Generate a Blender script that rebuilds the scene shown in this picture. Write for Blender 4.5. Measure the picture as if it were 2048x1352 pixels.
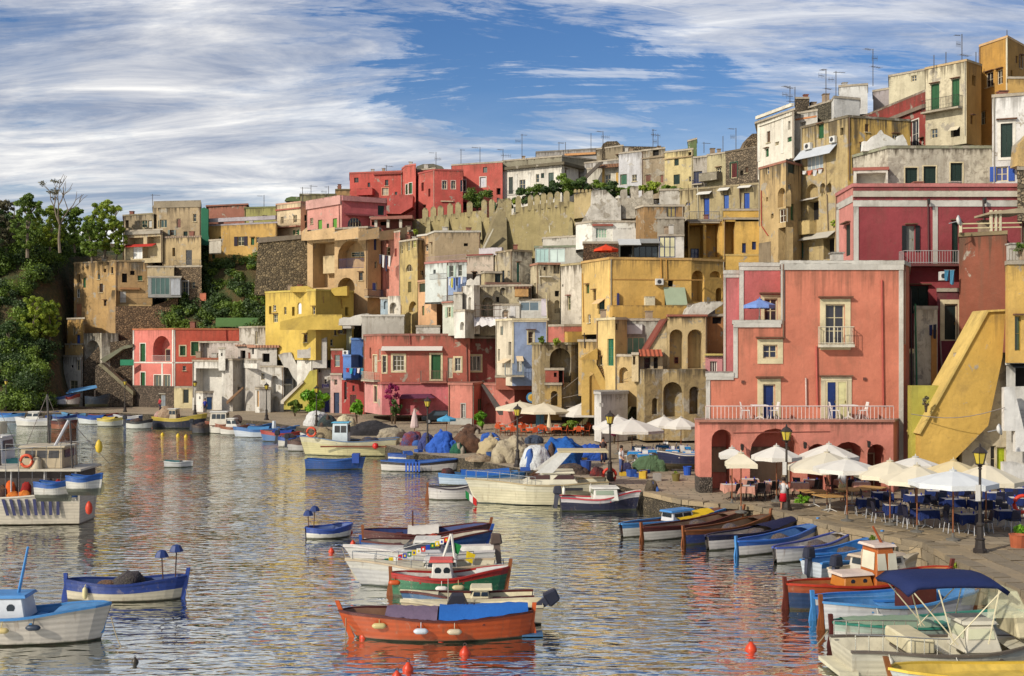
import bpy,math,random
from mathutils import Vector,Matrix,noise
for o in list(bpy.data.objects): bpy.data.objects.remove(o)
SC = bpy.context.scene
COL = SC.collection
F,CX,HY,CZ = 2300.0,1024.0,700.0,8.4      # focal length in photo pixels, optical axis, horizon row, eye height
R = math.radians
# ---------------------------------------------------------------- camera
cam = bpy.data.objects.new('camera',bpy.data.cameras.new('camera')); COL.objects.link(cam)
cam.location = (0,0,CZ); cam.rotation_euler = (R(90),0,0)
cam.data.sensor_width = 36; cam.data.lens = 36*F/2048
cam.data.shift_y = (HY-676)/2048
cam.data.clip_start = .5; cam.data.clip_end = 20000
SC.camera = cam
# ---------------------------------------------------------------- sun + sky
SUN_AZ,SUN_EL = R(-131),R(31)                # azimuth from +Y, clockwise: behind and to the left of the camera
sd = Vector((math.sin(SUN_AZ)*math.cos(SUN_EL),math.cos(SUN_AZ)*math.cos(SUN_EL),math.sin(SUN_EL)))
sun = bpy.data.objects.new('sun',bpy.data.lights.new('sun','SUN')); COL.objects.link(sun)
sun.data.energy = 2.6; sun.data.angle = R(1.5); sun.data.color = (1,.93,.82)
sun.rotation_euler = sd.to_track_quat('Z','Y').to_euler(); sun.location = sd*200
SC.view_settings.view_transform = 'Standard'; SC.view_settings.look = 'None'
SC.view_settings.exposure = 0.72; SC.view_settings.gamma = 1

def nd(nt,typ,**kw):
    n = nt.nodes.new(typ)
    for k,v in kw.items():
        if k.startswith('i_'):
            key = k[2:]; key = int(key) if key.isdigit() else key
            n.inputs[key].default_value = v
        else: setattr(n,k,v)
    return n
def math_(nt,op,a,b=None,c=None,clamp=False):
    n = nt.nodes.new('ShaderNodeMath'); n.operation = op; n.use_clamp = clamp
    for i,x in enumerate((a,b,c)):
        if x is None: continue
        if isinstance(x,(int,float)): n.inputs[i].default_value = x
        else: nt.links.new(x,n.inputs[i])
    return n.outputs[0]
def ramp(nt,fac,stops,interp='LINEAR'):
    n = nt.nodes.new('ShaderNodeValToRGB'); cr = n.color_ramp; cr.interpolation = interp
    while len(cr.elements) < len(stops): cr.elements.new(.5)
    for e,(p,c) in zip(cr.elements,stops):
        e.position = p; e.color = (c,c,c,1) if isinstance(c,(int,float)) else (*c[:3],1)
    nt.links.new(fac,n.inputs[0]); return n.outputs[0]
def mixc(nt,fac,a,b,bt='MIX'):
    n = nt.nodes.new('ShaderNodeMix'); n.data_type = 'RGBA'; n.blend_type = bt
    for idx,x in ((0,fac),(6,a),(7,b)):
        if isinstance(x,(int,float)): n.inputs[idx].default_value = x
        elif isinstance(x,tuple): n.inputs[idx].default_value = (*x[:3],1)
        else: nt.links.new(x,n.inputs[idx])
    return n.outputs[2]

W = bpy.data.worlds.new('World'); SC.world = W; W.use_nodes = True
nt = W.node_tree; nt.nodes.clear()
sky = nd(nt,'ShaderNodeTexSky',sky_type='NISHITA',sun_disc=False,sun_elevation=SUN_EL,sun_rotation=SUN_AZ,
         air_density=1.0,dust_density=0.6,ozone_density=2.5,altitude=0)
hs = nd(nt,'ShaderNodeHueSaturation',i_Hue=.512,i_Saturation=1.3,i_Value=.62); nt.links.new(sky.outputs[0],hs.inputs['Color'])
tc = nd(nt,'ShaderNodeTexCoord')
sx = nd(nt,'ShaderNodeSeparateXYZ'); nt.links.new(tc.outputs['Generated'],sx.inputs[0])
zz = math_(nt,'ADD',math_(nt,'MAXIMUM',sx.outputs[2],0.0),0.17)
cx = nd(nt,'ShaderNodeCombineXYZ')
nt.links.new(math_(nt,'DIVIDE',sx.outputs[0],zz),cx.inputs[0]); nt.links.new(math_(nt,'DIVIDE',sx.outputs[1],zz),cx.inputs[1])
def cloud(scale,rot,loc,detail,rough,dist):
    mp = nd(nt,'ShaderNodeMapping'); mp.inputs['Scale'].default_value = scale; mp.inputs['Rotation'].default_value = (0,0,rot); mp.inputs['Location'].default_value = loc
    nt.links.new(cx.outputs[0],mp.inputs[0])
    n = nd(nt,'ShaderNodeTexNoise',i_Scale=1.0,i_Detail=detail,i_Roughness=rough,i_Distortion=dist)
    nt.links.new(mp.outputs[0],n.inputs['Vector']); return n.outputs['Fac']
big = cloud((.62,.62,1),.25,(-4.6,9.3,0),8,.6,1.1)
wisp = cloud((.9,2.0,1),-.55,(11.5,-3.2,0),10,.68,1.8)
fine = cloud((2.0,6.5,1),-.4,(1.3,9.2,0),8,.7,1.6)
# more cloud towards the west (left), thinner to the east
west = math_(nt,'MULTIPLY_ADD',sx.outputs[0],-.05,-0.008)
dens = math_(nt,'ADD',math_(nt,'ADD',math_(nt,'MULTIPLY',big,.62),math_(nt,'MULTIPLY',wisp,.50)),math_(nt,'ADD',math_(nt,'MULTIPLY',fine,.25),west))
mask = ramp(nt,dens,[(.575,0),(.63,.36),(.69,.68),(.78,.92)],'EASE')
hz = ramp(nt,sx.outputs[2],[(.0,.8),(.07,.52),(.14,.22),(.22,.0)])        # pale veil low over the horizon
mask2 = math_(nt,'MAXIMUM',mask,hz)
def pd(x,y): return Vector((x-CX,F,HY-y)).normalized()
for (xa,ya,xb,yb,w,k) in ((1190,-10,1500,58,.0016,.5),(60,352,640,372,.0012,.42),(1830,36,1925,85,.0022,.4),(1790,72,1890,106,.0016,.35)):      # old contrails
    a,b = pd(xa,ya),pd(xb,yb); nn_,cc_ = a.cross(b).normalized(),(a+b).normalized(); ch = a.dot(cc_)
    def dt(v):
        n = nd(nt,'ShaderNodeVectorMath',operation='DOT_PRODUCT'); nt.links.new(tc.outputs['Generated'],n.inputs[0]); n.inputs[1].default_value = v; return n.outputs['Value']
    wob = math_(nt,'MULTIPLY_ADD',fine,.004,-.002)
    e = math_(nt,'SUBTRACT',1.0,math_(nt,'DIVIDE',math_(nt,'ABSOLUTE',math_(nt,'ADD',dt(nn_),math_(nt,'MULTIPLY',wob,.5))),w),clamp=True)
    f = math_(nt,'DIVIDE',math_(nt,'SUBTRACT',dt(cc_),ch),1-ch,clamp=True)
    mask2 = math_(nt,'MAXIMUM',mask2,math_(nt,'MULTIPLY',math_(nt,'MULTIPLY',e,math_(nt,'POWER',f,.5)),k*1.4))
shade = ramp(nt,cloud((1.0,2.6,1),-.2,(4.4,.6,0),8,.64,1.4),[(.36,(2.2,2.5,3.2)),(.50,(4.8,4.8,4.9)),(.62,(7.3,7.1,6.7))])
skyc = mixc(nt,mask2,hs.outputs[0],shade)
bg = nd(nt,'ShaderNodeBackground',i_Strength=.1); nt.links.new(skyc,bg.inputs[0])
wo = nd(nt,'ShaderNodeOutputWorld'); nt.links.new(bg.outputs[0],wo.inputs[0])

# ---------------------------------------------------------------- materials
def S(c,k=1.0):
    return tuple(k*((x/255/12.92) if x/255 <= .04045 else ((x/255+.055)/1.055)**2.4) for x in c)
MATS = {}
def newmat(key):
    m = bpy.data.materials.new(key); m.use_nodes = True; nt = m.node_tree
    return m,nt,nt.nodes['Principled BSDF']
def objco(nt,scale=(1,1,1),rot=(0,0,0)):
    tc = nd(nt,'ShaderNodeTexCoord'); oi = nd(nt,'ShaderNodeObjectInfo')
    ad = nd(nt,'ShaderNodeVectorMath',operation='ADD'); nt.links.new(tc.outputs['Object'],ad.inputs[0])
    sc = nd(nt,'ShaderNodeVectorMath',operation='SCALE'); sc.inputs[0].default_value = (37,53,71); nt.links.new(oi.outputs['Random'],sc.inputs['Scale'])
    nt.links.new(sc.outputs[0],ad.inputs[1])
    mp = nd(nt,'ShaderNodeMapping'); mp.inputs['Scale'].default_value = scale; mp.inputs['Rotation'].default_value = rot
    nt.links.new(ad.outputs[0],mp.inputs[0]); return mp.outputs[0]
def noi(nt,vec,scale,detail=4,rough=.55,dist=0.0):
    n = nd(nt,'ShaderNodeTexNoise',i_Scale=scale,i_Detail=detail,i_Roughness=rough,i_Distortion=dist)
    nt.links.new(vec,n.inputs['Vector']); return n.outputs['Fac']
def bump(nt,b,h,strength,dist=.02):
    n = nd(nt,'ShaderNodeBump',i_Strength=strength,i_Distance=dist); nt.links.new(h,n.inputs['Height']); nt.links.new(n.outputs[0],b.inputs['Normal'])
ALB = .80
def stucco(c,stain=.35,patch=0.0,k=1.0):
    stain = min(1,stain*1.15+.08)
    key = 'stucco_%s_%.2f_%.2f' % ('_'.join(map(str,c)),stain,patch)
    if key in MATS: return MATS[key]
    m,nt,b = newmat(key); base = S(c,ALB*k); lm = .3*base[0]+.6*base[1]+.1*base[2]; base = tuple(x*.86+.14*lm+.008 for x in base)
    v = objco(nt)
    c1 = mixc(nt,ramp(nt,noi(nt,v,.35,6,.62),[(.32,0),(.68,1)]),tuple(x*.74 for x in base),tuple(min(.85,x*1.14+.006) for x in base))
    c1 = mixc(nt,ramp(nt,noi(nt,v,2.6,5,.65),[(.35,0),(.7,.5)]),c1,tuple(x*.83 for x in base))
    grime = S((96,84,68))
    st = ramp(nt,noi(nt,objco(nt,(1.5,1.5,.14)),1.0,8,.72,.3),[(.48,0),(.74,stain)])
    st = math_(nt,'MULTIPLY',st,ramp(nt,noi(nt,v,.28,4,.6),[(.38,.1),(.6,1)]))
    c1 = mixc(nt,st,c1,grime)
    c1 = mixc(nt,ramp(nt,noi(nt,v,.55,9,.72,.5),[(.55,0),(.70,stain*.7)]),c1,grime)
    if patch > 0:
        pf = ramp(nt,noi(nt,v,.8,9,.66,.4),[(.62-patch*.22,0),(.655-patch*.22,.92)])
        pc = mixc(nt,noi(nt,v,1.7,6,.7),S((84,76,66)),S((212,202,182),.8))
        c1 = mixc(nt,pf,c1,pc)
    tg = nd(nt,'ShaderNodeTexCoord'); gz = nd(nt,'ShaderNodeSeparateXYZ'); nt.links.new(tg.outputs['Generated'],gz.inputs[0])
    dr = math_(nt,'ADD',ramp(nt,gz.outputs[2],[(.72,0),(1,.30)]),noi(nt,objco(nt,(2.6,2.6,.12)),1.0,6,.65))
    c1 = mixc(nt,ramp(nt,dr,[(.66,0),(.80,min(.85,stain*.95))]),c1,S((70,62,50)))
    dk = ramp(nt,noi(nt,v,2.2,10,.78,.6),[(.56-patch*.12,0),(.70,.3+patch*1.1)])
    c1 = mixc(nt,dk,c1,grime)
    nt.links.new(c1,b.inputs['Base Color']); b.inputs['Roughness'].default_value = .92; b.inputs['Specular IOR Level'].default_value = .2
    h = math_(nt,'ADD',noi(nt,v,3.2,7,.7),math_(nt,'MULTIPLY',noi(nt,v,.9,3),2.0))
    bump(nt,b,h,.55,.06+patch*.08)
    MATS[key] = m; return m
def rubble(c=(120,104,84),scale=2.2):
    scale *= 2.4; key = 'rubble_%s_%.1f' % ('_'.join(map(str,c)),scale)
    if key in MATS: return MATS[key]
    m,nt,b = newmat(key); v = objco(nt,(1,1,1.35)); base = S(c,ALB)
    vo = nd(nt,'ShaderNodeTexVoronoi',i_Scale=scale,i_Randomness=.95); nt.links.new(v,vo.inputs['Vector'])
    ve = nd(nt,'ShaderNodeTexVoronoi',feature='DISTANCE_TO_EDGE',i_Scale=scale,i_Randomness=.95); nt.links.new(v,ve.inputs['Vector'])
    sp = nd(nt,'ShaderNodeSeparateColor'); nt.links.new(vo.outputs['Color'],sp.inputs[0])
    cc = mixc(nt,sp.outputs[0],tuple(x*.45 for x in base),tuple(min(.8,x*1.6) for x in base))
    cc = mixc(nt,ramp(nt,noi(nt,v,.5,6,.65),[(.4,0),(.65,.6)]),cc,tuple(x*.55 for x in base))
    cc = mixc(nt,ramp(nt,ve.outputs['Distance'],[(.02,1),(.07,0)]),cc,tuple(x*.35 for x in base))
    nt.links.new(cc,b.inputs['Base Color']); b.inputs['Roughness'].default_value = .95
    bump(nt,b,ramp(nt,ve.outputs['Distance'],[(0,0),(.2,1)]),.9,.12)
    MATS[key] = m; return m
def paint(c,rough=.45,wear=.25,k=1.0,spec=.4,metal=0.0):
    key = 'paint_%s_%.2f_%.2f_%.1f' % ('_'.join(map(str,c)),rough,wear,metal)
    if key in MATS: return MATS[key]
    m,nt,b = newmat(key); base = S(c,ALB*k); v = objco(nt)
    cc = mixc(nt,ramp(nt,noi(nt,v,1.6,7,.68),[(.38,0),(.7,1)]),base,tuple(x*(1-wear)*.9 for x in base))
    cc = mixc(nt,ramp(nt,noi(nt,v,7,6,.7),[(.6,0),(.75,wear)]),cc,S((120,110,96)))
    nt.links.new(cc,b.inputs['Base Color']); b.inputs['Roughness'].default_value = rough
    b.inputs['Specular IOR Level'].default_value = spec; b.inputs['Metallic'].default_value = metal
    bump(nt,b,noi(nt,v,6,5,.6),.15,.02)
    MATS[key] = m; return m
def hullpaint(c,rough=.35,wear=.25):
    key = 'hull_%s' % (c,)
    if key in MATS: return MATS[key]
    m,nt,b = newmat('hull_paint'); base = S(c,ALB); v = objco(nt); tc = nd(nt,'ShaderNodeTexCoord'); sp = nd(nt,'ShaderNodeSeparateXYZ'); nt.links.new(tc.outputs['Object'],sp.inputs[0])
    cc = mixc(nt,ramp(nt,noi(nt,objco(nt,(.7,.7,3)),1.5,8,.7),[(.36,0),(.7,1)]),base,tuple(x*.72 for x in base))
    cc = mixc(nt,ramp(nt,noi(nt,v,5,9,.75,.4),[(.58,0),(.66,.8)]),cc,tuple(.5*x+.5*y for x,y in zip(base,S((150,136,116)))))
    cc = mixc(nt,ramp(nt,noi(nt,objco(nt,(5,5,.5)),1.0,4,.6),[(.60,0),(.74,.55)]),cc,S((110,78,52)))
    sm = math_(nt,'PINGPONG',sp.outputs[2],.075); seam = ramp(nt,sm,[(.0,0),(.12,1)])
    cc = mixc(nt,math_(nt,'MULTIPLY',math_(nt,'SUBTRACT',1.0,seam),.45),cc,tuple(x*.3 for x in base))
    wl = ramp(nt,math_(nt,'ADD',sp.outputs[2],math_(nt,'MULTIPLY',noi(nt,v,2.5,5,.7),.16)),[(.10,.9),(.19,0)])
    cc = mixc(nt,wl,cc,S((62,66,48)))
    nt.links.new(cc,b.inputs['Base Color']); b.inputs['Roughness'].default_value = rough+.1
    bump(nt,b,math_(nt,'ADD',seam,noi(nt,v,8,5,.6)),.35,.012); MATS[key] = m; return m
def slat(c,per=14.0):
    key = 'slat_%s' % '_'.join(map(str,c))
    if key in MATS: return MATS[key]
    m,nt,b = newmat(key); base = S(c,ALB); v = objco(nt)
    wv = nd(nt,'ShaderNodeTexWave',wave_type='BANDS',bands_direction='Z',wave_profile='SAW',i_Scale=per/6.283); nt.links.new(v,wv.inputs['Vector'])
    cc = mixc(nt,noi(nt,v,2,5,.6),tuple(x*.8 for x in base),tuple(x*1.25 for x in base))
    nt.links.new(cc,b.inputs['Base Color']); b.inputs['Roughness'].default_value = .6
    bump(nt,b,wv.outputs['Fac'],.8,.04)
    MATS[key] = m; return m
def cloth(c,k=1.0,scale=6.0,folds=.5):
    key = 'cloth_%s_%.1f_%.1f' % ('_'.join(map(str,c)),scale,folds)
    if key in MATS: return MATS[key]
    m,nt,b = newmat(key); base = S(c,ALB*k); v = objco(nt)
    cc = mixc(nt,noi(nt,v,1.3,6,.6),tuple(x*.82 for x in base),tuple(min(.88,x*1.1) for x in base))
    nt.links.new(cc,b.inputs['Base Color']); b.inputs['Roughness'].default_value = .85; b.inputs['Specular IOR Level'].default_value = .2
    bump(nt,b,noi(nt,v,scale,5,.62,.8),min(1,folds),.05 if folds < .9 else .3)
    MATS[key] = m; return m
def netting(c1,c2):
    key = 'net_%s_%s' % (c1,c2)
    if key in MATS: return MATS[key]
    m,nt,b = newmat('netting'); v = objco(nt)
    vo = nd(nt,'ShaderNodeTexVoronoi',feature='DISTANCE_TO_EDGE',i_Scale=9.0); nt.links.new(objco(nt,(1,1,2.2)),vo.inputs['Vector'])
    cc = mixc(nt,ramp(nt,noi(nt,v,2.4,7,.7,.5),[(.4,0),(.6,1)]),S(c1,ALB),S(c2,ALB))
    cc = mixc(nt,ramp(nt,vo.outputs['Distance'],[(.0,.85),(.12,0)]),cc,tuple(x*.25 for x in S(c1)))
    nt.links.new(cc,b.inputs['Base Color']); b.inputs['Roughness'].default_value = .9
    bump(nt,b,math_(nt,'ADD',vo.outputs['Distance'],noi(nt,v,14,5,.7)),.9,.08)
    MATS[key] = m; return m
def glass(c=(28,34,38),rough=.08):
    key = 'glass_%s' % (c,)
    if key in MATS: return MATS[key]
    m,nt,b = newmat('window_glass'); v = objco(nt)
    cc = mixc(nt,noi(nt,v,.8,2),S(c,.6),S(c,1.5)); nt.links.new(cc,b.inputs['Base Color'])
    b.inputs['Roughness'].default_value = rough; b.inputs['Specular IOR Level'].default_value = .7
    bump(nt,b,noi(nt,v,.6,2),.05,.05)
    MATS[key] = m; return m
def clear(c=(210,225,215),a=.35):
    key = 'clear_%s_%.2f' % (c,a)
    if key in MATS: return MATS[key]
    m,nt,b = newmat('clear_plastic'); b.inputs['Base Color'].default_value = (*S(c),1); b.inputs['Roughness'].default_value = .12
    b.inputs['Alpha'].default_value = a; n = noi(nt,objco(nt),2,3); bump(nt,b,n,.1,.02)
    MATS[key] = m; return m
WHITE = (236,230,214)

# ---------------------------------------------------------------- geometry
RG = [0,0,1.0]
def reg(ox,oy,s): RG[:] = [ox,oy,s]
def px(x): return RG[0]+x/RG[2]
def py(y): return RG[1]+y/RG[2]
def WX(x,Y): return (px(x)-CX)/F*Y
def WZ(y,Y): return CZ-(py(y)-HY)/F*Y
def P(x,y,Y): return Vector((WX(x,Y),Y,WZ(y,Y)))
def gd(y,z=.9): return (CZ-z)*F/(py(y)-HY)
ORG = {}
class MB:
    def __init__(s): s.v = []; s.f = []; s.m = []
    def add(s,vs,fs,mi=0):
        n = len(s.v); s.v += [tuple(p) for p in vs]; s.f += [tuple(n+i for i in f) for f in fs]; s.m += [mi]*len(fs); return s
    def quad(s,a,b,c,d,mi=0): return s.add([a,b,c,d],[(0,1,2,3)],mi)
    def hexa(s,p,mi=0):      # p: 4 bottom, 4 top
        return s.add(p,[(3,2,1,0),(4,5,6,7),(0,1,5,4),(1,2,6,5),(2,3,7,6),(3,0,4,7)],mi)
    def box(s,x0,x1,y0,y1,z0,z1,mi=0):
        return s.hexa([(x0,y0,z0),(x1,y0,z0),(x1,y1,z0),(x0,y1,z0),(x0,y0,z1),(x1,y0,z1),(x1,y1,z1),(x0,y1,z1)],mi)
    def prism(s,poly,off,mi=0):      # polygon of 3d points extruded by off
        n = len(poly); off = Vector(off); a = [Vector(p) for p in poly]; b = [p+off for p in a]
        return s.add(a+b,[tuple(range(n)),tuple(range(2*n-1,n-1,-1))]+[(i,i+n,(i+1) % n+n,(i+1) % n) for i in range(n)],mi)
    def tube(s,pts,r,n=6,mi=0,caps=True):
        pts = [Vector(p) for p in pts]; rs = r if isinstance(r,(list,tuple)) else [r]*len(pts); base = len(s.v)
        for i,p in enumerate(pts):
            d = (pts[min(i+1,len(pts)-1)]-pts[max(i-1,0)]).normalized()
            up = Vector((0,0,1)) if abs(d.z) < .95 else Vector((1,0,0))
            a = d.cross(up).normalized(); b = d.cross(a).normalized()
            s.v += [tuple(p+(a*math.cos(2*math.pi*k/n)+b*math.sin(2*math.pi*k/n))*rs[i]) for k in range(n)]
        for i in range(len(pts)-1):
            for k in range(n):
                s.f.append((base+i*n+k,base+i*n+(k+1) % n,base+(i+1)*n+(k+1) % n,base+(i+1)*n+k)); s.m.append(mi)
        if caps:
            s.f.append(tuple(base+k for k in range(n-1,-1,-1))); s.m.append(mi)
            e = base+(len(pts)-1)*n; s.f.append(tuple(e+k for k in range(n))); s.m.append(mi)
        return s
    def lathe(s,prof,c=(0,0,0),n=10,mi=0,rot=None):     # prof: (r, z)
        base = len(s.v); c = Vector(c)
        for r,z in prof:
            for k in range(n):
                p = Vector((r*math.cos(2*math.pi*k/n),r*math.sin(2*math.pi*k/n),z))
                if rot: p = rot @ p
                s.v.append(tuple(c+p))
        for i in range(len(prof)-1):
            for k in range(n):
                s.f.append((base+i*n+k,base+i*n+(k+1) % n,base+(i+1)*n+(k+1) % n,base+(i+1)*n+k)); s.m.append(mi)
        s.f.append(tuple(base+k for k in range(n-1,-1,-1))); s.m.append(mi)
        e = base+(len(prof)-1)*n; s.f.append(tuple(e+k for k in range(n))); s.m.append(mi)
        return s
    def build(s,name,mat,parent=None,smooth=False,org=None,bevel=0):
        root = parent
        while root is not None and root.parent is not None: root = root.parent
        o = Vector(org) if org is not None else (ORG.get(root.name,Vector()) if root is not None else Vector())
        me = bpy.data.meshes.new(name); me.from_pydata([(a-o.x,b-o.y,c-o.z) for a,b,c in s.v],[],s.f)
        for m in (mat if isinstance(mat,(list,tuple)) else [mat]): me.materials.append(m)
        if any(s.m): me.polygons.foreach_set('material_index',s.m)
        if smooth: me.polygons.foreach_set('use_smooth',[True]*len(s.f))
        me.update()
        ob = bpy.data.objects.new(name,me); COL.objects.link(ob)
        if parent is not None: ob.parent = parent
        elif org is not None: ob.location = o
        if bevel:
            md = ob.modifiers.new('bevel','BEVEL'); md.width = bevel; md.segments = 1; md.limit_method = 'ANGLE'
        return ob
def tag(o,label,cat,group=None,kind=None):
    if label: o['label'] = label
    if cat: o['category'] = cat
    if group: o['group'] = group
    if kind: o['kind'] = kind
    return o
def thing(name,label,cat,loc=(0,0,0),group=None):
    o = bpy.data.objects.new(name,None); COL.objects.link(o); o.location = loc; o.empty_display_size = .3
    ORG[o.name] = Vector(loc); return tag(o,label,cat,group)
def copy_tree(o,parent=None):
    c = o.copy(); COL.objects.link(c)
    if parent is not None: c.parent = parent
    for ch in o.children: copy_tree(ch,c)
    return c
def place(o,loc,rz=0,sc=None):
    o.location = loc; o.rotation_euler = (0,0,rz)
    if sc: o.scale = (sc,sc,sc) if isinstance(sc,(int,float)) else sc
    return o
# ---------------------------------------------------------------- houses
GREEN,DKGREEN,BLUE,NAVY,TEAL,CREAM,BROWN,GREY,DARK,LIME = (38,92,52),(26,52,44),(48,88,176),(30,52,110),(52,130,112),(226,210,168),(112,74,48),(150,144,134),(34,32,32),(104,160,62)
HOLES = 'w s d o a r aw'.split()
RND = random.Random(7)
class Face:
    def __init__(s,A,B):
        s.A = Vector((A[0],A[1])); d = Vector((B[0],B[1]))-s.A; s.L = d.length; s.u = d/s.L; s.n = Vector((s.u.y,-s.u.x))
    def ux(s,X):           # photo column -> distance along the face
        k = (X-CX)/F; return (k*s.A.y-s.A.x)/(s.u.x-k*s.u.y)
    def q(s,u,z,w=0.0):
        p = s.A+s.u*u+s.n*w; return Vector((p.x,p.y,z))
    def uz(s,x,y):
        u = s.ux(px(x)); Y = s.A.y+s.u.y*u; return u,WZ(y,Y)
    def rect(s,x0,y0,x1,y1):
        u0,u1 = s.ux(px(x0)),s.ux(px(x1)); Y = s.A.y+s.u.y*(u0+u1)/2
        return u0,WZ(y1,Y),u1,WZ(y0,Y)
    def box(s,mb,u0,u1,z0,z1,w0,w1,mi=0):
        return mb.hexa([s.q(u0,z0,w1),s.q(u1,z0,w1),s.q(u1,z0,w0),s.q(u0,z0,w0),s.q(u0,z1,w1),s.q(u1,z1,w1),s.q(u1,z1,w0),s.q(u0,z1,w0)],mi)
def arch_pts(u0,u1,z1,n=8,flat=1.0):
    r = (u1-u0)/2; c = (u0+u1)/2; zs = z1-r*flat
    return [(c+r*math.cos(math.pi*i/n),zs+r*flat*math.sin(math.pi*i/n)) for i in range(n+1)],zs
def wall_face(mb,fc,zb,zt,holes,mi):
    us = sorted({0.0,fc.L,*[min(max(v,0),fc.L) for h in holes for v in (h[0],h[2])]})
    zs = sorted({zb,zt,*[min(max(v,zb),zt) for h in holes for v in (h[1],h[3])]})
    for j in range(len(zs)-1):
        a,b = zs[j],zs[j+1]
        if b-a < 1e-5: continue
        zc = (a+b)/2; run = None
        for i in range(len(us)-1):
            uc = (us[i]+us[i+1])/2
            solid = not any(h[0] < uc < h[2] and h[1] < zc < h[3] for h in holes)
            if solid and run is None: run = us[i]
            if (not solid) and run is not None: mb.quad(fc.q(run,a),fc.q(us[i],a),fc.q(us[i],b),fc.q(run,b),mi); run = None
        if run is not None: mb.quad(fc.q(run,a),fc.q(fc.L,a),fc.q(fc.L,b),fc.q(run,b),mi)
    for u0,z0,u1,z1,kind,dp,back in holes:
        if kind in ('a','aw'):
            ap,zs_ = arch_pts(u0,u1,z1,8,min(1.0,(z1-z0)*.8/((u1-u0)/2)))
            h = len(ap)//2
            mb.add([fc.q(u1,z1)]+[fc.q(*p) for p in ap[:h+1]],[tuple(range(h+2))],mi)
            mb.add([fc.q(u0,z1)]+[fc.q(*p) for p in ap[h:]],[tuple(range(len(ap)-h+1))],mi)
            out = [(u0,z0),(u1,z0)]+ap
        else: out = [(u0,z0),(u1,z0),(u1,z1),(u0,z1)]
        n = len(out)
        for i in range(n):
            p,q = out[i],out[(i+1) % n]
            mb.quad(fc.q(*p),fc.q(*q),fc.q(*q,-dp),fc.q(*p,-dp),mi)
        mb.add([fc.q(*p,-dp) for p in out],[tuple(range(n))],mi if back is None else back)
def make_railing(mb,fc,u0,u1,z0,z1,w0,w1,step=.14,r=.011):
    path = [(u0,w0),(u0,w1),(u1,w1),(u1,w0)]
    if w1-w0 < .05: path = [(u0,w1),(u1,w1)]
    for (a,b),(c,d) in zip(path,path[1:]):
        L = math.hypot(c-a,d-b); n = max(1,int(L/step))
        for z in (z0+.06,z1): mb.tube([fc.q(a,z,b),fc.q(c,z,d)],r*1.5,4)
        for i in range(n+1):
            t = i/n; p = (a+(c-a)*t,b+(d-b)*t); mb.tube([fc.q(p[0],z0,p[1]),fc.q(p[0],z1,p[1])],r,3,caps=False)
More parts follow.
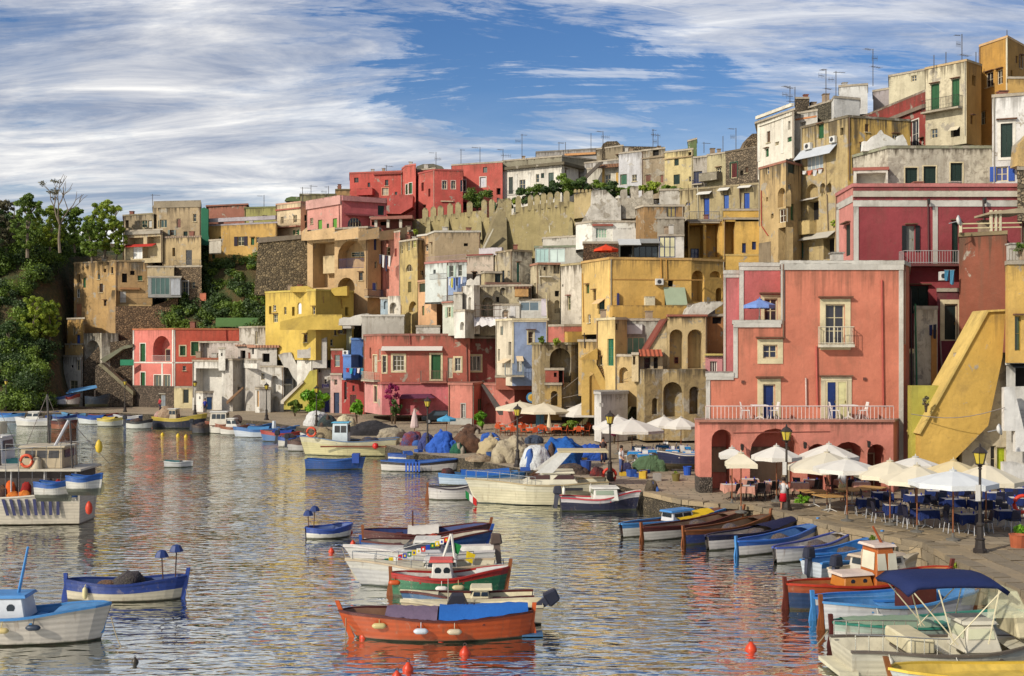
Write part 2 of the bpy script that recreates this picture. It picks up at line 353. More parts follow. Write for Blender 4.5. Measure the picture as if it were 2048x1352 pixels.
def add_window(root,fc,r,kind,col,o):
    u0,z0,u1,z1 = r; w = o.get('w',0.0); dp = o.get('dp',.2); dw = u1-u0; dz = z1-z0
    fcol = o.get('f',CREAM); b = w-dp if w == 0 else w
    mb = MB(); fr = min(.07,dw*.12)
    for q in ((u0,u0+fr,z0,z1),(u1-fr,u1,z0,z1),(u0+fr,u1-fr,z1-fr,z1),(u0+fr,u1-fr,z0,z0+fr)): fc.box(mb,*q,b+.005,b+.075)
    if kind in ('w','aw'):
        g = o.get('g',(2,2) if dw > .6 else (1,2))
        for i in range(1,g[0]): uc = u0+dw*i/g[0]; fc.box(mb,uc-fr*.45,uc+fr*.45,z0+fr,z1-fr,b+.01,b+.065)
        for j in range(1,g[1]):
            zc = z0+dz*j/g[1]
            for i in range(g[0]):
                fc.box(mb,u0+dw*i/g[0]+fr*.46,u0+dw*(i+1)/g[0]-fr*.46,zc-fr*.3,zc+fr*.3,b+.012,b+.06)
    win = mb.build('door' if kind == 'd' else 'window',paint(fcol if kind != 's' else tuple(int(x*.9) for x in col)),root)
    if kind in ('w','aw'):
        m2 = MB(); m2.quad(fc.q(u0+fr*.5,z0+fr*.5,b+.03),fc.q(u1-fr*.5,z0+fr*.5,b+.03),fc.q(u1-fr*.5,z1-fr*.5,b+.03),fc.q(u0+fr*.5,z1-fr*.5,b+.03))
        m2.build('pane',glass(col or (28,34,38)),win)
    elif kind == 's':
        for k in (0,1):
            m2 = MB(); a = u0+fr+(dw/2-fr)*k; fc.box(m2,a+.008,a+dw/2-fr-.008,z0+fr,z1-fr,b+.02,b+.062)
            m2.build('shutter',slat(col),win)
    elif kind == 'd':
        n = 2 if dw > .85 else 1
        for k in range(n):
            m2 = MB(); a = u0+fr+(dw-2*fr)/n*k; e = a+(dw-2*fr)/n
            fc.box(m2,a+.006,e-.006,z0+.02,z1-fr,b+.015,b+.05)
            for j in range(2):
                za = z0+dz*(.08+.44*j); fc.box(m2,a+.08,e-.08,za,za+dz*.36,b+.048,b+.066)
            lf = m2.build('door_leaf',paint(col or BROWN),win)
            if k == 0:
                m3 = MB(); fc.box(m3,e-.07,e-.04,z0+dz*.44,z0+dz*.5,b+.05,b+.1); m3.build('handle',paint((180,160,90),.3,0,metal=1.0),win)
    if 'sh' in o:
        for k in (0,1):
            m2 = MB(); a = u0-dw/2-.02 if k == 0 else u1+.02
            fc.box(m2,a,a+dw/2,z0,z1,w+.025,w+.07); m2.build('shutter',slat(o['sh']),win)
    if 'tr' in o:
        t = o.get('tw',.14); m2 = MB()
        for q in ((u0-t,u0-.002,z0,z1+t),(u1+.002,u1+t,z0,z1+t),(u0,u1,z1+.002,z1+t)): fc.box(m2,*q,w-.01,w+.035)
        if o.get('tb',1) and kind != 'd': fc.box(m2,u0-t,u1+t,z0-t,z0-.003,w-.01,w+.04)
        m2.build('surround',paint(o['tr'],.8,.3),win)
    if o.get('hd'):
        m2 = MB(); t = o.get('tw',.14) if 'tr' in o else 0
        fc.box(m2,u0-t-.1,u1+t+.1,z1+t+.06,z1+t+.13,w-.01,w+.28); m2.build('hood',paint(o['hd'] if isinstance(o['hd'],tuple) else (120,84,62),.85,.4),win)
    if o.get('sl'):
        m2 = MB(); fc.box(m2,u0-.1,u1+.1,z0-.07,z0-.006,w-.01,w+.12); m2.build('sill',paint(CREAM,.85,.4),win)
    if o.get('aw'):
        m2 = MB(); a,c = z1+.05,z1-dz*.28
        m2.prism([fc.q(u0-.1,a,w+.02),fc.q(u0-.1,c,w+.65),fc.q(u0-.1,c-.05,w+.65),fc.q(u0-.1,a-.06,w+.02)],fc.q(u1+.1,0)-fc.q(u0-.1,0)); m2.build('awning',cloth(o['aw']),win)
    return win
def detail(root,fc,it,wallmat):
    x0,y0,x1,y1,kind = it[:5]; col = it[5] if len(it) > 5 else None; o = it[6] if len(it) > 6 else {}
    u0,z0,u1,z1 = fc.rect(x0,y0,x1,y1); w = o.get('w',0.0); mb = MB()
    if kind in ('w','s','d','aw'): return add_window(root,fc,(u0,z0,u1,z1),kind,col,o)
    if kind == 't':         # raised plaster band or pilaster
        fc.box(mb,u0,u1,z0,z1,w-.01,w+o.get('dp',.05)); return mb.build('trim_band',stucco(col,.3),root)
    if kind == 'p':         # drain pipe
        mb.tube([fc.q(u0,z1,w+.08),fc.q(u1,z0,w+.08)],o.get('r',.05),6); return mb.build('drain_pipe',paint(col,.6,.3),root)
    if kind == 'bal':
        d = o.get('dp',.9); t = o.get('th',.16)
        fc.box(mb,u0,u1,z0-t,z0,w-.01,w+d); b = mb.build('balcony',stucco(o.get('sc',(190,176,150)),.5),root)
        if o.get('solid'):
            m2 = MB()
            for q in ((u0,u1,w+d-.12,w+d),(u0,u0+.12,w,w+d-.122),(u1-.12,u1,w,w+d-.122)): fc.box(m2,q[0],q[1],z0+.002,z1,q[2],q[3])
            m2.build('parapet',stucco(col,.4),b)
        else:
            m2 = MB(); make_railing(m2,fc,u0+.03,u1-.03,z0,z1,w,w+d-.03,o.get('st',.16),o.get('r',.013)); m2.build('railing',paint(col or (60,60,62),.5,.2),b)
        return b
    if kind == 'rail':
        make_railing(mb,fc,u0,u1,z0,z1,w,w+.02,o.get('st',.16),o.get('r',.014)); return mb.build('railing',paint(col or (60,60,62),.5,.2),root)
    if kind == 'awn':       # sloping canopy
        d = o.get('dp',.9); t = .05
        mb.prism([fc.q(u0,z1,w-.02),fc.q(u0,z0,w+d),fc.q(u0,z0-t,w+d),fc.q(u0,z1-t*1.5,w-.02)],fc.q(u1,0)-fc.q(u0,0))
        return mb.build(o.get('nm','canopy'),cloth(col) if not o.get('tile') else tile_mat(col),root)
    if kind == 'ac':
        fc.box(mb,u0,u1,z0,z1,w+.06,w+.42); b = mb.build('air_conditioner',paint((224,222,214),.5,.15),root,bevel=.02)
        m2 = MB(); r = min(u1-u0,z1-z0)*.36; c = fc.q((u0+u1)/2-.03,(z0+z1)/2,w+.425)
        m2.add([c+Vector((fc.u.x*math.cos(a),fc.u.y*math.cos(a),math.sin(a)))*r for a in [i*math.pi/5 for i in range(10)]],[tuple(range(10))]); m2.build('fan_grille',paint((58,58,60),.6,.1),b)
        return b
    if kind == 'x':         # projecting block
        fc.box(mb,u0,u1,z0,z1,w-.02,w+o.get('dp',.5)); return mb.build(o.get('nm','projecting_block'),o.get('mat') or stucco(col,.45,o.get('pt',0)),root)
    if kind == 'lamp':
        mb.tube([fc.q(u0,z1,w),fc.q(u0,z1,w+.35)],.02,5); mb.lathe([(.02,.02),(.1,-.02),(.08,-.3),(.03,-.34)],fc.q(u0,z1,w+.35),6); return mb.build('wall_lantern',paint((48,44,40),.5,.1),root)
    if kind == 'box':       # flower boxes on a ledge
        fc.box(mb,u0,u1,z0,z1,w+.02,w+.28); return mb.build('planter',paint((150,84,56),.8,.3),root)
    raise KeyError(kind)
def tile_mat(c=(176,96,62)):
    key = 'tile_%s' % (c,)
    if key in MATS: return MATS[key]
    m,nt,b = newmat('roof_tile'); v = objco(nt); base = S(c,ALB)
    wv = nd(nt,'ShaderNodeTexWave',wave_type='BANDS',bands_direction='X',i_Scale=.9); nt.links.new(v,wv.inputs['Vector'])
    nt.links.new(mixc(nt,noi(nt,v,3,6,.7),tuple(x*.6 for x in base),tuple(x*1.3 for x in base)),b.inputs['Base Color'])
    b.inputs['Roughness'].default_value = .9; bump(nt,b,wv.outputs['Fac'],.8,.1); MATS[key] = m; return m
LABELS = {}
def B(label,mats,pts,top,bot,items=(),back=5.0,name='house',cat='house',cap=None,ref=None,eave=.07,roofh=.22,group=None,roof=True,into=None):
    C = [Vector((WX(x,Y),Y)) for x,Y in pts]; ys = [p[1] for p in pts]
    ry = ys[ref] if ref is not None else min(ys)
    zt,zb = WZ(top,ry),max(WZ(bot,ry),-.5)
    mid = sum((c for c in C),Vector((0,0)))/len(C)
    root = into if into is not None else thing(name,label,cat,(mid.x,mid.y+back*.4,zb),group)
    ml = mats if isinstance(mats,list) else [mats]
    faces = [Face(C[i],C[i+1]) for i in range(len(C)-1)]
    fi = [(px(pts[i][0]),px(pts[i+1][0])) for i in range(len(faces))]
    def which(it):
        if len(it) > 6 and 'face' in it[6]: return it[6]['face']
        c = px((it[0]+it[2])/2)
        for i,(a,b) in enumerate(fi):
            if a <= c <= b: return i
        return 0 if c < fi[0][0] else len(fi)-1
    byf = [[] for _ in faces]
    for it in items: byf[which(it)].append(it)
    mb = MB(); intm = len(ml); autos = []
    for i,fc in enumerate(faces):
        hs = []
        for it in byf[i]:
            o = it[6] if len(it) > 6 else {}
            if it[4] in HOLES and 'w' not in o:
                u0,z0,u1,z1 = fc.rect(*it[:4])
                u0,u1 = max(u0,.03),min(u1,fc.L-.03); z0,z1 = max(z0,zb),min(z1,zt-.05)
                if u1-u0 < .05 or z1-z0 < .05: continue
                dp = o.get('dp',{'o': 1.6,'a': 1.4,'r': 1.2}.get(it[4],.2))
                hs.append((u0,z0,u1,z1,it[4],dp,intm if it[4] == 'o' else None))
        if into is None and name == 'house' and C[i].y > 95:      # the small openings that pepper these fronts
            rc = [fc.rect(*it[:4]) for it in byf[i]]; hh = min(zt-zb-1.4,6.5); want = int(fc.L*hh/6.5)-len([1 for it in byf[i] if it[4] in HOLES]); tr_n = 0
            while want > 0 and tr_n < 30 and fc.L > 1.5 and hh > 1:
                tr_n += 1; w_,h_ = RND.uniform(.4,.75),RND.uniform(.6,1.25); u0 = RND.uniform(.3,max(.31,fc.L-w_-.3)); z1 = zt-RND.uniform(.6,.6+hh*.85); r = (u0,z1-h_,u0+w_,z1)
                if r[2] > fc.L-.15 or r[1] < zb+.2 or any(r[0] < q[2]+.3 and q[0]-.3 < r[2] and r[1] < q[3]+.3 and q[1]-.3 < r[3] for q in rc): continue
                rc.append(r); want -= 1; k_ = RND.choice('wwso'); hs.append((*r,k_,.2 if k_ != 'o' else .5,intm if k_ == 'o' else None))
                if k_ != 'o': autos.append((fc,r,k_,RND.choice((GREEN,DKGREEN,(96,70,50),(120,128,120))) if k_ == 's' else (44,46,44),{'f': RND.choice((WHITE,CREAM,BROWN)),**({'hd': 1} if RND.random() < .3 else {}),**({'sl': 1} if RND.random() < .4 else {}),**({'sh': RND.choice((GREEN,(110,84,60),(150,160,150)))} if k_ == 'w' and RND.random() < .25 and w_ < .6 else {})}))
        wall_face(mb,fc,zb,zt,hs,min(i,len(ml)-1))
    k = lambda c: c+c.normalized()*back
    cl,cr = k(C[0]),k(C[-1])
    for a,b,m in ((C[-1],cr,len(ml)-1),(cr,cl,0),(cl,C[0],0)):
        mb.quad((a.x,a.y,zb),(b.x,b.y,zb),(b.x,b.y,zt),(a.x,a.y,zt),m)
    mb.quad((cl.x,cl.y,zt-.02),(C[0].x,C[0].y,zt-.02),(C[-1].x,C[-1].y,zt-.02),(cr.x,cr.y,zt-.02),0) if len(C) == 2 else mb.add([(c.x,c.y,zt-.02) for c in C+[cr,cl]],[tuple(range(len(C)+2))],0)
    mb.build('wall',ml+[paint((30,26,24),.9,0)],root)  # last slot: near-black backs of openings stand in for unlit interiors
    if roof:
        poly = C+[cr,cl]; ctr = sum(poly,Vector((0,0)))/len(poly); r2 = MB(); ex = []
        for c in poly: d = c-ctr; ex.append(c+d.normalized()*eave*1.4)
        r2.prism([(c.x,c.y,zt-roofh*.5) for c in ex],(0,0,roofh)); r2.build('roof',cap or stucco((186,172,148),.6,.1),root)
        if into is None and back >= 4 and RND.random() < .4:
            for _ in range(RND.choice((1,1,2))):
                f = RND.uniform(.15,.85); p = C[0].lerp(C[-1],f); p = p+p.normalized()*RND.uniform(1.2,back*.6); w,h = RND.uniform(.2,.32),RND.uniform(.6,1.1)
                m2 = MB(); m2.box(p.x-w,p.x+w,p.y-w,p.y+w,zt+.05,zt+h); m2.box(p.x-w-.06,p.x+w+.06,p.y-w-.06,p.y+w+.06,zt+h,zt+h+.08); m2.build('chimney',stucco(RND.choice(((176,150,120),(160,96,74),(206,198,184))),.5),root)
    if into is None and zt-zb > 3.5 and name == 'house':
        for fc in faces:
            if fc.L > 2.2 and RND.random() < .55:
                u = RND.choice((.12,fc.L-.12)); m2 = MB(); zl = max(zb,zt-RND.uniform(4,9)); m2.tube([fc.q(u,zt-.1,.07),fc.q(u,zl,.07)],.045,5); m2.build('drain_pipe',paint(RND.choice(((150,120,90),(120,90,70),(176,168,150))),.6,.3),root)
    for q in autos: add_window(root,*q)
    for fc,its in zip(faces,byf):
        for it in its:
            if it[4] in ('o','a','r'): continue
            detail(root,fc,it,ml[0])
    return root
def PR(label,mat,poly,Y,thick,name,cat,parent=None,group=None,Y2=None):
    xs = [p[0] for p in poly]; a,b = min(xs),max(xs)
    yy = lambda x: Y if Y2 is None else Y+(Y2-Y)*(x-a)/(b-a)
    pts = [P(x,y,yy(x)) for x,y in poly]
    mb = MB(); mb.prism(pts,(0,thick,0))
    if parent is not None: return mb.build(name,mat,parent)
    c = sum(pts,Vector())/len(pts); zb = min(p.z for p in pts)
    ob = mb.build(name,mat,None,org=(c.x,c.y,zb)); return tag(ob,label,cat,group)
# ================================================================ water, quay, hill
def water_mat():
    m,nt,b = newmat('harbour_water')
    tc = nd(nt,'ShaderNodeTexCoord'); v = tc.outputs['Object']
    mp = nd(nt,'ShaderNodeMapping'); mp.inputs['Scale'].default_value = (.42,1.0,1); mp.inputs['Rotation'].default_value = (0,0,.06); nt.links.new(v,mp.inputs[0])
    n1 = noi(nt,mp.outputs[0],2.5,1.6,.48,.35)
    n2 = noi(nt,mp.outputs[0],5.0,2,.5,.3)
    n3 = noi(nt,v,.16,3,.5)
    h = math_(nt,'ADD',math_(nt,'MULTIPLY',n1,.62),math_(nt,'MULTIPLY',n2,.07))
    calm = ramp(nt,n3,[(.36,.45),(.58,1)])
    h = math_(nt,'MULTIPLY',h,calm)
    bump(nt,b,h,1.0,.155)
    b.inputs['Base Color'].default_value = (.010,.018,.015,1); b.inputs['Roughness'].default_value = .015; b.inputs['IOR'].default_value = 1.6
    b.inputs['Specular IOR Level'].default_value = .75
    gl = nd(nt,'ShaderNodeBsdfAnisotropic',i_Roughness=.015); gl.inputs['Color'].default_value = (.97,.98,.92,1); nt.links.new(b.inputs['Normal'].links[0].from_socket,gl.inputs['Normal'])
    mx = nd(nt,'ShaderNodeMixShader',i_0=.7); nt.links.new(b.outputs[0],mx.inputs[1]); nt.links.new(gl.outputs[0],mx.inputs[2]); nt.links.new(mx.outputs[0],nt.nodes['Material Output'].inputs[0])
    return m
mb = MB(); mb.quad((-1500,-300,0),(1500,-300,0),(1500,2500,0),(-1500,2500,0))
tag(mb.build('water',water_mat()),None,None,kind='structure')
def stone_mat(c,scale=1.0,key=None):
    key = 'paving_%s' % (c,)
    if key in MATS: return MATS[key]
    m,nt,b = newmat('paving_stone'); v = objco(nt); base = S(c,ALB); oi = nd(nt,'ShaderNodeObjectInfo')
    cc = mixc(nt,noi(nt,v,.7*scale,6,.65),tuple(x*.62 for x in base),tuple(min(.8,x*1.25) for x in base))
    cc = mixc(nt,ramp(nt,noi(nt,v,5*scale,7,.7),[(.5,0),(.72,.6)]),cc,tuple(x*.45 for x in base))
    cc = mixc(nt,math_(nt,'MULTIPLY',oi.outputs['Random'],.35),cc,tuple(x*.6 for x in base))
    nt.links.new(cc,b.inputs['Base Color']); b.inputs['Roughness'].default_value = .85
    bump(nt,b,noi(nt,v,4*scale,7,.7),.6,.05); MATS[key] = m; return m
reg(0,0,1)
EDGE = [(2260,1290),(2048,1184),(1910,1122),(1850,1088),(1685,1058),(1600,1035),(1510,1014),(1440,1010),(1366,1003),(1290,985),(1190,958),(1040,938),(940,918),(820,905),(755,885),(620,858),(530,843),(400,833),(244,826),(0,825),(-260,825)]
QE = [Vector((WX(x,gd(y)),gd(y))) for x,y in EDGE]
def paving():
    m,nt,b = newmat('quay_paving'); v = objco(nt); base = S((176,158,130),ALB)
    br = nd(nt,'ShaderNodeTexBrick',i_Scale=1.0,offset=.5); br.inputs['Mortar Size'].default_value = .03; br.inputs['Brick Width'].default_value = 1.1; br.inputs['Row Height'].default_value = .6
    br.inputs['Color1'].default_value = (*[x*.85 for x in base],1); br.inputs['Color2'].default_value = (*[x*1.15 for x in base],1); br.inputs['Mortar'].default_value = (*[x*.3 for x in base],1)
    wv = nd(nt,'ShaderNodeVectorMath',operation='ADD'); nz = nd(nt,'ShaderNodeTexNoise',i_Scale=.5,i_Detail=3); nt.links.new(v,nz.inputs['Vector']); nt.links.new(v,wv.inputs[0]); nt.links.new(nz.outputs['Color'],wv.inputs[1])
    nt.links.new(wv.outputs[0],br.inputs['Vector'])
    cc = mixc(nt,ramp(nt,noi(nt,v,.25,7,.65),[(.35,0),(.7,.7)]),br.outputs['Color'],tuple(x*.55 for x in base))
    nt.links.new(cc,b.inputs['Base Color']); b.inputs['Roughness'].default_value = .85
    bump(nt,b,math_(nt,'SUBTRACT',noi(nt,v,3,6,.7),br.outputs['Fac']),.6,.05); return m
mb = MB(); far = [q+q.normalized()*max(60,178-q.y) for q in QE]
n = len(QE)
for i in range(n-1):
    a,b,c,d = QE[i],QE[i+1],far[i+1],far[i]
    mb.quad((a.x,a.y,.9),(d.x,d.y,.9),(c.x,c.y,.9),(b.x,b.y,.9))
pv = paving(); quay = mb.build('quay',pv); tag(quay,None,None,kind='structure')
# quay wall: dark rubble core with big face blocks and coping stones where they can be told apart
core = MB()
for i in range(n-1):
    a,b = QE[i],QE[i+1]; core.quad((b.x,b.y,-1.2),(a.x,a.y,-1.2),(a.x,a.y,.9),(b.x,b.y,.9))
core.build('wall_core',rubble((104,92,72),2.6),quay,org=(0,0,0))
unit = MB(); unit.box(-.5,.5,-.5,.5,-.5,.5)
um = []
rs = random.Random(5)
for k in range(4):      # a few irregular blocks that all stones share
    q = MB(); j = lambda: rs.uniform(-.05,.05)
    q.hexa([(-.5+j(),-.5+j(),-.5),(.5+j(),-.5+j(),-.5),(.5+j(),.5,-.5),(-.5+j(),.5,-.5),(-.5+j(),-.5+j(),.5+j()*.6),(.5+j(),-.5+j(),.5+j()*.6),(.5+j(),.5,.5+j()*.6),(-.5+j(),.5,.5+j()*.6)])
    me = bpy.data.meshes.new('stone'); me.from_pydata(q.v,[],q.f); me.materials.append(stone_mat((168,148,116) if k % 2 else (150,134,108))); um.append(me)
def stone(name,loc,size,rz,parent):
    o = bpy.data.objects.new(name,rs.choice(um)); COL.objects.link(o); o.parent = parent
    o.location = loc; o.scale = size; o.rotation_euler = (0,0,rz); return o
cnt = 0
for i in range(0,9):
    a,b = QE[i],QE[i+1]; d = b-a; L = d.length; u = d/L; nrm = Vector((-u.y,u.x))
    if nrm.dot(-a) < 0: nrm = -nrm
    rz = math.atan2(u.y,u.x); t = 0
    while t < L-.2:
        w = min(rs.uniform(.7,1.3),L-t); c = a+u*(t+w/2)+nrm*-.2
        stone('coping_stone',(c.x,c.y,.86+rs.uniform(-.02,.02)),(w-.03,.62,.24),rz,quay); t += w; cnt += 1
    for row in range(2):
        t = 0
        while t < L-.2:
            w = min(rs.uniform(.45,1.0),L-t); c = a+u*(t+w/2)+nrm*(.02+rs.uniform(-.04,.04))
            if a.y < 52: stone('face_stone',(c.x,c.y,.54-row*.42),(w-.04,.24,.38),rz,quay); cnt += 1
            t += w
# paving slabs lying proud of the bed on the near quay
for i in range(0,6):
    a,b = QE[i],QE[i+1]; d = b-a; L = d.length; u = d/L; nrm = Vector((-u.y,u.x))
    if nrm.dot(-a) < 0: nrm = -nrm
    rz = math.atan2(u.y,u.x)
    for row in range(4):
        t = rs.uniform(0,.3)
        while t < L-.3:
            w = min(rs.uniform(.8,1.5),L-t); c = a+u*(t+w/2)-nrm*(.62+row*.72+.25)
            stone('paving_slab',(c.x,c.y,.9+rs.uniform(-.006,.012)),(w-.05,.66,.05),rz+rs.uniform(-.012,.012),quay); t += w; cnt += 1
# hill under the houses
COLS = [(-600,[(139,.6),(141.5,1.4),(150,11),(160,20),(170,25),(190,28),(320,32)]),
        (60,[(139,.6),(142,1.4),(150,11),(160,20),(170,25),(190,28),(320,30)]),
        (126,[(140,.6),(146,1.4),(153,6),(161,15),(170,23),(190,26),(320,28)]),
        (146,[(152,.4),(157,.6),(164,4),(169,12),(176,22),(190,26),(320,28)]),
        (300,[(152,.4),(158,3),(164,9),(169,15),(176,22),(190,25),(320,28)]),
        (345,[(150,.6),(154,9),(157,13),(161,18),(166,23),(190,25),(320,28)]),
        (530,[(147,.6),(152,11),(156,15),(160,21),(166,24),(190,26),(320,28)]),
        (640,[(147,.6),(152,8),(158,12),(165,18),(172,23),(190,26),(320,28)]),
        (1000,[(132,.6),(138,6),(148,14),(156,20),(166,24),(190,26),(320,28)]),
        (1300,[(103,.6),(110,6),(125,14),(140,20),(160,24),(190,26),(320,28)]),
        (1600,[(78,.6),(84,4),(100,12),(116,20),(140,25),(190,28),(320,30)]),
        (2500,[(74,.6),(80,4),(98,12),(116,20),(140,25),(190,28),(320,30)])]
def prof_z(pr,t):
    f = t*(len(pr)-1); i = min(int(f),len(pr)-2); k = f-i
    return pr[i][0]+(pr[i+1][0]-pr[i][0])*k,pr[i][1]+(pr[i+1][1]-pr[i][1])*k
def hill_pt(x,t):
    for (xa,pa),(xb,pb) in zip(COLS,COLS[1:]):
        if xa <= x <= xb:
            k = (x-xa)/(xb-xa); ya,za = prof_z(pa,t); yb,zb = prof_z(pb,t); Y = ya+(yb-ya)*k; z = za+(zb-za)*k
            X = (x-CX)/F*Y; nn = noise.noise(Vector((X*.13,Y*.13,3.1)))*1.6+noise.noise(Vector((X*.45,Y*.45,7.7)))*.5
            return Vector((X,Y,z+(nn if .02 < t < .98 else -.3)*min(1,t*5)))
mb = MB(); nx,ny = 130,46
xs = [-600+3100*i/nx for i in range(nx+1)]
for x in xs:
    for j in range(ny+1): mb.v.append(tuple(hill_pt(x,j/ny)))
for i in range(nx):
    for j in range(ny):
        a = i*(ny+1)+j; mb.f.append((a,a+ny+1,a+ny+2,a+1)); mb.m.append(0)
def hill_mat():
    m,nt,b = newmat('hill_ground'); v = objco(nt)
    c = mixc(nt,ramp(nt,noi(nt,v,.22,8,.65),[(.38,0),(.6,1)]),S((96,76,46),.8),S((64,74,34),.8))
    c = mixc(nt,ramp(nt,noi(nt,v,1.2,7,.7),[(.5,0),(.7,.8)]),c,S((128,100,62),.8))
    nt.links.new(c,b.inputs['Base Color']); b.inputs['Roughness'].default_value = 1
    bump(nt,b,noi(nt,v,.9,8,.7),1.0,.6); return m
tag(mb.build('hill',hill_mat(),smooth=True),None,None,kind='structure')
# ================================================================ the pink house on the quay
reg(1380,480,2.503)
SALM,MAGP = stucco((222,124,88),.3),stucco((200,96,92),.25)
LGREY = (206,200,186)
CT = {'tr': CREAM,'tw': .3,'hd': 1}
pink = B('tall salmon pink house with white pilasters and railed terrace over arches',[SALM,stucco((208,116,80),.2)],[(455,62.5),(1068,62.5),(1098,64.5)],112,1225,[
    (678,322,775,522,'w',(40,38,46),{'tr': CREAM,'tw': .3,'hd': 1,'g': (2,3),'f': CREAM}),
    (640,436,810,522,'bal',(226,216,190),{'dp': .55,'sc': (226,216,190),'r': .018,'st': .2}),
    (680,705,734,902,'d',NAVY,{'w': 0.01}),(734,705,786,902,'d',(224,216,160),{'w': 0.01}),(655,690,678,902,'t',CREAM),(788,690,808,902,'t',CREAM),(655,684,808,704,'t',CREAM,{'dp': .07}),
    (645,676,812,682,'t',(130,90,62),{'dp': .22}),
    (958,200,966,830,'p',(190,84,70)),(630,530,636,830,'p',(196,92,78)),(578,690,580,830,'p',(220,190,176)),
    (455,116,1068,150,'t',LGREY,{'dp': .08}),(1045,151,1067,1225,'t',LGREY),(455,151,473,405,'t',LGREY),
    (866,688,880,702,'x',(110,60,48),{'dp': .1,'nm': 'wall_light'})],back=9,cap=stucco(LGREY,.5))
B(None,SALM,[(217,62.5),(455,62.5)],410,1225,[
    (365,524,437,592,'w',(36,40,60),CT),(365,722,426,904,'d',NAVY,CT),
    (217,413,454,437,'t',LGREY,{'dp': .08}),(217,438,238,690,'t',LGREY),(257,703,271,717,'x',(110,60,48),{'dp': .1,'nm': 'wall_light'})],into=pink,back=3.2,cap=stucco(LGREY,.5))
B(None,SALM,[(80,62.5),(217,62.5)],674,1225,[(80,677,217,700,'t',LGREY,{'dp': .08}),(80,701,100,906,'t',LGREY)],into=pink,back=4,cap=stucco(LGREY,.5))
B(None,MAGP,[(247,66),(453,66)],122,600,[(247,125,453,152,'t',LGREY),(247,153,268,420,'t',LGREY),(372,292,438,415,'w',(50,44,52),{'tr': CREAM,'tw': .2,'hd': 1})],into=pink,back=6,cap=stucco(LGREY,.5))
B(None,stucco((212,112,112),.2),[(167,66.5),(246,66.5)],160,1000,[(168,164,245,188,'t',LGREY),(168,189,178,660,'t',LGREY)],into=pink,back=6,cap=stucco(LGREY,.5))
PORT = [stucco((228,132,106),.35)]
B(None,PORT,[(24,62.6),(30,61.2),(48,60.5),(1018,60.5),(1045,62.4)],908,1290,[
    (108,948,215,1290,'a',None,{'dp': 1.9}),(300,943,555,1290,'a',None,{'dp': 1.9}),(588,1020,690,1290,'a',None,{'dp': 1.9}),(706,1010,880,1290,'a',None,{'dp': 1.9}),(888,1022,982,1290,'a',None,{'dp': 1.9}),
    (78,832,1018,906,'rail',(236,210,200),{'st': .2,'r': .02}),
    (24,898,1020,910,'t',(186,120,96),{'dp': .16}),
    (215,965,700,958,'p',(150,84,70),{'r': .02,'w': -.05}),(255,1020,258,1050,'lamp'),(568,1010,571,1040,'lamp'),(886,1005,889,1035,'lamp'),
    (110,1050,214,1180,'x',(150,140,110),{'w': -1.88,'dp': .1,'nm': 'garage_door'}),(320,1050,540,1230,'x',(158,146,116),{'w': -1.88,'dp': .1,'nm': 'garage_door'}),
    (730,1060,860,1290,'d',(96,58,36),{'w': -1.86}),(892,1080,978,1290,'d',(128,72,38),{'w': -1.86})],into=pink,back=.2,cap=stucco((190,150,130),.3),eave=.02,roofh=.1)
mb = MB(); c = [P(24,1190,62.5),P(30,1190,61.05),P(48,1190,60.35),P(112,1190,60.35),P(112,1190,62.3)]
mb.prism([(p.x,p.y,.85) for p in c],(0,0,WZ(1188,60.4)-.85)); mb.build('stone_base',rubble((108,96,84),3.0),pink)

# ================================================================ right edge: yellow stair, brown wall, yellow house
reg(1800,560,3.38)
YEL,YEL2,LIMEY = stucco((220,172,46),.25,.05),stucco((224,176,64),.25,.1),stucco((196,186,44),.12)
st = thing('stair_wall','big yellow wall of an outdoor stair climbing beside the pink house','stair wall',P(300,1262,60.5))
PR(None,YEL,[(137,1290),(137,1042),(270,808),(598,216),(714,210),(692,525),(596,985),(372,1212),(372,1290)],60.2,1.6,'wall',None,st)
PR(None,stucco((226,190,84),.2),[(126,1040),(258,802),(586,208),(592,203),(716,197),(716,210),(598,216),(270,808),(137,1042)],60.05,1.9,'coping',None,st)
PR('yellow green low wall at the foot of the yellow stair',LIMEY,[(78,1290),(78,714),(288,714),(262,812),(132,1042),(132,1290)],60.9,.6,'wall','wall')
B('lemon pillar and white wall under the yellow stair',stucco((222,206,170),.4,.25),[(372,61.0),(720,61.0)],505,1320,[(380,1060,420,1300,'o',None,{'dp': .5}),(612,1120,650,1300,'w',(30,30,30)),(655,1130,720,1300,'d',(176,190,40))],back=1.2,name='wall',cat='wall')
yh = B('yellow house with narrow window and roof railing above the white stair',YEL2,[(712,59.3),(732,58.6),(960,58.6)],-120,560,[(776,245,820,478,'w',(50,66,40),{'hd': 1,'f': (150,130,60),'g': (1,2)}),(738,-210,930,-125,'rail',(120,104,80))],back=5)
B('white house behind the outdoor stair at the quay corner',stucco((226,220,206),.3,.05),[(718,59.6),(1000,59.6)],560,1350,[(780,590,900,720,'o',None,{'dp': .6}),(740,560,960,585,'awn',(70,74,80),{'dp': .5})],back=3,cap=stucco(WHITE,.3))
ws = thing('white_stair','white outdoor stair with thick parapet next to the yellow stair wall','stair',P(770,1340,58.2))
PR(None,stucco((236,232,222),.2),[(704,1020),(704,726),(770,720),(838,1010),(1000,1010),(1000,1160),(780,1160),(780,1020)],58.6,.3,'parapet',None,ws)
PR(None,stucco((236,232,222),.2),[(700,1390),(700,1232),(778,1230),(1000,1300),(1000,1390)],57.6,.35,'parapet',None,ws)
for i in range(9):
    PR(None,stucco((196,190,178),.3),[(778+i*8,880+i*26),(1000,880+i*26),(1000,905+i*26),(778+i*8,905+i*26)],59.2-i*.05,.35,'step',None,ws)
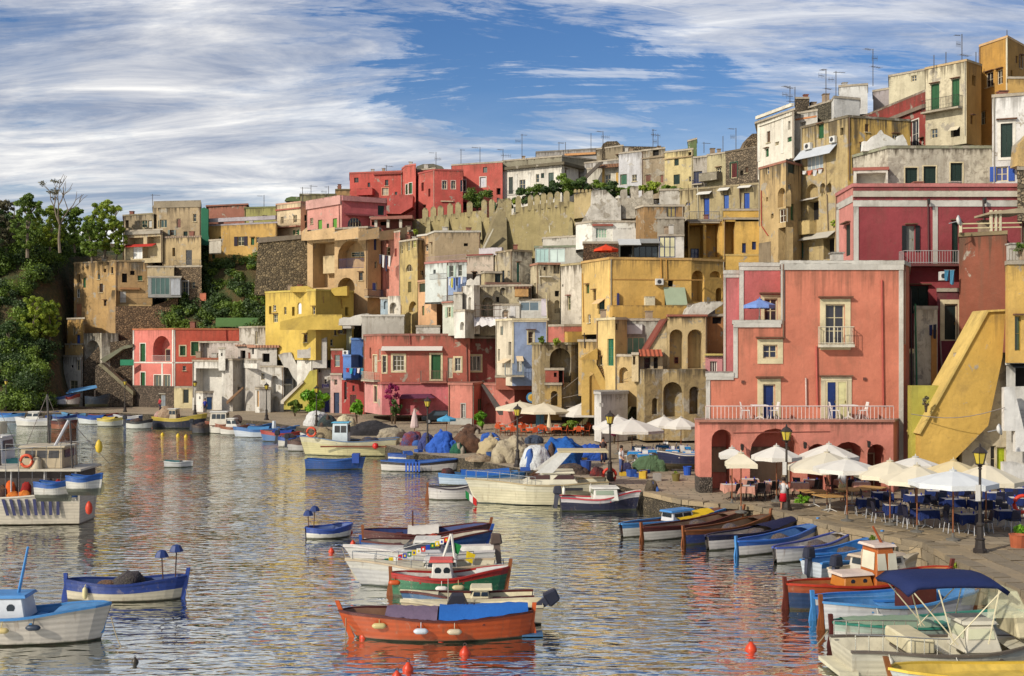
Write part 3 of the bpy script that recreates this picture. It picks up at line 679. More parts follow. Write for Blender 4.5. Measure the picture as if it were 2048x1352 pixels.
reg(1780,420,2.504)
bw = B('rust brown blank wall house with roof terrace rails',stucco((150,78,48),.5,.02),[(346,67),(585,65.5)],112,900,[],back=6,cap=stucco((140,120,80),.6))
tr = thing('terrace_rail','cream painted rail and pergola posts on the brown wall house','railing',P(460,108,66))
mb = MB()
for a,b in ((66,72),(88,94)): mb.prism([P(350,a,66.6),P(660,a-6,66.6),P(660,b-6,66.6),P(350,b,66.6)],(0,.12,0))
mb.build('rail',paint((222,206,160),.7),tr)
for x in (352,505,528,550):
    m2 = MB(); m2.prism([P(x,0 if x > 400 else 62,66.55),P(x+9,0 if x > 400 else 62,66.55),P(x+9,112,66.55),P(x,112,66.55)],(0,.2,0)); m2.build('post',paint((226,214,180),.7),tr)
PR(None,paint((176,160,130),.8),[(498,10),(680,-14),(680,14),(498,20)],66.4,2.2,'pergola_roof',None,tr)
# alley between the pink and the brown house
B('cream alley wall with peeling patches beside the pink house',stucco((214,200,168),.4,.32),[(120,65.5),(238,66)],488,900,[(206,600,232,900,'t',(206,140,40)),(122,470,130,900,'p',(60,130,90)),(100,398,104,900,'p',(60,40,40))],back=2,name='wall',cat='wall',eave=.03)
B('maroon alley house with dark door in a white frame',stucco((128,42,58),.2),[(236,67.5),(346,67.5)],400,900,[(272,470,338,655,'d',(24,40,38),{'tr': CREAM,'tw': .25}),(250,655,262,900,'p',(176,150,140)),(240,310,275,355,'ac')],back=4)
# ================================================================ crimson house above the pink one
reg(1480,50,2.704)
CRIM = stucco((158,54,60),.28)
cr = B('crimson house with white cornice and corner pilasters above the pink house',[stucco((226,138,122),.15),CRIM],[(522,75.5),(612,71),(1530,71)],866,1750,[  # sunlit left face put in as a lighter pink stucco
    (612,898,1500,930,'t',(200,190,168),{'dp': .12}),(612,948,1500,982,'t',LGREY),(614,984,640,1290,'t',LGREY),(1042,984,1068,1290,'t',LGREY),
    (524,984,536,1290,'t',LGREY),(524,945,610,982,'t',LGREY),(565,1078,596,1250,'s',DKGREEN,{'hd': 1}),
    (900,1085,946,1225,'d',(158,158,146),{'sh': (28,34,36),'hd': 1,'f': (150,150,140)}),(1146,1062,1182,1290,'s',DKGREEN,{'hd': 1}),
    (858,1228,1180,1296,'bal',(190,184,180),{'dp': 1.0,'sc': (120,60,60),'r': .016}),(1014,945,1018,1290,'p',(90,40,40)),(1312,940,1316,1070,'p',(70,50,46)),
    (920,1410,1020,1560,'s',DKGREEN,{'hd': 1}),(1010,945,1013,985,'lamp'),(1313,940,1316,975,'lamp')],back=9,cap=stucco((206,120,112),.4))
B('weathered grey top storey with three dark green shutters above the crimson house',stucco((206,196,172),.75,.38),[(612,88),(800,84),(1368,84)],660,900,[
    (893,772,960,870,'s',DKGREEN,{'tr': CREAM,'tw': .08}),(992,764,1060,870,'s',DKGREEN,{'tr': CREAM,'tw': .08}),(1138,746,1203,870,'s',DKGREEN,{'tr': CREAM,'tw': .08})],back=6,cap=stucco((150,150,120),.7,.2),ref=1)
B('small white porch with red roof edge beside three green shutters',stucco((224,216,198),.4,.1),[(614,83.6),(800,83.2)],775,900,[(630,800,790,870,'r',None,{'dp': 1.0})],back=2,cap=stucco((180,96,76),.3),name='porch',cat='porch')
PR('white scrolled gable crest on the weathered top storey',stucco((226,222,210),.35,.1),[(664,680),(668,628),(690,630),(720,600),(750,588),(764,566),(778,588),(812,604),(850,628),(856,600),(880,592),(900,625),(910,660),(910,690)],86,.5,'gable_crest','gable')
B('white corner house with tall green shutters at the right edge',stucco((224,220,212),.4,.15),[(1364,81),(1600,80)],368,900,[(1410,532,1474,715,'s',DKGREEN,{'tr': WHITE,'tw': .2,'hd': 1}),(1385,765,1450,845,'w',(60,70,120),{'sh': BLUE})],back=6)
PR('ochre rock like gable end at the right edge above the crimson house',stucco((206,170,96),.6,.3),[(1500,760),(1512,640),(1600,560),(1600,780)],79,1.2,'wall','wall')
B('stone faced corner wall beside the pergola',rubble((150,132,104),1.6),[(1500,70.4),(1620,70.4)],775,1060,[],back=4,name='wall',cat='wall')
# ---- top right skyline
B('ochre yellow tower house highest on the hill',[stucco((204,148,34),.2),stucco((186,132,30),.2)],[(1295,115.5),(1447,112),(1600,118)],62,700,[
    (1330,254,1370,335,'w',(40,40,44),{'f': (224,210,180),'sl': 1,'hd': 1}),(1390,240,1421,320,'w',(40,40,44),{'f': (224,210,180),'hd': 1}),(1300,466,1328,538,'w',(30,30,34)),(1440,64,1447,360,'t',(226,214,180)),(1297,150,1300,590,'p',(80,44,40),{'face': 0})],back=6,cap=stucco((214,170,110),.3))
B('pale weathered house with green shutters and iron balcony near the hilltop',[stucco((212,198,160),.55,.22),stucco((196,138,36),.25)],[(1003,113.3),(1225,110),(1305,112)],190,640,[
    (1033,318,1078,455,'s',GREEN,{'hd': 1}),(1146,292,1187,440,'s',GREEN,{'hd': 1}),(1003,400,1205,462,'bal',(70,66,62),{'dp': .9}),(1032,562,1068,612,'w',(60,70,78)),(1140,548,1190,604,'o',None,{'dp': .5}),(1140,548,1190,570,'awn',(222,210,180),{'dp': .5})],back=6,cap=stucco((190,160,110),.5))
B('ochre wall stub right of the tower house',stucco((206,160,70),.35),[(1447,110.5),(1600,110.5)],285,500,[],back=3)
B('faded red house with long peeling parapet below the antennas',[stucco((168,58,46),.35,.16)],[(648,127),(1008,113.5)],352,760,[(925,516,966,662,'w',(50,54,60),{'tr': WHITE,'tw': .12,'f': WHITE}),(650,500,1005,520,'t',(150,130,110),{'dp': .25})],back=6,cap=stucco((140,116,96),.8,.4))
B('low cream rooftop room below the tower house',stucco((214,202,164),.4),[(805,126),(1000,123)],240,420,[(925,272,955,305,'w',(60,66,70))],back=5,name='rooftop_room',cat='house')
B('long lilac grey rooftop wall behind the faded red house',stucco((170,160,160),.4),[(720,130),(1000,126)],312,460,[],back=4,name='rooftop_room',cat='house')
B('small white rooftop room behind the white cube',stucco((220,218,210),.3),[(535,128),(690,127)],320,480,[],back=4,name='rooftop_room',cat='house')
B('white cube shaped water tank room on the old yellow house',stucco((222,218,208),.3),[(495,114.4),(508,112.5),(648,113.5)],388,500,[],back=4,name='tank_room',cat='tank room')
reg(1480,170,3.653)
B('tall white mansion with cornice at the edge of the old yellow tower',stucco((232,222,200),.25),[(130,127),(395,120)],178,620,[
    (130,182,394,205,'t',(236,228,206),{'dp': .3}),(140,255,380,264,'t',(236,228,206),{'dp': .15}),(130,256,150,560,'t',(238,232,214)),(300,225,320,500,'t',(238,232,214)),(186,465,210,525,'s',GREEN,{'hd': 1}),(255,415,285,440,'w'),(345,380,378,415,'s',GREEN)],back=6,eave=.25)
B('grey white house with sagging roof edge among the antennas',[stucco((206,200,188),.5,.15)],[(392,122),(566,120)],182,520,[(405,235,560,247,'t',(206,130,70)),(440,270,480,340,'r',None,{'dp': .5})],back=5)
B('dark mossy stone rooftop behind the white cube',rubble((112,104,84),1.8),[(505,126),(690,122)],105,420,[],back=5,name='rooftop_room',cat='house')
B('crumbling stone rooftop room above the white mansion',rubble((128,112,90),1.8),[(400,126),(505,126)],95,300,[],back=4,name='rooftop_room',cat='house')
OLDY,TAN = stucco((204,168,84),.85,.2),stucco((206,172,108),.8,.14)
ty = B('tall old yellow house with dark drip stains and glazed veranda',[stucco((190,164,104),.9,.26),stucco((220,174,62),.8,.05)],[(445,111.5),(787,106),(1245,108)],228,1420,[
    (572,288,612,390,'s',GREEN,{'hd': 1}),(675,376,714,424,'ac'),(488,426,535,474,'ac'),(732,312,756,366,'o',None,{'dp': .4}),
    (446,450,712,528,'awn',(196,200,204),{'dp': 1.0}),(492,515,608,618,'w',(150,160,164),{'f': WHITE,'g': (4,1),'dp': .1}),(455,622,612,640,'box'),
    (480,722,572,830,'a',None,{'dp': .5}),(585,716,622,790,'a',None,{'dp': .5}),(636,716,668,785,'a',None,{'dp': .5}),(500,850,575,988,'o',None,{'dp': .7}),
    (470,822,575,840,'awn',(214,208,196),{'dp': .7}),(625,480,634,800,'p',(206,180,140)),(640,800,648,1060,'p',(120,100,80)),
    (380,1000,560,1100,'x',(212,182,110),{'dp': .9,'nm': 'parapet'}),(485,1075,700,1125,'awn',(190,184,170),{'dp': 1.0}),(610,1120,690,1270,'o',None,{'dp': .8}),(440,1150,462,1265,'s',TEAL)],back=8,cap=stucco((120,108,84),.9,.2))
tt = B('tan patched tower house with red drain pipe and arched niche',[TAN,stucco((190,158,100),.85,.22)],[(140,113),(335,108.5),(447,111)],556,1420,[
    (190,592,214,652,'w',(90,90,100)),(350,545,400,645,'s',DKGREEN),(275,748,358,890,'a',None,{'dp': .6}),(285,905,334,1004,'w',(60,40,30),{'f': (236,230,210)}),(370,868,394,990,'s',GREEN),
    (160,770,162,1030,'p',(176,60,44)),(165,1030,210,1105,'p',(176,60,44)),(280,1040,356,1300,'o',None,{'dp': .8}),(190,820,205,850,'o',None,{'dp': .3}),(225,940,245,975,'o',None,{'dp': .3}),(140,1150,225,1420,'t',(150,130,98))],back=5,cap=stucco((170,110,84),.4))
# ================================================================ centre right: big yellow house and neighbours
reg(1140,230,3.38)
GOLD = stucco((222,172,62),.35,.04)
by = B('large golden yellow house with roof terrace and air conditioner',[stucco((228,186,92),.35,.03),GOLD,GOLD],[(80,109),(268,104),(820,105),(1042,107)],968,1480,[  # left face tinted paler for the sun on it
    (192,1245,234,1346,'w',(50,70,66),{'aw': (226,190,140),'g': (2,3),'f': (60,90,84)}),(573,1108,625,1150,'ac'),(663,1118,700,1160,'o',None,{'dp': .5}),
    (632,1162,776,1284,'awn',(168,180,150),{'dp': .9}),(500,1228,565,1288,'x',(226,214,176),{'dp': .5,'nm': 'cupboard'}),(316,1205,328,1290,'x',(50,54,110),{'dp': .3,'nm': 'parasol_bag'}),
    (820,1050,908,1262,'a',None,{'dp': 1.0}),(985,1168,1030,1264,'a',None,{'dp': .8}),(945,1055,1020,1098,'a',None,{'dp': .5}),(856,1200,875,1228,'w',(40,44,70),{'w': -.98}),
    (268,1110,905,1116,'t',(196,142,50)),(614,975,618,1110,'p',(206,150,60)),(650,975,654,1110,'p',(206,150,60)),(88,1070,96,1400,'p',(206,156,70)),
    (268,1290,802,1384,'x',(220,168,54),{'dp': 1.2,'nm': 'terrace_parapet'}),(640,1180,660,1286,'o',None,{'dp': .5})],back=7,cap=stucco((206,160,80),.4))
# terrace room with blue framed glazing on top of it
B('glazed terrace room with blue window bars on the golden house',stucco((224,218,204),.3),[(600,110),(770,110)],812,1000,[(602,822,712,962,'w',(196,190,150),{'f': NAVY,'g': (3,2),'dp': .08})],back=4,name='terrace_room',cat='terrace room')
B('dark terrace shelter under a grey sheet on the golden house',stucco((96,100,92),.5),[(330,110.5),(602,110.5)],860,1000,[(340,885,420,962,'o',None,{'dp': .8}),(430,885,596,962,'w',(40,48,52),{'f': DARK,'g': (4,1)}),(322,838,470,884,'awn',(206,206,202),{'dp': 1.4}),(470,836,602,868,'awn',(150,150,146),{'dp': .8})],back=4,name='terrace_shelter',cat='shelter')
B('brown stone terrace wall behind the orange parasol',rubble((118,88,62),2.2),[(90,113),(335,113)],862,1000,[],back=2,name='wall',cat='wall')
arc = B('yellow arcaded house with deep open bays',stucco((228,182,70),.35,.08),[(768,122),(800,118.5),(1030,118.5),(1036,117),(1282,117)],700,1060,[
    (805,742,902,966,'r',None,{'dp': 2.0}),(920,734,1006,962,'r',None,{'dp': 2.0}),(1046,698,1118,946,'r',None,{'dp': 2.0}),
    (836,892,890,962,'w',(36,50,96),{'f': NAVY,'w': -1.98}),(1163,866,1190,932,'s',NAVY),(1230,856,1258,910,'s',NAVY),(1036,940,1282,952,'t',(226,190,100)),
    (805,655,1010,722,'bal',(100,110,130),{'dp': .3})],back=6,ref=3)
B(None,stucco((226,180,66),.35,.08),[(1036,117),(1282,117)],640,720,[],into=arc,back=5)
B('long grey house with blue doors under little canopies',stucco((188,168,116),.8,.2),[(742,128),(1282,123)],462,1000,[
    (905,562,942,706,'s',BLUE,{'f': BLUE}),(1040,540,1074,632,'s',(72,110,186)),(1176,526,1214,632,'s',BLUE),(780,588,814,614,'aw',(80,100,150)),
    (870,516,960,538,'awn',(226,222,210),{'dp': .7}),(1010,490,1082,512,'awn',(226,222,210),{'dp': .7}),(1145,474,1230,494,'awn',(226,222,210),{'dp': .7}),
    (864,480,870,700,'p',(214,206,180)),(1148,470,1153,640,'p',(90,60,50)),(800,470,805,640,'p',(150,130,90))],back=5,cap=stucco((170,152,110),.8,.2),ref=1)
B('white stub of wall before the blue door house',stucco((222,214,196),.5,.2),[(604,129),(745,128.5)],502,640,[],back=3,name='wall',cat='wall')
B('brown patched house below the white ruin',stucco((166,126,70),.7,.3),[(445,118),(500,116),(770,116)],612,900,[(655,602,715,690,'w',(150,130,70),{'f': NAVY,'g': (2,1)})],back=5)
B('grey sloping cement wall behind the terrace shelter',stucco((178,166,144),.8,.25),[(590,114),(772,114)],695,900,[],back=2,name='wall',cat='wall')
# skyline houses behind
B('white garden house with green arched door at the rampart end',stucco((206,204,204),.45,.04),[(330,152),(486,150)],242,560,[(338,400,384,472,'d',(46,104,74),{'dp': .25})],back=6)
B('greyish hump roofed house on the skyline',stucco((150,134,104),.7,.2),[(180,166),(360,163)],205,480,[],back=5)
PR('rounded stone gable on the skyline',rubble((128,112,88),1.4),[(215,240),(222,195),(250,178),(318,176),(352,210),(640,215),(640,300),(215,300)],165,4,'gable','gable')
B('stone ruin house front with two small doors',stucco((164,144,112),.9,.5),[(486,149),(642,147)],222,560,[(505,402,545,460,'d',(110,62,40)),(608,404,630,460,'d',(130,70,50)),(560,225,600,275,'o',None,{'dp': .3}),(486,284,642,292,'t',(150,130,100),{'dp': .15})],back=5)
B('pale yellow house with two dark windows on the skyline',stucco((214,192,126),.7,.16),[(640,146.5),(832,144)],228,560,[(705,298,735,342,'s',DKGREEN),(700,402,742,468,'s',DKGREEN),(803,415,818,450,'w'),(640,284,832,292,'t',(190,160,110),{'dp': .2}),(800,250,820,280,'o',None,{'dp': .3})],back=5)
B('grey plaster house with blue balcony on the skyline',stucco((176,166,150),.8,.22),[(832,144),(926,143)],278,560,[(834,380,893,460,'w',(36,40,60),{'g': (3,1),'f': (70,60,60)}),(832,440,900,465,'bal',(60,70,130),{'dp': .4})],back=5)
B('sand coloured house with one hooded window on the skyline',stucco((190,176,128),.7,.12),[(926,143),(1052,141)],252,560,[(990,356,1022,392,'w',(40,46,40),{'hd': 1}),(910,395,1030,450,'x',(150,140,116),{'dp': 1.2,'pt': .3,'nm': 'parapet'})],back=5)
B('dark weathered house with tall red door on the skyline',rubble((130,114,92),1.3),[(1052,141),(1272,137)],212,560,[(1086,322,1130,425,'d',(92,30,26),{'tr': (60,90,70),'tw': .12})],back=5,cap=stucco((120,104,80),.9,.3))
PR('stone gable rising beside the white mansion',rubble((140,120,92),1.4),[(1172,220),(1200,160),(1232,126),(1272,124),(1272,240),(1172,240)],139,3,'gable','gable')
B('green mossy rooftop block on the skyline',stucco((96,116,62),.5,.2),[(796,156),(858,154)],158,300,[],back=3,name='rooftop_room',cat='rooftop')
# white ruin terrace
rg = B('whitewashed ruin wall with black stains under the hedge',stucco((214,204,186),.9,.5),[(140,128),(345,125),(600,127)],560,900,[(300,640,330,690,'a',None,{'dp': .6}),(520,520,560,570,'a',None,{'dp': .5})],back=3,name='ruin_wall',cat='wall',roof=False)
PR('broken white ruin pillar rising over the stained wall',stucco((206,194,170),.9,.5),[(350,700),(348,505),(385,500),(388,560),(412,560),(414,482),(462,480),(465,560),(520,515),(560,510),(566,600),(500,660),(430,700)],124.5,1.5,'ruin_wall','wall')
PR('white ruin buttress sloping down to the terraces',stucco((222,214,198),.6,.35),[(78,722),(145,600),(150,510),(240,505),(300,560),(345,600),(345,800),(78,800)],124,1.5,'ruin_wall','wall')
B('white terrace house with greenhouse window',stucco((232,228,214),.3,.06),[(40,121),(150,119),(440,119)],720,900,[(175,765,250,832,'w',(150,176,150),{'g': (4,2),'f': WHITE}),(150,738,290,752,'t',(176,90,70),{'dp': .3}),(285,770,440,860,'x',(236,230,216),{'dp': .8,'nm': 'parapet'})],back=4)
# ---------------------------------------------------------------- lower: arches, ochre rock, stair
reg(1100,500,3.38)
B('cream yellow house with tall green window beside the yellow stair',[stucco((228,194,112),.35,.05),stucco((222,186,104),.4,.08)],[(318,100),(440,97),(520,98)],462,1010,[(388,600,430,782,'w',(48,96,70),{'f': TEAL,'g': (2,3)}),(445,498,458,540,'o',None,{'dp': .3})],back=5,cap=stucco((214,196,150),.4))
B('grey veranda house with green glass front',stucco((190,186,168),.6,.2),[(515,99.5),(742,99.5)],470,820,[(447,592,600,708,'w',(90,140,110),{'g': (3,1)}),(520,498,622,568,'x',(226,224,216),{'dp': .25,'nm': 'blind'}),(520,590,640,712,'w',(96,140,116),{'g': (3,1),'dp': .1})],back=4)
B('ochre lower house with arched doorway by the yellow stair',stucco((214,180,112),.6,.16),[(440,97.2),(600,96)],712,1060,[(468,792,528,900,'a',None,{'dp': .5}),(560,720,574,772,'o',None,{'dp': .3})],back=3,eave=.04)
ba = B('sand coloured house with two tall arches over the rock',stucco((220,190,126),.7,.12),[(792,95.5),(1062,95.5)],444,812,[(808,536,902,802,'a',None,{'dp': 1.3}),(930,536,1034,802,'a',None,{'dp': 1.3}),(856,724,882,768,'w',(40,34,40),{'w': -1.28,'f': (150,60,50)}),(792,436,1062,448,'t',(170,96,70),{'dp': .2})],back=4,cap=stucco((190,120,90),.5))
PR(None,stucco((216,190,132),.7,.15),[(600,812),(600,715),(660,672),(788,470),(792,812)],95.6,3.5,'side_gable',None,ba)
PR(None,stucco((150,70,50),.4),[(652,672),(780,462),(796,462),(668,672)],95.4,3.8,'roof_edge',None,ba)
B('small lean to with tiled canopy and two dark windows',stucco((196,170,124),.6,.15),[(596,94.3),(762,94.3)],700,860,[(636,726,680,802,'w',(34,40,40),{'f': (80,74,60)}),(700,724,730,802,'w',(34,40,40),{'f': (80,74,60)}),(600,672,752,714,'awn',(176,90,60),{'dp': .9,'tile': 1})],back=1.2,name='lean_to',cat='lean-to')
B('narrow cream stair tower before the lean to',stucco((212,186,134),.5,.1),[(552,94),(598,93.6)],700,890,[(560,718,576,775,'o',None,{'dp': .3})],back=2,name='tower',cat='tower')
B('burnt orange side house under the vaulted roof',stucco((190,120,48),.5,.1),[(1062,97),(1168,97)],440,760,[(1098,455,1160,498,'o',None,{'dp': .3})],back=4)
vt = thing('vaulted_roof','pale vaulted roof shell over the burnt orange house','roof',P(1050,440,97))
mb = MB(); n = 10
prof = [(930,436),(945,395),(975,366),(1020,352),(1080,346),(1150,346),(1168,350)]
mb.prism([P(x,y,96.5) for x,y in prof]+[P(1168,365,96.5),P(1062,440,96.5)],(0,3.2,0)); mb.build('shell',stucco((212,206,190),.7,.3),vt)
B('tiny pink house with a white barred window',stucco((226,146,146),.2),[(1050,94.8),(1166,94.8)],712,860,[(1082,752,1130,828,'w',(70,50,56),{'f': WHITE,'g': (3,1)}),(1045,700,1165,713,'t',(214,190,90),{'dp': .3})],back=3)
rk = B('ochre rock wall with dark hollows under the sand coloured house',stucco((178,152,96),.9,.5),[(586,94.5),(640,92.5),(760,93),(905,92.5),(1055,92.8)],806,1290,[(765,892,892,1130,'a',None,{'dp': 1.2}),(942,922,1012,1110,'a',None,{'dp': 1.0}),(690,1000,730,1110,'a',None,{'dp': .6})],back=3,name='rock_wall',cat='rock wall',roof=False)
B('white boat shed below the yellow stair',stucco((224,218,208),.35,.06),[(300,94),(346,92.5),(525,94.5)],968,1300,[(334,1035,345,1060,'o',None,{'dp': .2})],back=3,cap=stucco((206,200,190),.4))
reg(1000,600,5.2)
sr = thing('outdoor_stair','yellow plastered outdoor stair with open steps climbing to the cream house','stair',P(980,1150,98))
PR(None,stucco((222,180,78),.35,.06),[(850,1200),(850,622),(976,620),(1150,945),(1064,965),(972,762),(938,742),(930,800),(930,1200)],98.6,.5,'parapet',None,sr)
PR(None,stucco((214,168,60),.4,.05),[(830,616),(1015,498),(1015,622),(850,622)],99.0,1.0,'landing_wall',None,sr)
PR(None,stucco((206,160,60),.4,.05),[(928,1200),(928,800),(976,770),(1066,968),(1066,1200)],98.8,.3,'side_wall',None,sr)
for i in range(10):
    x,y = 1030+i*13.5,690+i*25
    PR(None,stucco((150,110,50),.5),[(x,y),(x+26,y),(x+26,y+17),(x,y+17)],98.9-i*.05,1.1,'step',None,sr)
ck = B('mossy cliff wall with a tall blind arch below the blue house',stucco((168,146,98),1.0,.42),[(332,107),(420,105),(740,105),(860,106)],452,1200,[(518,500,742,860,'a',None,{'dp': 1.6})],back=4,name='cliff_wall',cat='cliff wall',cap=stucco((140,130,84),.9,.4))
B('rust red shed standing in front of the blind arch',stucco((176,78,58),.4,.05),[(470,104.2),(660,104.2)],718,900,[(610,720,660,900,'o',None,{'dp': .6}),(560,755,590,800,'o',None,{'dp': .2})],back=1.5,name='shed',cat='shed')
B('ochre vaulted cellar front below the rust red shed',stucco((190,154,76),.6,.2),[(465,103.4),(640,103.4)],872,1250,[(530,945,600,1100,'a',None,{'dp': 1})],back=2,name='cellar',cat='cellar')
B('brick pink wall under the streaky white house',stucco((196,104,84),.4,.08),[(500,113),(665,111.5),(880,112)],262,520,[(672,330,870,450,'x',(214,166,50),{'dp': 1.0,'nm': 'shed'})],back=3,eave=.03)
# ================================================================ centre: the jumble below the ramparts
reg(860,440,6.147)
B('streaky white house end with hooded slit window',stucco((214,202,180),1.0,.2),[(1610,118),(1880,115)],530,1330,[(1690,935,1728,1110,'w',(70,76,50),{'hd': (150,76,60),'g': (1,2)}),(1625,790,1640,820,'o',None,{'dp': .2})],back=5,cap=stucco((180,160,110),.9,.2))
B('pale house with half round stair turret under the glass terrace',stucco((206,188,146),.85,.3),[(1235,122),(1330,119.5),(1600,120)],535,1330,[(1530,985,1612,1145,'a',None,{'dp': .4}),(1395,575,1425,620,'o',None,{'dp': .2}),(1345,690,1490,705,'t',(226,216,190),{'dp': .4}),(1340,600,1352,800,'p',(206,196,170)),(1516,540,1600,660,'r',None,{'dp': .4}),(1535,870,1590,940,'o',None,{'dp': .3})],back=5,cap=stucco((176,120,90),.6))
B('glass fronted terrace with pale green panes',stucco((206,200,184),.4),[(1290,126),(1880,125)],320,620,[(1295,350,1460,520,'w',(150,176,170),{'g': (3,1),'f': (170,190,186),'dp': .1}),(1465,350,1660,520,'w',(190,204,196),{'g': (2,1),'f': (190,200,196),'dp': .1})],back=4,cap=stucco((130,140,110),.7,.1),name='terrace_house')
B('pale cement roof house below the ramparts',stucco((206,198,180),.6,.15),[(1385,131),(1900,128)],190,420,[(1470,70,1480,160,'p',(226,220,190))],back=4)
B('blotched stone house with tall teal door',[stucco((206,188,148),.9,.42),stucco((214,202,172),.95,.5)],[(775,130),(1010,126.5),(1255,128)],372,1200,[(1068,525,1100,762,'d',TEAL,{'f': TEAL,'hd': 1}),(880,620,915,770,'s',(30,44,54)),(815,440,835,640,'p',(190,170,130)),(915,920,940,960,'o',None,{'dp': .2})],back=5,cap=stucco((160,140,104),.9,.3))
B('low cream annex with dark green shutter',stucco((200,180,130),.5,.1),[(628,125),(672,123.5),(880,124)],640,1050,[(798,662,870,770,'s',(26,46,46)),(670,770,1100,800,'x',(150,110,90),{'dp': .7,'nm': 'roof_ledge'})],back=3)
B('dusty pink grey house above the laundry',stucco((204,184,160),.6,.12),[(450,131),(780,129.5)],428,1000,[(455,420,775,436,'t',(150,70,60),{'dp': .15}),(600,340,880,432,'x',(206,196,196),{'dp': -.5,'nm': 'roof_shed'})],back=5)
B('pale blue fronted house with two shuttered windows',stucco((206,212,204),.5,.1),[(-60,127),(225,124.5),(450,124)],505,1000,[(240,560,290,700,'w',(60,60,50),{'f': WHITE,'sh': (190,206,190)}),(345,548,395,690,'w',(60,60,50),{'f': WHITE}),(-40,440,440,500,'rail',(176,150,150)),(225,700,450,920,'t',(150,170,206)),(40,610,70,660,'o',None,{'dp': .3}),(0,660,220,730,'rail',(150,150,150))],back=5,cap=stucco((190,120,110),.4))
B('long brown grey house with lead roof below the ramparts',stucco((176,152,112),.55,.1),[(-20,137),(60,134),(620,134)],140,520,[(415,285,465,322,'o',None,{'dp': .3})],back=5,cap=stucco((206,198,180),.4))
wt = B('whitewashed tower with rounded gable and narrow slit',stucco((232,224,208),.35,.06),[(395,119.5),(540,117.5),(612,118.5)],800,1400,[(470,945,505,1100,'a',None,{'dp': .3})],back=3,roof=False)
PR(None,stucco((232,224,208),.35,.06),[(440,802),(455,740),(500,715),(535,740),(570,690),(610,680),(612,802)],118,1.5,'gable',None,wt)
B('small pale green house with open shutters',stucco((218,218,196),.4,.06),[(155,121),(305,119)],1020,1420,[(215,1070,262,1195,'w',(40,44,40),{'sh': (176,196,170)}),(155,930,285,1000,'rail',(90,70,70)),(160,1000,300,1018,'t',(176,110,90),{'dp': .2})],back=3)
B('grey white stepped block between the tower and the green house',stucco((206,198,180),.5,.1),[(290,118.7),(398,118.4)],895,1300,[],back=3)
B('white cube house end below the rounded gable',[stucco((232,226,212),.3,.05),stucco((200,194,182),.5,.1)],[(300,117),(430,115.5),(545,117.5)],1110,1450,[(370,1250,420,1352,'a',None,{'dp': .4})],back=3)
B('blotched house front behind the scaffolding',stucco((196,180,140),.9,.42),[(600,121.5),(1250,120)],800,1420,[(1105,1000,1345,1120,'w',(70,86,96),{'g': (2,1)}),(810,945,850,1010,'o',None,{'dp': .3}),(640,950,780,1180,'a',None,{'dp': .6}),(980,1040,1095,1180,'r',None,{'dp': .8}),(860,830,930,920,'a',None,{'dp': .3})],back=4)
B('glazed grey box room with sliding window',stucco((206,204,196),.4,.1),[(1095,119),(1450,118.5)],978,1260,[(1110,1005,1340,1118,'w',(84,100,110),{'g': (2,1),'f': (206,206,200),'dp': .08}),(1370,970,1440,1180,'t',(210,200,210)),(1430,890,1445,1250,'p',(220,206,160))],back=1.5,name='box_room',cat='room')
B('ochre clay lean to roof over the box room',stucco((196,146,74),.5,.1),[(1042,118.4),(1210,118.4)],830,940,[],back=1.6,name='lean_to',cat='lean-to',cap=tile_mat((110,70,50)))
B('white wall with small green round table niche',stucco((224,218,206),.4,.1),[(780,118.8),(1100,118.8)],1040,1300,[(888,1100,970,1200,'a',None,{'dp': .3}),(985,1060,1050,1190,'t',(226,224,222))],back=1.0,name='wall',cat='wall')
reg(700,540,3.756)
bl = B('pale blue house with cream borders and balcony',[stucco((222,208,178),.4,.08),stucco((150,170,206),.2)],[(1098,116),(1218,112.5),(1488,113)],370,870,[
    (1338,462,1378,552,'w',(80,70,60),{'f': CREAM,'tr': CREAM,'tw': .12,'hd': 1}),(1255,650,1290,762,'d',(236,232,224),{'aw': (230,206,170)}),(1160,705,1300,790,'bal',(150,160,160),{'dp': .8}),(1218,372,1486,390,'t',CREAM),(1218,391,1230,700,'t',CREAM),(1474,391,1486,560,'t',CREAM),(1190,540,1212,640,'o',None,{'dp': .3}),(1150,665,1210,695,'awn',(226,204,170),{'dp': .7})],back=5,cap=stucco(CREAM,.4))
# ================================================================ brick red house and its neighbours on the quay
BR = stucco((184,92,70),.6,.06)
rh = B('brick red house with white framed windows and green balcony door',[stucco((198,106,80),.5,.05),BR],[(105,126),(240,120.5),(902,120)],485,850,[
    (174,640,204,770,'d',(206,200,180),{'tr': CREAM,'tw': .1}),(128,765,228,826,'bal',(200,190,170),{'dp': .7}),(245,645,273,770,'w',(60,54,40),{'f': WHITE,'tr': CREAM,'tw': .12,'g': (1,3)}),
    (322,642,408,756,'w',(66,58,36),{'f': WHITE,'tr': CREAM,'tw': .2,'g': (3,3)}),(610,636,682,820,'s',GREEN,{'tr': CREAM,'tw': .2}),(535,757,735,836,'bal',(150,110,96),{'dp': 1.0,'sc': (170,100,80)}),
    (733,658,772,812,'d',(206,200,176),{'f': CREAM}),(788,660,832,758,'w',(60,60,50),{'f': WHITE,'tr': CREAM,'tw': .18}),(240,572,696,602,'awn',(214,206,196),{'dp': .6}),(876,560,882,850,'p',(120,80,70)),(450,483,454,560,'p',(150,70,60))],back=7,cap=stucco((160,100,84),.6,.1))
B(None,stucco((158,68,60),.6,.12),[(902,121),(1142,122)],506,850,[(894,645,982,756,'w',(50,44,50),{'f': WHITE,'tr': CREAM,'tw': .18,'g': (3,1),'face': 0})],into=rh,back=6)
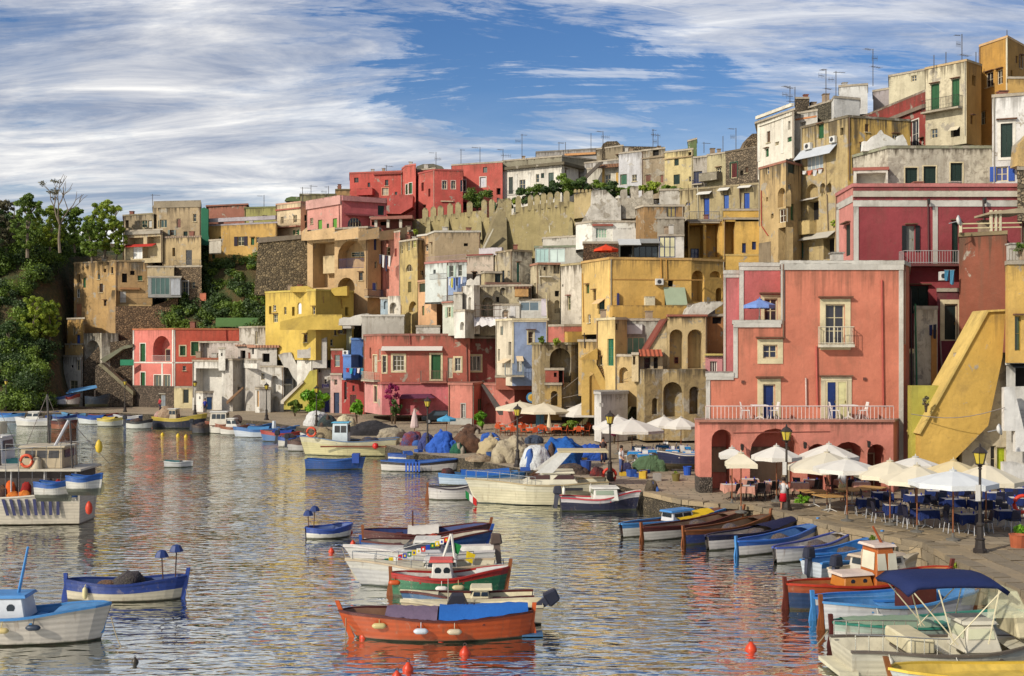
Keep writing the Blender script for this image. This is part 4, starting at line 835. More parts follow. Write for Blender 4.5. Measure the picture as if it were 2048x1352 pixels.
B(None,[stucco((226,150,142),.4,.05),stucco((206,104,108),.35,.05)],[(110,125.5),(240,120),(740,119.6)],850,1090,[(182,872,204,990,'s',DKGREEN,{'tr': CREAM,'tw': .12}),(370,958,520,1090,'r',None,{'dp': 1.0})],into=rh,back=5,cap=stucco((180,90,80),.4),eave=.12)
PR('purple flowered pergola roof on the brick red house',cloth((112,60,84)),[(365,968),(385,938),(600,936),(640,962)],117.5,2.2,'pergola_roof','pergola')
pk = B('salmon pink garden wall house with tall grey window',[stucco((220,130,108),.25,.03),stucco((206,104,86),.25,.03)],[(738,116),(920,115),(990,119)],856,1190,[(836,1005,866,1160,'w',(120,124,120),{'f': WHITE,'g': (2,3),'tr': (190,186,176),'tw': .08}),(738,1112,918,1190,'t',(186,182,170))],back=4,cap=stucco((196,120,100),.4))
B(None,[stucco((216,122,102),.3,.05),stucco((198,96,78),.3,.06)],[(990,119),(1235,114.5),(1442,118)],866,1190,[(1000,1000,1090,1190,'a',None,{'dp': .3})],into=pk,back=4,cap=stucco((196,120,100),.4))
PR('grey handrail slab of the stair on the salmon garden wall',stucco((96,88,84),.3),[(985,862),(1010,862),(1150,1052),(1150,1090),(1120,1090)],113.2,.5,'stair_rail','stair rail')
reg(1000,600,5.2)
B('ochre wall behind the yellow stair landing',stucco((196,158,80),.6,.2),[(815,103),(1020,102)],420,1000,[(880,340,885,500,'p',(60,50,44))],back=2,name='wall',cat='wall')
reg(700,540,3.756)
B('grey brown rear wall between the brick red and the pale blue house',stucco((176,160,128),.9,.35),[(890,124.5),(1120,123.5)],470,900,[(1000,590,1030,660,'o',None,{'dp': .3})],back=2,name='wall',cat='wall')
B('terracotta terrace with flower pots under the pale blue house',stucco((176,92,66),.5,.12),[(1095,114),(1380,113.5)],800,900,[(1200,790,1370,800,'box')],back=3,name='terrace',cat='terrace')
# ================================================================ white houses, left of centre
reg(340,560,3.976)
WH = stucco((226,220,206),.4,.08); WH2 = stucco((212,204,190),.5,.16)
w1 = B('white house with deep portal and flower terrace next to the red house',[WH],[(178,143),(440,141.5)],642,1060,[(206,702,412,1045,'r',None,{'dp': 1.6}),(360,882,410,1030,'d',(60,66,72),{'w': -1.55}),(374,812,411,860,'w',(54,62,84),{'w': -1.55,'f': WHITE}),(175,618,400,636,'box',None,{'w': -.3})],back=5)
B('white shed with blue door on the quay',WH,[(208,139.6),(262,138.8),(342,139.4)],892,1060,[(290,928,340,1035,'d',(66,116,176)),(232,925,242,948,'o',None,{'dp': .1})],back=1.4,name='shed',cat='shed')
B('pinkish rear storey above the white portal house',stucco((206,190,176),.5,.15),[(232,146.5),(562,145)],492,720,[(240,498,312,630,'r',None,{'dp': .8}),(545,530,600,625,'o',None,{'dp': .4})],back=4)
B('white chimney like pillar block on the flower terrace',WH,[(386,141),(440,140.6)],542,720,[(405,580,418,605,'o',None,{'dp': .1})],back=1.5,name='pillar',cat='pillar')
B('white wall house with long parapet and stair ramp',[WH2,stucco((186,180,168),.5,.12),WH2,WH2],[(440,141.2),(500,140.6),(585,142.5),(610,141.2),(725,141)],632,1060,[(520,660,700,700,'t',(226,220,206),{'dp': .12}),(726,745,750,795,'w')],back=4)  # receding side in greyer stucco, its shade mixed into the colour
PR('sloping plank handrail on the white stair ramp',stucco((150,112,76),.4),[(446,965),(578,848),(582,862),(452,988)],140.2,.4,'handrail','handrail')
B('whitewashed ruin with two slit windows behind the terraces',stucco((218,208,190),.7,.35),[(552,150),(700,147),(935,147)],372,720,[(678,408,704,512,'w',(110,104,90),{'g': (1,2)}),(864,425,886,525,'w',(110,104,90),{'g': (1,2)})],back=5)
B('small white terrace house with dark window under clay roof',WH2,[(640,142.5),(692,141),(850,141)],528,730,[(734,584,792,652,'o',None,{'dp': .6}),(650,540,668,590,'o',None,{'dp': .2})],back=3,cap=tile_mat((180,130,104)),roofh=.3,eave=.3)
B('clay roofed lean to on the white terraces',stucco((206,192,176),.5,.1),[(540,143.5),(645,143)],520,640,[(560,560,600,628,'o',None,{'dp': .5})],back=2,cap=tile_mat((176,136,112)),name='lean_to',cat='lean-to',eave=.3)
B('white house with tall arched niches under the diagonal stair',WH,[(720,141),(905,139.5)],688,1060,[(805,760,862,905,'a',None,{'dp': .6}),(812,925,870,1050,'a',None,{'dp': .5}),(724,740,752,796,'w',(70,64,60))],back=3)
B('narrow white quay block with clay coloured door',WH,[(678,138),(712,137.5),(800,138)],862,1060,[(690,880,708,1010,'d',(206,160,110))],back=2,name='shed',cat='shed')
ds = thing('diagonal_stair','long white diagonal stair wall dropping to the yellow ramp','stair',P(980,860,139))
PR(None,WH,[(860,596),(905,578),(962,576),(1068,800),(1030,838),(975,770),(940,700),(905,690)],139.4,1.2,'parapet',None,ds)
PR(None,stucco((130,120,108),.4),[(972,590),(990,590),(1078,790),(1068,800)],139.8,1.2,'stair_run',None,ds)
B('white house with blue balcony below the diagonal stair',stucco((206,204,198),.4,.1),[(905,141.5),(1075,141)],690,1060,[(905,700,970,830,'a',None,{'dp': .8}),(980,770,1030,900,'a',None,{'dp': .6}),(910,790,968,824,'rail',(70,96,150)),(905,824,968,836,'t',WHITE,{'dp': .3})],back=3)
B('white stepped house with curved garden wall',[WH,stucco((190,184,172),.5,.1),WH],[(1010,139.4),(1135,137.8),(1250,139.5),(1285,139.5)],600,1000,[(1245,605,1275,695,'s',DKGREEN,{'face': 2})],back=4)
PR('curved white garden wall with red flower pots',stucco((206,200,188),.4,.08),[(1012,620),(1012,556),(1090,552),(1140,520),(1175,480),(1215,465),(1246,455),(1246,700),(1135,700),(1135,620)],137.6,.4,'garden_wall','wall')
B('white upper house with hooded windows behind the curved wall',stucco((224,220,208),.35,.06),[(1092,144),(1250,143)],395,640,[(1142,465,1168,500,'w',(60,60,56),{'hd': 1}),(1195,425,1215,460,'w',(60,60,56),{'hd': 1})],back=4)
B('pale olive veranda house beneath the curved canopy',stucco((196,196,156),.4,.08),[(1246,141),(1445,140)],385,720,[(1325,420,1400,540,'r',None,{'dp': .5}),(1255,400,1262,600,'p',(150,150,130))],back=4)
B('dim grey rubble wall below the lemon yellow house',stucco((150,136,114),.7,.25),[(880,145),(1130,144)],385,720,[],back=3,name='wall',cat='wall')
PR('curved white canopy roof over the olive veranda',stucco((226,220,206),.3),[(1180,384),(1215,362),(1290,346),(1370,350),(1440,366),(1440,384),(1300,386)],139,3,'canopy_roof','roof')
yr = PR('lemon yellow stair ramp wall behind the palm bush',stucco((206,190,56),.2),[(905,1030),(905,968),(1062,808),(1112,722),(1168,712),(1168,1030)],136.5,.8,'ramp_wall','wall')
PR('white sloping coping on the lemon yellow ramp',stucco((226,214,190),.3),[(880,985),(880,960),(1055,800),(1064,812),(905,970),(905,985)],136.3,.9,'coping','coping')
B('white quay house with lilac lettered sign and blue door',WH,[(1165,139),(1280,138.6)],706,1060,[(1226,788,1246,826,'w',(50,46,66)),(1226,895,1266,1050,'d',(56,64,140),{'f': (60,70,150)})],back=3)
B('narrow red house with pink ground floor and blue door',stucco((170,62,52),.4,.05),[(1280,138),(1378,137.4)],552,760,[(1308,595,1350,690,'w',(110,120,120),{'g': (1,2)}),(1385,560,1430,595,'ac')],back=3)
B('pale pink ground floor with dark blue door',stucco((222,178,164),.35,.06),[(1276,137),(1366,136.6)],748,1070,[(1306,790,1330,835,'w',(60,40,40)),(1302,895,1346,1060,'d',(44,60,90),{'f': (70,84,120)})],back=3)
bb = B('bright blue house with laundry balcony',stucco((76,126,200),.2),[(1440,136),(1560,136)],468,800,[(1530,530,1546,600,'w',(60,50,40),{'f': CREAM}),(1530,625,1548,705,'d',(36,40,60))],back=3,cap=stucco((96,140,206),.2))
B(None,stucco((84,132,204),.2),[(1376,135),(1440,134.2),(1500,135)],600,790,[(1378,702,1550,782,'bal',(50,90,180),{'dp': .5,'sc': (70,120,190),'face': 1})],into=bb,back=2,cap=stucco((96,140,206),.2))
B('red quay house with arched slit beneath the blue balcony',stucco((182,58,50),.35,.05),[(1366,135.6),(1556,134.6)],788,1080,[(1385,808,1406,950,'aw',(50,20,20),{'g': (1,1),'f': (120,40,36)}),(1450,838,1468,886,'w',(40,20,20),{'f': (120,40,36)}),(1430,912,1482,1060,'d',(90,30,30))],back=3)
# grey white terrace block
B('grey white bare terrace block behind the brick red house',[stucco((196,188,172),.45,.08)],[(1525,131),(1862,131)],282,470,[],back=4,cap=stucco((214,206,190),.4),name='terrace_block',cat='house')
PR('rounded white vault roofs left of the terrace block',stucco((220,214,200),.4,.08),[(1340,360),(1345,310),(1380,296),(1430,298),(1470,282),(1530,270),(1580,266),(1580,300),(1530,310),(1520,360)],133,3,'vault_roof','roof')
# ---------------------------------------------------------------- lemon yellow house
reg(480,300,3.38)
LEM = stucco((216,180,48),.3)
ly = B('lemon yellow flat roofed house with stepped parapets',[LEM,LEM,stucco((206,170,38),.15)],[(172,143),(340,140),(512,137),(768,141)],945,1420,[(225,1110,255,1165,'w',(60,70,60),{'hd': 1}),(388,1030,415,1110,'aw',(214,214,214),{'g': (1,1)}),(490,1060,508,1110,'w',(50,50,56),{'hd': 1}),(560,990,564,1035,'p',(120,90,40)),(683,1010,688,1070,'p',(150,110,40))],back=6,cap=stucco((206,180,60),.3),ref=2)  # right face is a darker copy, its shade put into the yellow
PR(None,LEM,[(340,960),(340,924),(452,918),(512,948),(512,960)],138,2,'parapet',None,ly)
PR(None,stucco((206,170,38),.15),[(615,955),(615,936),(724,918),(724,985),(640,985)],138.5,2,'parapet',None,ly)  # same darker yellow for the side turned from the sun
PR(None,LEM,[(268,1215),(272,1160),(400,1128),(520,1112),(690,1112),(690,1215)],136,.5,'garden_wall',None,ly)
# ---------------------------------------------------------------- tan house with deep terraces
TANH = stucco((206,168,112),.45,.06)
tn = B('tan house with scalloped balcony edge and big rounded openings',TANH,[(455,149),(640,146),(862,144),(952,146)],520,1120,[
    (492,625,640,930,'r',None,{'dp': 2.2}),(662,610,842,800,'a',None,{'dp': 2.0}),(660,862,776,1000,'a',None,{'dp': 1.8}),(905,600,925,676,'s',NAVY),(910,752,926,800,'w',(50,54,70)),(895,895,926,952,'d',BLUE,{'f': WHITE}),(842,945,946,992,'bal',(40,50,80),{'dp': .7}),(575,650,590,690,'w',(60,40,40),{'w': -2.1}),(512,710,590,830,'x',(206,180,130),{'w': -2.1,'dp': .8,'nm': 'inner_block'}),(700,680,820,715,'w',(40,50,40),{'w': -1.9}),(660,735,830,800,'rail',(60,80,140),{'w': -.2})],back=6,ref=2)
mb = MB(); pts = [(415,150.5),(455,147),(640,144),(800,142),(940,143),(1130,146)]
for (a,ya),(b,yb) in zip(pts,pts[1:]):
    mb.hexa([P(a,612,ya),P(b,598 if b > 500 else 612,yb),P(b,598,yb+1.2),P(a,612,ya+1.2),P(a,552,ya),P(b,520 if b > 500 else 545,yb),P(b,520,yb+1.2),P(a,552,ya+1.2)])
mb.build('terrace_parapet',TANH,tn)
PR('pavilion with white columns beside the pink upper house',stucco((176,110,90),.3),[(880,452),(1165,440),(1165,462),(880,470)],149,3,'pavilion_roof','roof')
for i,x in enumerate((918,1000,1085)):
    mb = MB(); mb.prism([P(x-9,462,149.4),P(x+9,462,149.4),P(x+9,525,149.4),P(x-9,525,149.4)],(0,.7,0))
    o = mb.build('column',stucco((226,214,190),.3),None,org=P(x,525,149.7)); tag(o,'white square column under the pavilion roof','column','pavilion columns')
B('dim pink rear wall of the columned pavilion',stucco((176,96,84),.4),[(880,152),(1165,152)],455,560,[(890,462,912,510,'o',None,{'dp': .5}),(950,465,990,510,'o',None,{'dp': .5})],back=2,name='wall',cat='wall')
B('pink upper house with lime green shutters and broad cornice',[stucco((222,150,132),.3,.03),stucco((206,92,92),.25)],[(455,157),(688,151),(990,154)],312,640,[
    (455,325,688,385,'t',(214,158,144),{'dp': .25}),(688,318,985,352,'t',(200,130,124),{'dp': .3}),(527,472,555,545,'s',LIME),(627,462,655,536,'s',LIME),(728,456,822,522,'aw',(36,40,44),{'g': (5,1)}),(932,376,975,440,'s',(20,56,52)),(672,360,676,540,'p',(150,90,80)),(700,430,900,446,'awn',(120,60,60),{'dp': .8})],back=6,cap=stucco((206,150,136),.4))
B('cream house with balcony left of the pink upper house',[stucco((222,196,150),.3,.04)],[(245,163),(410,160),(455,161)],350,640,[(275,452,295,500,'w',(60,50,40),{'f': CREAM}),(360,440,385,490,'w',(60,50,40)),(245,480,410,520,'bal',(150,120,90),{'dp': .9,'sc': (190,130,100)}),(245,395,410,404,'t',(190,100,80),{'dp': .2}),(435,440,452,480,'s',DKGREEN),(440,490,475,552,'s',(26,62,56))],back=5,cap=stucco((206,160,130),.5))
B('olive green house with low roof beside the cream house',stucco((170,164,84),.4),[(30,166),(246,165)],385,640,[(150,440,185,470,'w',(40,44,36))],back=5,cap=stucco((120,124,70),.6))
B('dark olive roofed house below the antennas',stucco((150,140,90),.5),[(405,168),(650,168)],300,500,[],back=5,cap=stucco((104,104,66),.7,.2))
B('small ochre roof house next to the red palace',stucco((180,140,80),.5),[(645,172),(742,172)],268,420,[],back=4,cap=stucco((120,104,60),.6))
PR('green dome like hill crest behind the olive roof',stucco((96,120,60),.6,.1),[(300,345),(312,325),(345,314),(410,316),(410,345)],175,5,'roof_mound','roof')
# stone retaining wall
PR('tall rubble retaining wall under the tan house',rubble((124,108,80),1.1),[(95,980),(125,600),(410,578),(455,612),(455,980)],152,3,'retaining_wall','retaining wall')
PR('smooth coping band on the rubble retaining wall',stucco((130,116,96),.6),[(122,628),(125,592),(412,572),(412,600)],151.8,3.3,'coping','coping')
# pink and yellow narrow houses beside the tan one
B('narrow rose house with laundry line and dark window',[stucco((222,142,118),.45,.1)],[(950,147),(1082,143.5)],548,1040,[(988,656,1016,712,'w',(60,54,40),{'g': (1,2)}),(1045,666,1060,720,'s',(150,70,60)),(970,800,1020,940,'a',None,{'dp': .4})],back=4)
B('orange pink house block behind the narrow rose house',stucco((214,130,96),.4,.05),[(1020,149),(1170,147)],545,760,[],back=4)
B('old ochre house with arched window and stained front',[stucco((208,180,104),.85,.18),stucco((190,158,96),.8,.16)],[(1078,143),(1200,139.5),(1260,141)],600,1260,[(1122,772,1166,822,'aw',(60,50,40),{'g': (3,1)}),(1136,890,1158,962,'s',(110,100,60)),(1140,1022,1198,1095,'a',None,{'dp': .6}),(1085,645,1100,700,'w'),(1130,622,1150,682,'w',(60,70,70)),(1165,605,1190,660,'w',(120,120,60))],back=4,ref=1)
B('brown ochre house flank below the lead roof',stucco((206,160,104),.6,.06),[(1200,141.5),(1352,138)],560,1000,[(1255,700,1352,760,'rail',(150,130,120))],back=4,cap=stucco((214,206,190),.4),ref=1)
ph = B('peach house with small windows above the white roofs',[stucco((226,172,116),.35,.05),stucco((206,146,84),.35,.04)],[(1204,135),(1330,131.5),(1412,134)],875,1310,[(1212,902,1258,960,'s',(60,70,50)),(1285,905,1296,955,'w'),(1230,1055,1246,1118,'s',(110,120,80))],back=4,cap=stucco((206,150,110),.4))
B('white arched ruin gate before the ochre house',stucco((228,218,198),.5,.2),[(1000,137.5),(1085,136.5)],985,1290,[(1012,1030,1058,1105,'a',None,{'dp': 1.0})],back=.8,name='gate',cat='gate',roof=False)
B('pale blue gate wall with pointed niche',stucco((176,196,206),.4,.05),[(950,139),(1004,138.6)],1000,1290,[(972,1020,996,1075,'a',None,{'dp': .2})],back=.8,name='wall',cat='wall')
B('white roof terrace with flower pots below the peach house',stucco((224,216,200),.4,.1),[(1190,130),(1352,130)],1190,1320,[],back=3,name='terrace_block',cat='house')
# ---------------------------------------------------------------- red palace on top
RED = stucco((206,78,62),.25,.02); RED2 = stucco((210,90,72),.28,.02)
B('red palace wing with blank upper wall',RED,[(742,172),(1098,170)],142,560,[(960,256,1004,306,'w',(150,140,120),{'tr': (222,150,120),'tw': .1}),(905,158,1096,166,'t',(150,60,50),{'dp': .3}),(805,265,910,310,'x',(206,70,60),{'dp': 1.0,'nm': 'projecting_block'})],back=7,cap=stucco((190,90,76),.4))
B('slim red tower of the red palace',[RED2],[(1096,170.5),(1118,168),(1188,166.5)],96,560,[(1120,232,1134,300,'s',GREEN,{'tr': WHITE,'tw': .08}),(1142,222,1164,296,'s',GREEN,{'tr': WHITE,'tw': .08})],back=5,cap=stucco((206,110,96),.4),name='tower',cat='tower',ref=2)
B('red palace middle block with open white window',RED,[(1186,169),(1320,167)],122,560,[(1212,212,1236,340,'w',(30,20,20),{'f': WHITE,'tr': WHITE,'tw': .08})],back=6)
PR('faceted red bastion below the red palace',stucco((214,88,74),.25,.03),[(985,430),(985,310),(1080,300),(1170,305),(1165,385),(1085,432)],163,3,'bastion','bastion')
reg(840,250,3.38)
B('red palace front with two arched windows and white shutters',[RED2,RED],[(-10,166),(100,162.5),(290,163)],302,620,[(150,376,181,432,'aw',(40,40,46),{'tr': WHITE,'tw': .06}),(210,376,240,432,'aw',(40,40,46),{'tr': WHITE,'tw': .06}),(272,372,289,450,'w',(30,30,40),{'f': WHITE}),(140,512,225,520,'t',(226,190,150),{'dp': .2})],back=5,cap=stucco((190,80,70),.4))
B('long red palace wing ending at the white villa',RED2,[(215,169),(558,166)],248,620,[(270,372,310,450,'w',(70,60,60),{'f': WHITE,'tr': WHITE,'tw': .1}),(405,352,446,418,'s',(226,226,230),{'tr': WHITE,'tw': .1})],back=6)
PR('grey domed roof on the red palace',stucco((120,118,100),.6,.1),[(-30,300),(-20,278),(20,264),(90,262),(150,280),(165,300)],171,7,'dome_roof','roof')
WV = B('white villa with green doors and dark eaves above the ramparts',[stucco((230,222,204),.25),stucco((224,216,200),.3)],[(558,167),(958,162),(1075,166)],262,620,[
    (600,352,628,466,'s',(66,76,70)),(672,370,712,432,'w',(50,60,66)),(783,332,805,388,'w',(50,60,60)),(868,322,904,432,'s',(84,100,92)),(590,440,720,475,'rail',(90,90,90)),(640,330,660,465,'t',(236,230,214)),(730,320,750,440,'t',(236,230,214)),(940,300,957,440,'t',(236,230,214))],back=5,cap=stucco((110,100,76),.6,.1),eave=.6,roofh=.4)
B('grey attic band on the white villa',stucco((150,142,116),.6,.1),[(560,168.5),(958,164),(1200,168)],208,300,[],back=5,name='attic',cat='attic',ref=1)
B('wide grey house with orange roof edge behind the villa',stucco((170,164,156),.5),[(785,178),(1195,175)],160,320,[(980,190,1190,204,'t',(214,150,80),{'dp': .3})],back=6,cap=stucco((140,132,120),.5))
B('pale wall behind the villa garden stair',stucco((196,190,180),.5,.06),[(1074,167),(1345,163)],230,620,[],back=4)
gs = B('white garden house with yellow posts and outside stair',stucco((226,218,196),.4),[(1130,158),(1345,156)],280,620,[(1250,335,1290,400,'w',(50,54,50)),(1232,290,1248,400,'t',(214,166,60)),(1325,320,1340,400,'t',(214,166,60)),(1220,262,1360,292,'awn',(130,90,60),{'dp': 1.0,'tile': 1})],back=4)
PR(None,stucco((110,100,88),.5),[(1095,360),(1210,250),(1240,250),(1125,362)],155.3,1,'stair_flight',None,gs)
# ---------------------------------------------------------------- ramparts
RAMP = stucco((168,150,92),.6,.1)
rp = thing('rampart','sand coloured rampart wall with rounded merlons and sloping buttresses','rampart',P(560,820,152))
PR(None,RAMP,[(-60,900),(-60,640),(0,635),(75,618),(120,612),(440,575),(440,625),(530,630),(650,600),(650,560),(840,528),(1000,515),(1160,540),(1160,900)],153,2,'curtain_wall',None,rp,Y2=138)
def rampY(x): return 153+(138-153)*(x+60)/1220
for i,(x,y0,y1) in enumerate([(35,560,632),(90,552,622),(138,545,615),(203,530,606),(258,522,600),(336,516,590),(434,505,625),(485,502,630),(600,495,622),(665,480,560),(748,472,548),(792,472,542),(836,460,536),(880,455,530),(930,450,526),(992,444,522)]):
    Y = rampY(x)-.1; w = 19; mb = MB()
    mb.prism([P(x-w,y1+30,Y),P(x-w,y0+16,Y),P(x-w*.6,y0+3,Y),P(x,y0-3,Y),P(x+w*.6,y0+3,Y),P(x+w,y0+16,Y),P(x+w,y1+30,Y)],(0,1.1,0))
    mb.build('merlon',stucco((184,166,112),.6,.14),rp)
for x,y0,h,wd in [(60,625,90,34),(185,612,95,36),(405,610,105,44),(1022,625,120,40)]:
    Y = rampY(x); mb = MB(); a,b,c = P(x,y0,Y),P(x-wd,y0+h,Y-1.4),P(x+wd*.6,y0+h,Y-1.4)
    mb.add([P(x-8,y0,Y),P(x+8,y0,Y),P(x+wd*.35,y0+h+60,Y-2.2),P(x-wd*.9,y0+h+60,Y-2.2),P(x-10,y0+h+60,Y+.4),P(x+10,y0+h+60,Y+.4)],[(0,1,2,3),(1,5,2),(0,3,4)])
    mb.build('buttress',stucco((176,160,104),.6,.1),rp)
mb = MB()
mb.add([P(530,500,146),P(582,500,146),P(590,850,142.5),P(400,880,142.5),P(520,600,145),P(582,600,148),P(590,850,147),P(530,500,148)],[(0,4,3,2,1),(1,2,6,5),(0,7,4),(7,3,4)])
mb.build('buttress',stucco((150,134,90),.6,.1),rp)  # darker than the other buttresses: its shaded side is in the colour
PR(None,stucco((226,216,186),.3),[(398,876),(492,700),(500,700),(414,880)],141.9,.5,'buttress_lit_edge',None,rp)  # cream strip stands for the sunlit left edge of the buttress
B('small crenellated sand coloured block at the rampart end',stucco((184,160,104),.5,.1),[(1042,137),(1160,135)],452,620,[],back=3,name='rampart_block',cat='rampart',roof=False)
for x in (1050,1075,1100,1125,1150):
    mb = MB(); mb.prism([P(x-8,456,136.4),P(x-8,438,136.4),P(x,432,136.4),P(x+8,438,136.4),P(x+8,456,136.4)],(0,.8,0)); o = mb.build('merlon',stucco((184,160,104),.5,.1),None,org=P(x,456,136.8)); tag(o,'small merlon on the crenellated block at the rampart end','merlon','merlons on the rampart block')
# ================================================================ far left: cliff houses and the red house
reg(0,340,2.6)
PKL = stucco((234,124,106),.15); RDL = stucco((216,84,52),.15)
lr = B('coral pink and red quay house with white bands and arched loggia',[PKL,RDL],[(692,153),(903,149),(1250,151)],826,1130,[
    (796,862,886,996,'a',None,{'dp': 1.6}),(730,903,756,996,'s',GREEN,{'tr': WHITE,'tw': .12}),(732,1052,755,1126,'s',GREEN,{'tr': WHITE,'tw': .12}),(802,1066,840,1128,'w',(90,96,90),{'tr': WHITE,'tw': .1,'g': (2,1)}),(850,1066,885,1128,'w',(90,96,90),{'tr': WHITE,'tw': .1,'g': (2,1)}),(815,930,850,996,'d',(60,30,30),{'w': -1.55}),
    (936,915,964,964,'s',GREEN,{'tr': CREAM,'tw': .15}),(994,894,1032,964,'s',GREEN,{'tr': CREAM,'tw': .08}),(692,998,902,1005,'t',WHITE),(904,998,1000,1005,'t',WHITE),(840,1006,848,1128,'t',WHITE),(896,828,902,1128,'t',WHITE),(904,828,911,1128,'t',WHITE),(692,828,698,1128,'t',WHITE),(790,965,886,996,'rail',(214,206,196)),(1175,830,1178,888,'p',(150,40,30))],back=7,cap=stucco((196,110,60),.3))
B('grey stone basement of the coral house',rubble((120,104,88),1.7),[(688,152.4),(903,148.4),(962,149)],1129,1245,[(832,1168,860,1232,'d',(150,156,160)),(828,1160,864,1166,'t',(170,160,140),{'dp': .1})],back=5,name='basement_wall',cat='wall',cap=rubble((120,104,88),1.7))
B('cream doorway block right of the stone basement',stucco((222,204,150),.3),[(905,148.2),(1004,148)],1129,1245,[(950,1140,982,1214,'d',(40,46,40))],back=3,name='doorway',cat='doorway',eave=.02)
OCH = stucco((196,154,84),.9,.2)
cl = B('ochre cliff house with round holes and stained bare walls',[OCH,stucco((190,150,90),.9,.2)],[(385,163),(600,159),(792,160)],472,900,[
    (432,560,446,612,'s',GREEN),(538,514,552,532,'o',None,{'dp': .4}),(676,524,700,546,'o',None,{'dp': .4}),(620,630,656,690,'d',(230,226,214)),(625,612,728,622,'t',(190,130,70),{'dp': .4}),(600,668,785,700,'rail',(150,130,90),{'w': .6}),(600,700,790,708,'t',(214,176,110),{'dp': .7}),(400,695,424,760,'t',(190,120,70))],back=8,cap=stucco((150,124,80),.9,.3))
PR('sloping ochre buttress of the cliff house',stucco((206,164,100),.7,.1),[(545,870),(570,700),(582,625),(602,625),(602,870)],157.5,2,'buttress','buttress')
PR('rubble stone footing of the ochre cliff house',rubble((132,104,74),1.5),[(600,900),(600,708),(790,708),(925,660),(925,760),(830,870),(700,900)],157,3,'footing_wall','wall')
B('narrow ochre house corner with blue window by the slope',stucco((200,152,64),.7,.12),[(350,158),(440,155)],770,1000,[(398,858,416,904,'s',BLUE),(362,920,376,960,'o',None,{'dp': .1})],back=4)
B('slim white house at the foot of the green slope',stucco((222,214,196),.5,.12),[(330,156),(430,153)],968,1230,[(398,988,418,1042,'w',(80,84,84)),(370,1015,382,1028,'o',None,{'dp': .1}),(362,1095,404,1150,'w',(110,110,90))],back=4)
B('ochre upper part of the slim white house',stucco((206,166,90),.6,.12),[(338,157),(432,154)],905,1000,[],back=3.5,eave=.03)
B('white arched ruin front on the cliff foot',stucco((206,194,168),.8,.4),[(436,155),(530,153),(615,154)],848,1230,[(445,885,520,1210,'a',None,{'dp': 1.4})],back=4,roof=False,name='ruin_wall',cat='wall')
B('upper grey cliff house with roof terrace planters',stucco((186,160,116),.8,.18),[(795,165),(830,162),(1045,161)],172,480,[(818,258,868,300,'w',(40,60,56),{'g': (3,1)}),(918,252,940,302,'d',(120,70,50)),(1020,345,1045,365,'o',None,{'dp': .3}),(800,160,1045,195,'t',(160,144,116),{'dp': .1})],back=6,cap=stucco((150,136,110),.8,.2))
B('low left wing of the upper grey cliff house',stucco((176,156,118),.8,.2),[(640,165.5),(800,163)],226,480,[(735,262,765,300,'w',(40,60,56)),(770,262,790,300,'d',(206,206,200))],back=5,cap=stucco((150,136,100),.8,.2))
B('open balcony house with red awning on the cliff',stucco((206,184,136),.7,.1),[(652,161),(845,158.6)],308,480,[(664,352,746,395,'r',None,{'dp': 1.4}),(765,345,835,388,'r',None,{'dp': 1.2}),(690,400,740,462,'w',(200,200,196),{'f': WHITE,'g': (3,1)}),(742,398,818,458,'r',None,{'dp': 1.0}),(655,385,812,400,'awn',(190,60,50),{'dp': .8}),(655,318,840,335,'t',(170,160,140),{'dp': .3})],back=4)
B('beige flat block with narrow dark balcony door',stucco((200,170,114),.75,.12),[(845,159),(1045,157.6)],345,520,[(966,416,998,496,'d',(50,52,56),{'f': (190,190,180)}),(915,470,1048,498,'bal',(150,140,120),{'dp': .6})],back=4,cap=tile_mat((150,130,110)))
B('stone house under the beige block with grey windows',rubble((138,116,88),1.6),[(905,158),(1048,157)],500,720,[(948,580,978,645,'w',(60,70,76),{'tr': WHITE,'tw': .15}),(995,580,1014,615,'w',(50,54,56)),(1040,640,1072,680,'t',(206,110,70))],back=4)
vb = B('boxy grey glass veranda jutting from the cliff house',stucco((150,150,144),.4),[(770,155.6),(942,155.6)],555,662,[(785,560,882,648,'w',(60,84,78),{'f': (150,156,150),'g': (4,1),'dp': .1}),(890,566,938,650,'x',(176,180,184),{'dp': .1,'nm': 'side_panel'}),(895,570,930,586,'o',None,{'dp': .2})],back=2.5,name='veranda',cat='veranda')
B('beige plaster panel above the glass veranda',stucco((206,180,130),.6,.08),[(766,157),(905,157)],502,600,[],back=2,name='wall',cat='wall')
yl = B('yellow house with lilac tiled roof edge and dark shutters',stucco((206,160,66),.4,.05),[(1085,163),(1440,159)],272,480,[(1236,346,1270,394,'w',(60,60,50),{'sh': (50,40,54),'f': CREAM}),(1332,348,1350,378,'w',(50,44,54)),(1388,346,1402,375,'s',(50,40,54)),(1085,246,1440,266,'t',(176,166,170),{'dp': .4})],back=5,cap=stucco((170,160,164),.6))
B('brick pink rooftop room on the yellow house',stucco((176,110,84),.6,.15),[(1085,170),(1282,168)],178,300,[],back=4,name='rooftop_room',cat='rooftop',cap=stucco((160,104,84),.5),eave=.3)
B('pale cistern wall beside the yellow house',stucco((190,180,160),.6,.1),[(1088,158),(1150,157)],362,430,[],back=2,name='wall',cat='wall')
PR('green scaffold netting hung beside the brick rooftop room',cloth((52,112,84)),[(1045,390),(1045,200),(1062,194),(1084,205),(1082,330),(1092,392)],161,.3,'scaffold_net','netting')
PR('bright green sheet fence on the scrub slope',cloth((92,126,74)),[(1120,815),(1122,768),(1340,768),(1352,815)],152,.2,'sheet_fence','fence')
